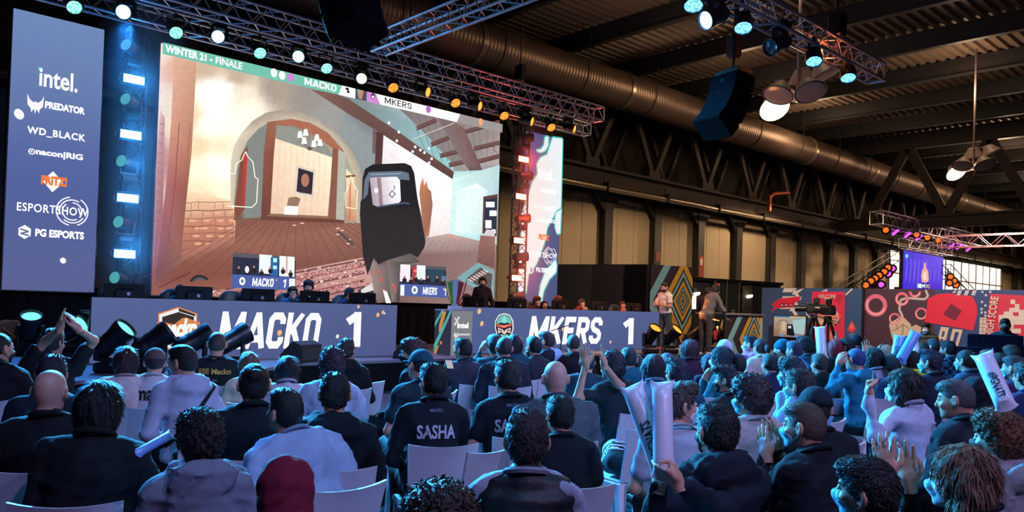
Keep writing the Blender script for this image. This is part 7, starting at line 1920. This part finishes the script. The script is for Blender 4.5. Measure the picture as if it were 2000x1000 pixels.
# ------------------------------------------------------------------ empty chairs in view
def empty_chair(px, py, z, face, label):
    p = onZ(px, py, z); place_chair(p[0], p[1], math.radians(face - 90), label)
empty_chair(890, 868, .82, 98, 'empty white plastic chair in front, left of the black padded vest')
empty_chair(700, 742, .82, 70, 'empty white plastic chair left of the stage gap, beside the blue shirt')
empty_chair(1360, 770, .82, 60, 'empty blue-lit chair right of the white-masked man')

# ------------------------------------------------------------------ things held or lying about
M_ST = mat('white_inflated_film', (226, 218, 232), .3, var=.04, bump=.1, bscale=20)
def stick(label, p0, p1, r, body=None, m=None, face=None, sg=1):
    """inflatable cheering stick: puffed tube with crimped flat ends"""
    p0, p1 = np.array(p0, float), np.array(p1, float); d = p1 - p0; L = np.linalg.norm(d); d /= L
    v = np.array(face if face is not None else (p0 + p1) / 2 - _E); v = v - d * (v @ d); v /= np.linalg.norm(v); x = np.cross(d, v)
    x /= np.linalg.norm(x)
    t = thing('inflatable_stick', label, 'cheering stick', tuple(p0), 0, 'inflatable cheering sticks')
    n = 18; prof = [(0, 1.25, .06), (.04, 1.12, .35), (.09, 1.0, .85), (.2, 1, 1), (.8, 1, 1), (.91, 1.0, .85), (.96, 1.12, .35), (1, 1.25, .06)]
    V = []
    for a, sx, sy in prof:
        for i in range(n):
            q = i * 2 * math.pi / n; V.append(d * L * a + x * r * sx * math.cos(q) + v * r * sy * math.sin(q) + d * .010 * math.cos(2 * q) * (a in (0, 1)))
    F = [(k * n + i, k * n + (i + 1) % n, k * n + n + (i + 1) % n, k * n + n + i) for k in range(len(prof) - 1) for i in range(n)] + [tuple(range(n)), tuple(range((len(prof) - 1) * n, len(prof) * n))]
    MB().add(V, F).build('tube', m or M_ST, t, True)
    if body:
        me = text_mesh(body, .02); k = len(me.vertices); W = np.zeros(k * 3); me.vertices.foreach_get('co', W); W = W.reshape(-1, 3)
        a, b = W.min(0), W.max(0); W = (W - (a + b) / 2) / (b - a + 1e-9) * (L * .42, r * 1.05, 1)
        cy = np.clip(W[:, 1] / r, -1, 1); off = -r * np.sqrt(1 - cy ** 2) - .004
        # lettering reads from top to foot of the stick
        U = d * (L * .36) + np.outer(W[:, 0], d) * sg + np.outer(W[:, 1], x) * sg + np.outer(off, v)
        me.vertices.foreach_set('co', U.ravel()); me.materials.clear(); me.materials.append(mat('teal_print', (24, 60, 76), .5, var=0)); me.update()
        link('lettering', me, t)
stick('white inflatable stick with dark lettering, left one of the tall pair', atd(1298, 930, 3.15), atd(1233, 752, 3.3), .044, '#PGNATS')
stick('plain white inflatable stick, right one of the tall pair', atd(1297, 935, 3.05), atd(1293, 745, 3.2), .041)
stick('white inflatable stick with dark lettering at right edge', atd(1968, 800, 3.4), atd(1918, 690, 3.6), .040, '#PGNATS', sg=-1)
stick('blue-lit inflatable stick with lettering, left of two held up at right', atd(1747, 712, 8.6), atd(1758, 655, 8.7), .055, '#PGNATS', mat('blue_tinted_film', (120, 170, 236), .3, var=.04))  # blue light on these two raised sticks put into the film colour
stick('slanted plain blue-lit inflatable stick at right', atd(1756, 708, 8.5), atd(1790, 648, 8.6), .055, None, mat('blue_tinted_film', (120, 170, 236), .3, var=.04))
stick('white inflatable stick held upright below the broadcast cameras', atd(1606, 700, 9.0), atd(1601, 638, 9.2), .055)
stick('pale inflatable stick behind the striped polo man', atd(1790, 700, 9.2), atd(1783, 660, 9.4), .05)
stick('long thin blue inflatable stick lying across the lap, lower left', atd(268, 886, 3.0), atd(335, 848, 3.2), .018, None, mat('blue_tinted_film', (120, 170, 236), .3, var=.04))
def phone(label, p, rz, tilt=.3, lit=False):
    t = thing('mobile_phone', label, 'phone', tuple(p), rz)
    R = np.array(Euler((tilt, 0, 0)).to_matrix())
    MB().box((0, 0, 0), (.072, .009, .15), R=R, bev=.004).build('phone_body', mat('phone_shell', (190, 180, 180), .3, .3), t)
    MB().box(R @ np.array((0, -.0055, 0)), (.066, .002, .14), R=R).build('phone_screen', glow('phone_light', (200, 200, 210), .8) if lit else mat('black_glass', (14, 14, 16), .1), t)
phone('phone held up by the woman with dark curls', atd(1704, 745, 5.35), math.radians(20), .1)
phone('lit phone in the hand of the man below the trophy', atd(878, 711, 8.0), math.radians(-50), .9, True)
t = thing('drink_bottle', 'clear water bottle standing on the floor by the centre seats', 'bottle', tuple(onZ(1178, 905, .005)))
MB().lathe([(.0, 0), (.032, 0), (.034, .01), (.034, .14), (.03, .16), (.014, .19), (.014, .205), (0, .205)], 14).build('bottle_body', mat('clear_plastic', (190, 210, 220), .1, var=0, trans=.8), t, True)
MB().lathe([(.0, .2), (.016, .2), (.016, .22), (0, .222)], 12).build('cap', mat('blue_cap', (40, 80, 160), .4), t)
def bag(label, p, rz, c, s=1.):
    t = thing('backpack', label, 'backpack', tuple(p), rz)
    f_ = lambda P: smin(ell(P, (0, 0, .20), (.15, .10, .22)), ell(P, (0, -.09, .13), (.11, .05, .10)), .03) + ripple(P, 30, .006)
    V, Q = surfnet(f_, (-.2, -.2, -.04), (.2, .16, .46), .022); V = V * s; V[:, 2] = np.maximum(V[:, 2], .005)
    link('bag_body', raw_mesh('bag_body', V, Q, [cloth(c)]), t)
    for sd in (-1, 1): MB().path([(sd * .07 * s, .10 * s, .36 * s), (sd * .09 * s, .17 * s, .26 * s), (sd * .08 * s, .11 * s, .10 * s)], .012).build('strap', cloth((30, 30, 34)), t)
bag('violet and red bag on the seat before the teal hoodie', onZ(1622, 760, .02), .6, (120, 30, 110), .9)
bag('black bag with coloured charms by the right named fan', onZ(925, 850, .01), .4, (30, 32, 44), 1.)
bag('red jacket bundle beside the plain black shirt man', onZ(1100, 915, .02), .2, (190, 20, 36), .7)
t = thing('stripe_jacket', 'black jacket with three white stripes beside the sticks', 'jacket', tuple(onZ(1215, 925, .45)), .5)
place_chair(*onZ(1215, 925, .45)[:2], math.radians(-10), 'white plastic chair under the black jacket with three white stripes')
f_ = lambda P: smin(ell(P, (0, 0, .12), (.2, .16, .14)), ell(P, (.05, .05, .22), (.12, .12, .1)), .05) + ripple(P, 28, .014)
V, Q = surfnet(f_, (-.3, -.25, -.08), (.3, .25, .36), .02); V[:, 2] = np.maximum(V[:, 2] * .75, .0); C = V[Q].mean(1)
link('folded_jacket', raw_mesh('folded_jacket', V, Q, [cloth((22, 26, 36)), cloth((214, 214, 226))], ((np.abs(C[:, 0]) < .075) & (np.floor((C[:, 0] + .075) / .015) % 2 == 0)).astype(int)), t)
# ------------------------------------------------------------------ thin stage haze in front of the two lamp towers, fading out sideways
def haze(name, label, lo, hi, dens):
    m = bpy.data.materials.new('stage_haze'); m.use_nodes = True; nt = m.node_tree; nt.nodes.remove(nt.nodes['Principled BSDF'])
    v = nt.nodes.new('ShaderNodeVolumeScatter'); v.inputs['Color'].default_value = (.9, .93, 1, 1)
    tc = nt.nodes.new('ShaderNodeTexCoord'); sp = nt.nodes.new('ShaderNodeSeparateXYZ'); nt.links.new(tc.outputs['Generated'], sp.inputs[0])
    def M2(op, a, b):
        n = nt.nodes.new('ShaderNodeMath'); n.operation = op
        for i, q in enumerate((a, b)):
            if isinstance(q, (int, float)): n.inputs[i].default_value = q
            else: nt.links.new(q, n.inputs[i])
        return n.outputs[0]
    d = None
    for ax in (0, 2):
        g = M2('MULTIPLY', M2('MULTIPLY', sp.outputs[ax], M2('SUBTRACT', 1.0, sp.outputs[ax])), 4.0)
        g = M2('POWER', g, 2.5 if ax == 0 else .6)
        d = g if d is None else M2('MULTIPLY', d, g)
    nt.links.new(M2('MULTIPLY', d, dens), v.inputs['Density'])
    nt.links.new(v.outputs[0], nt.nodes['Material Output'].inputs['Volume'])
    lo, hi = np.array(lo, float), np.array(hi, float)
    return MB().box((lo + hi) / 2, hi - lo).build(name, m, None, label=label, cat='haze', kind='stuff')
haze('stage_haze', 'thin haze lit blue around the left lamp tower', (3.7, 14.75, 1.5), (5.6, 15.42, 7.5), .24)
haze('stage_haze', 'thin haze lit red around the right lamp tower', (13.75, 14.75, 1.5), (15.6, 15.42, 6.6), .24)
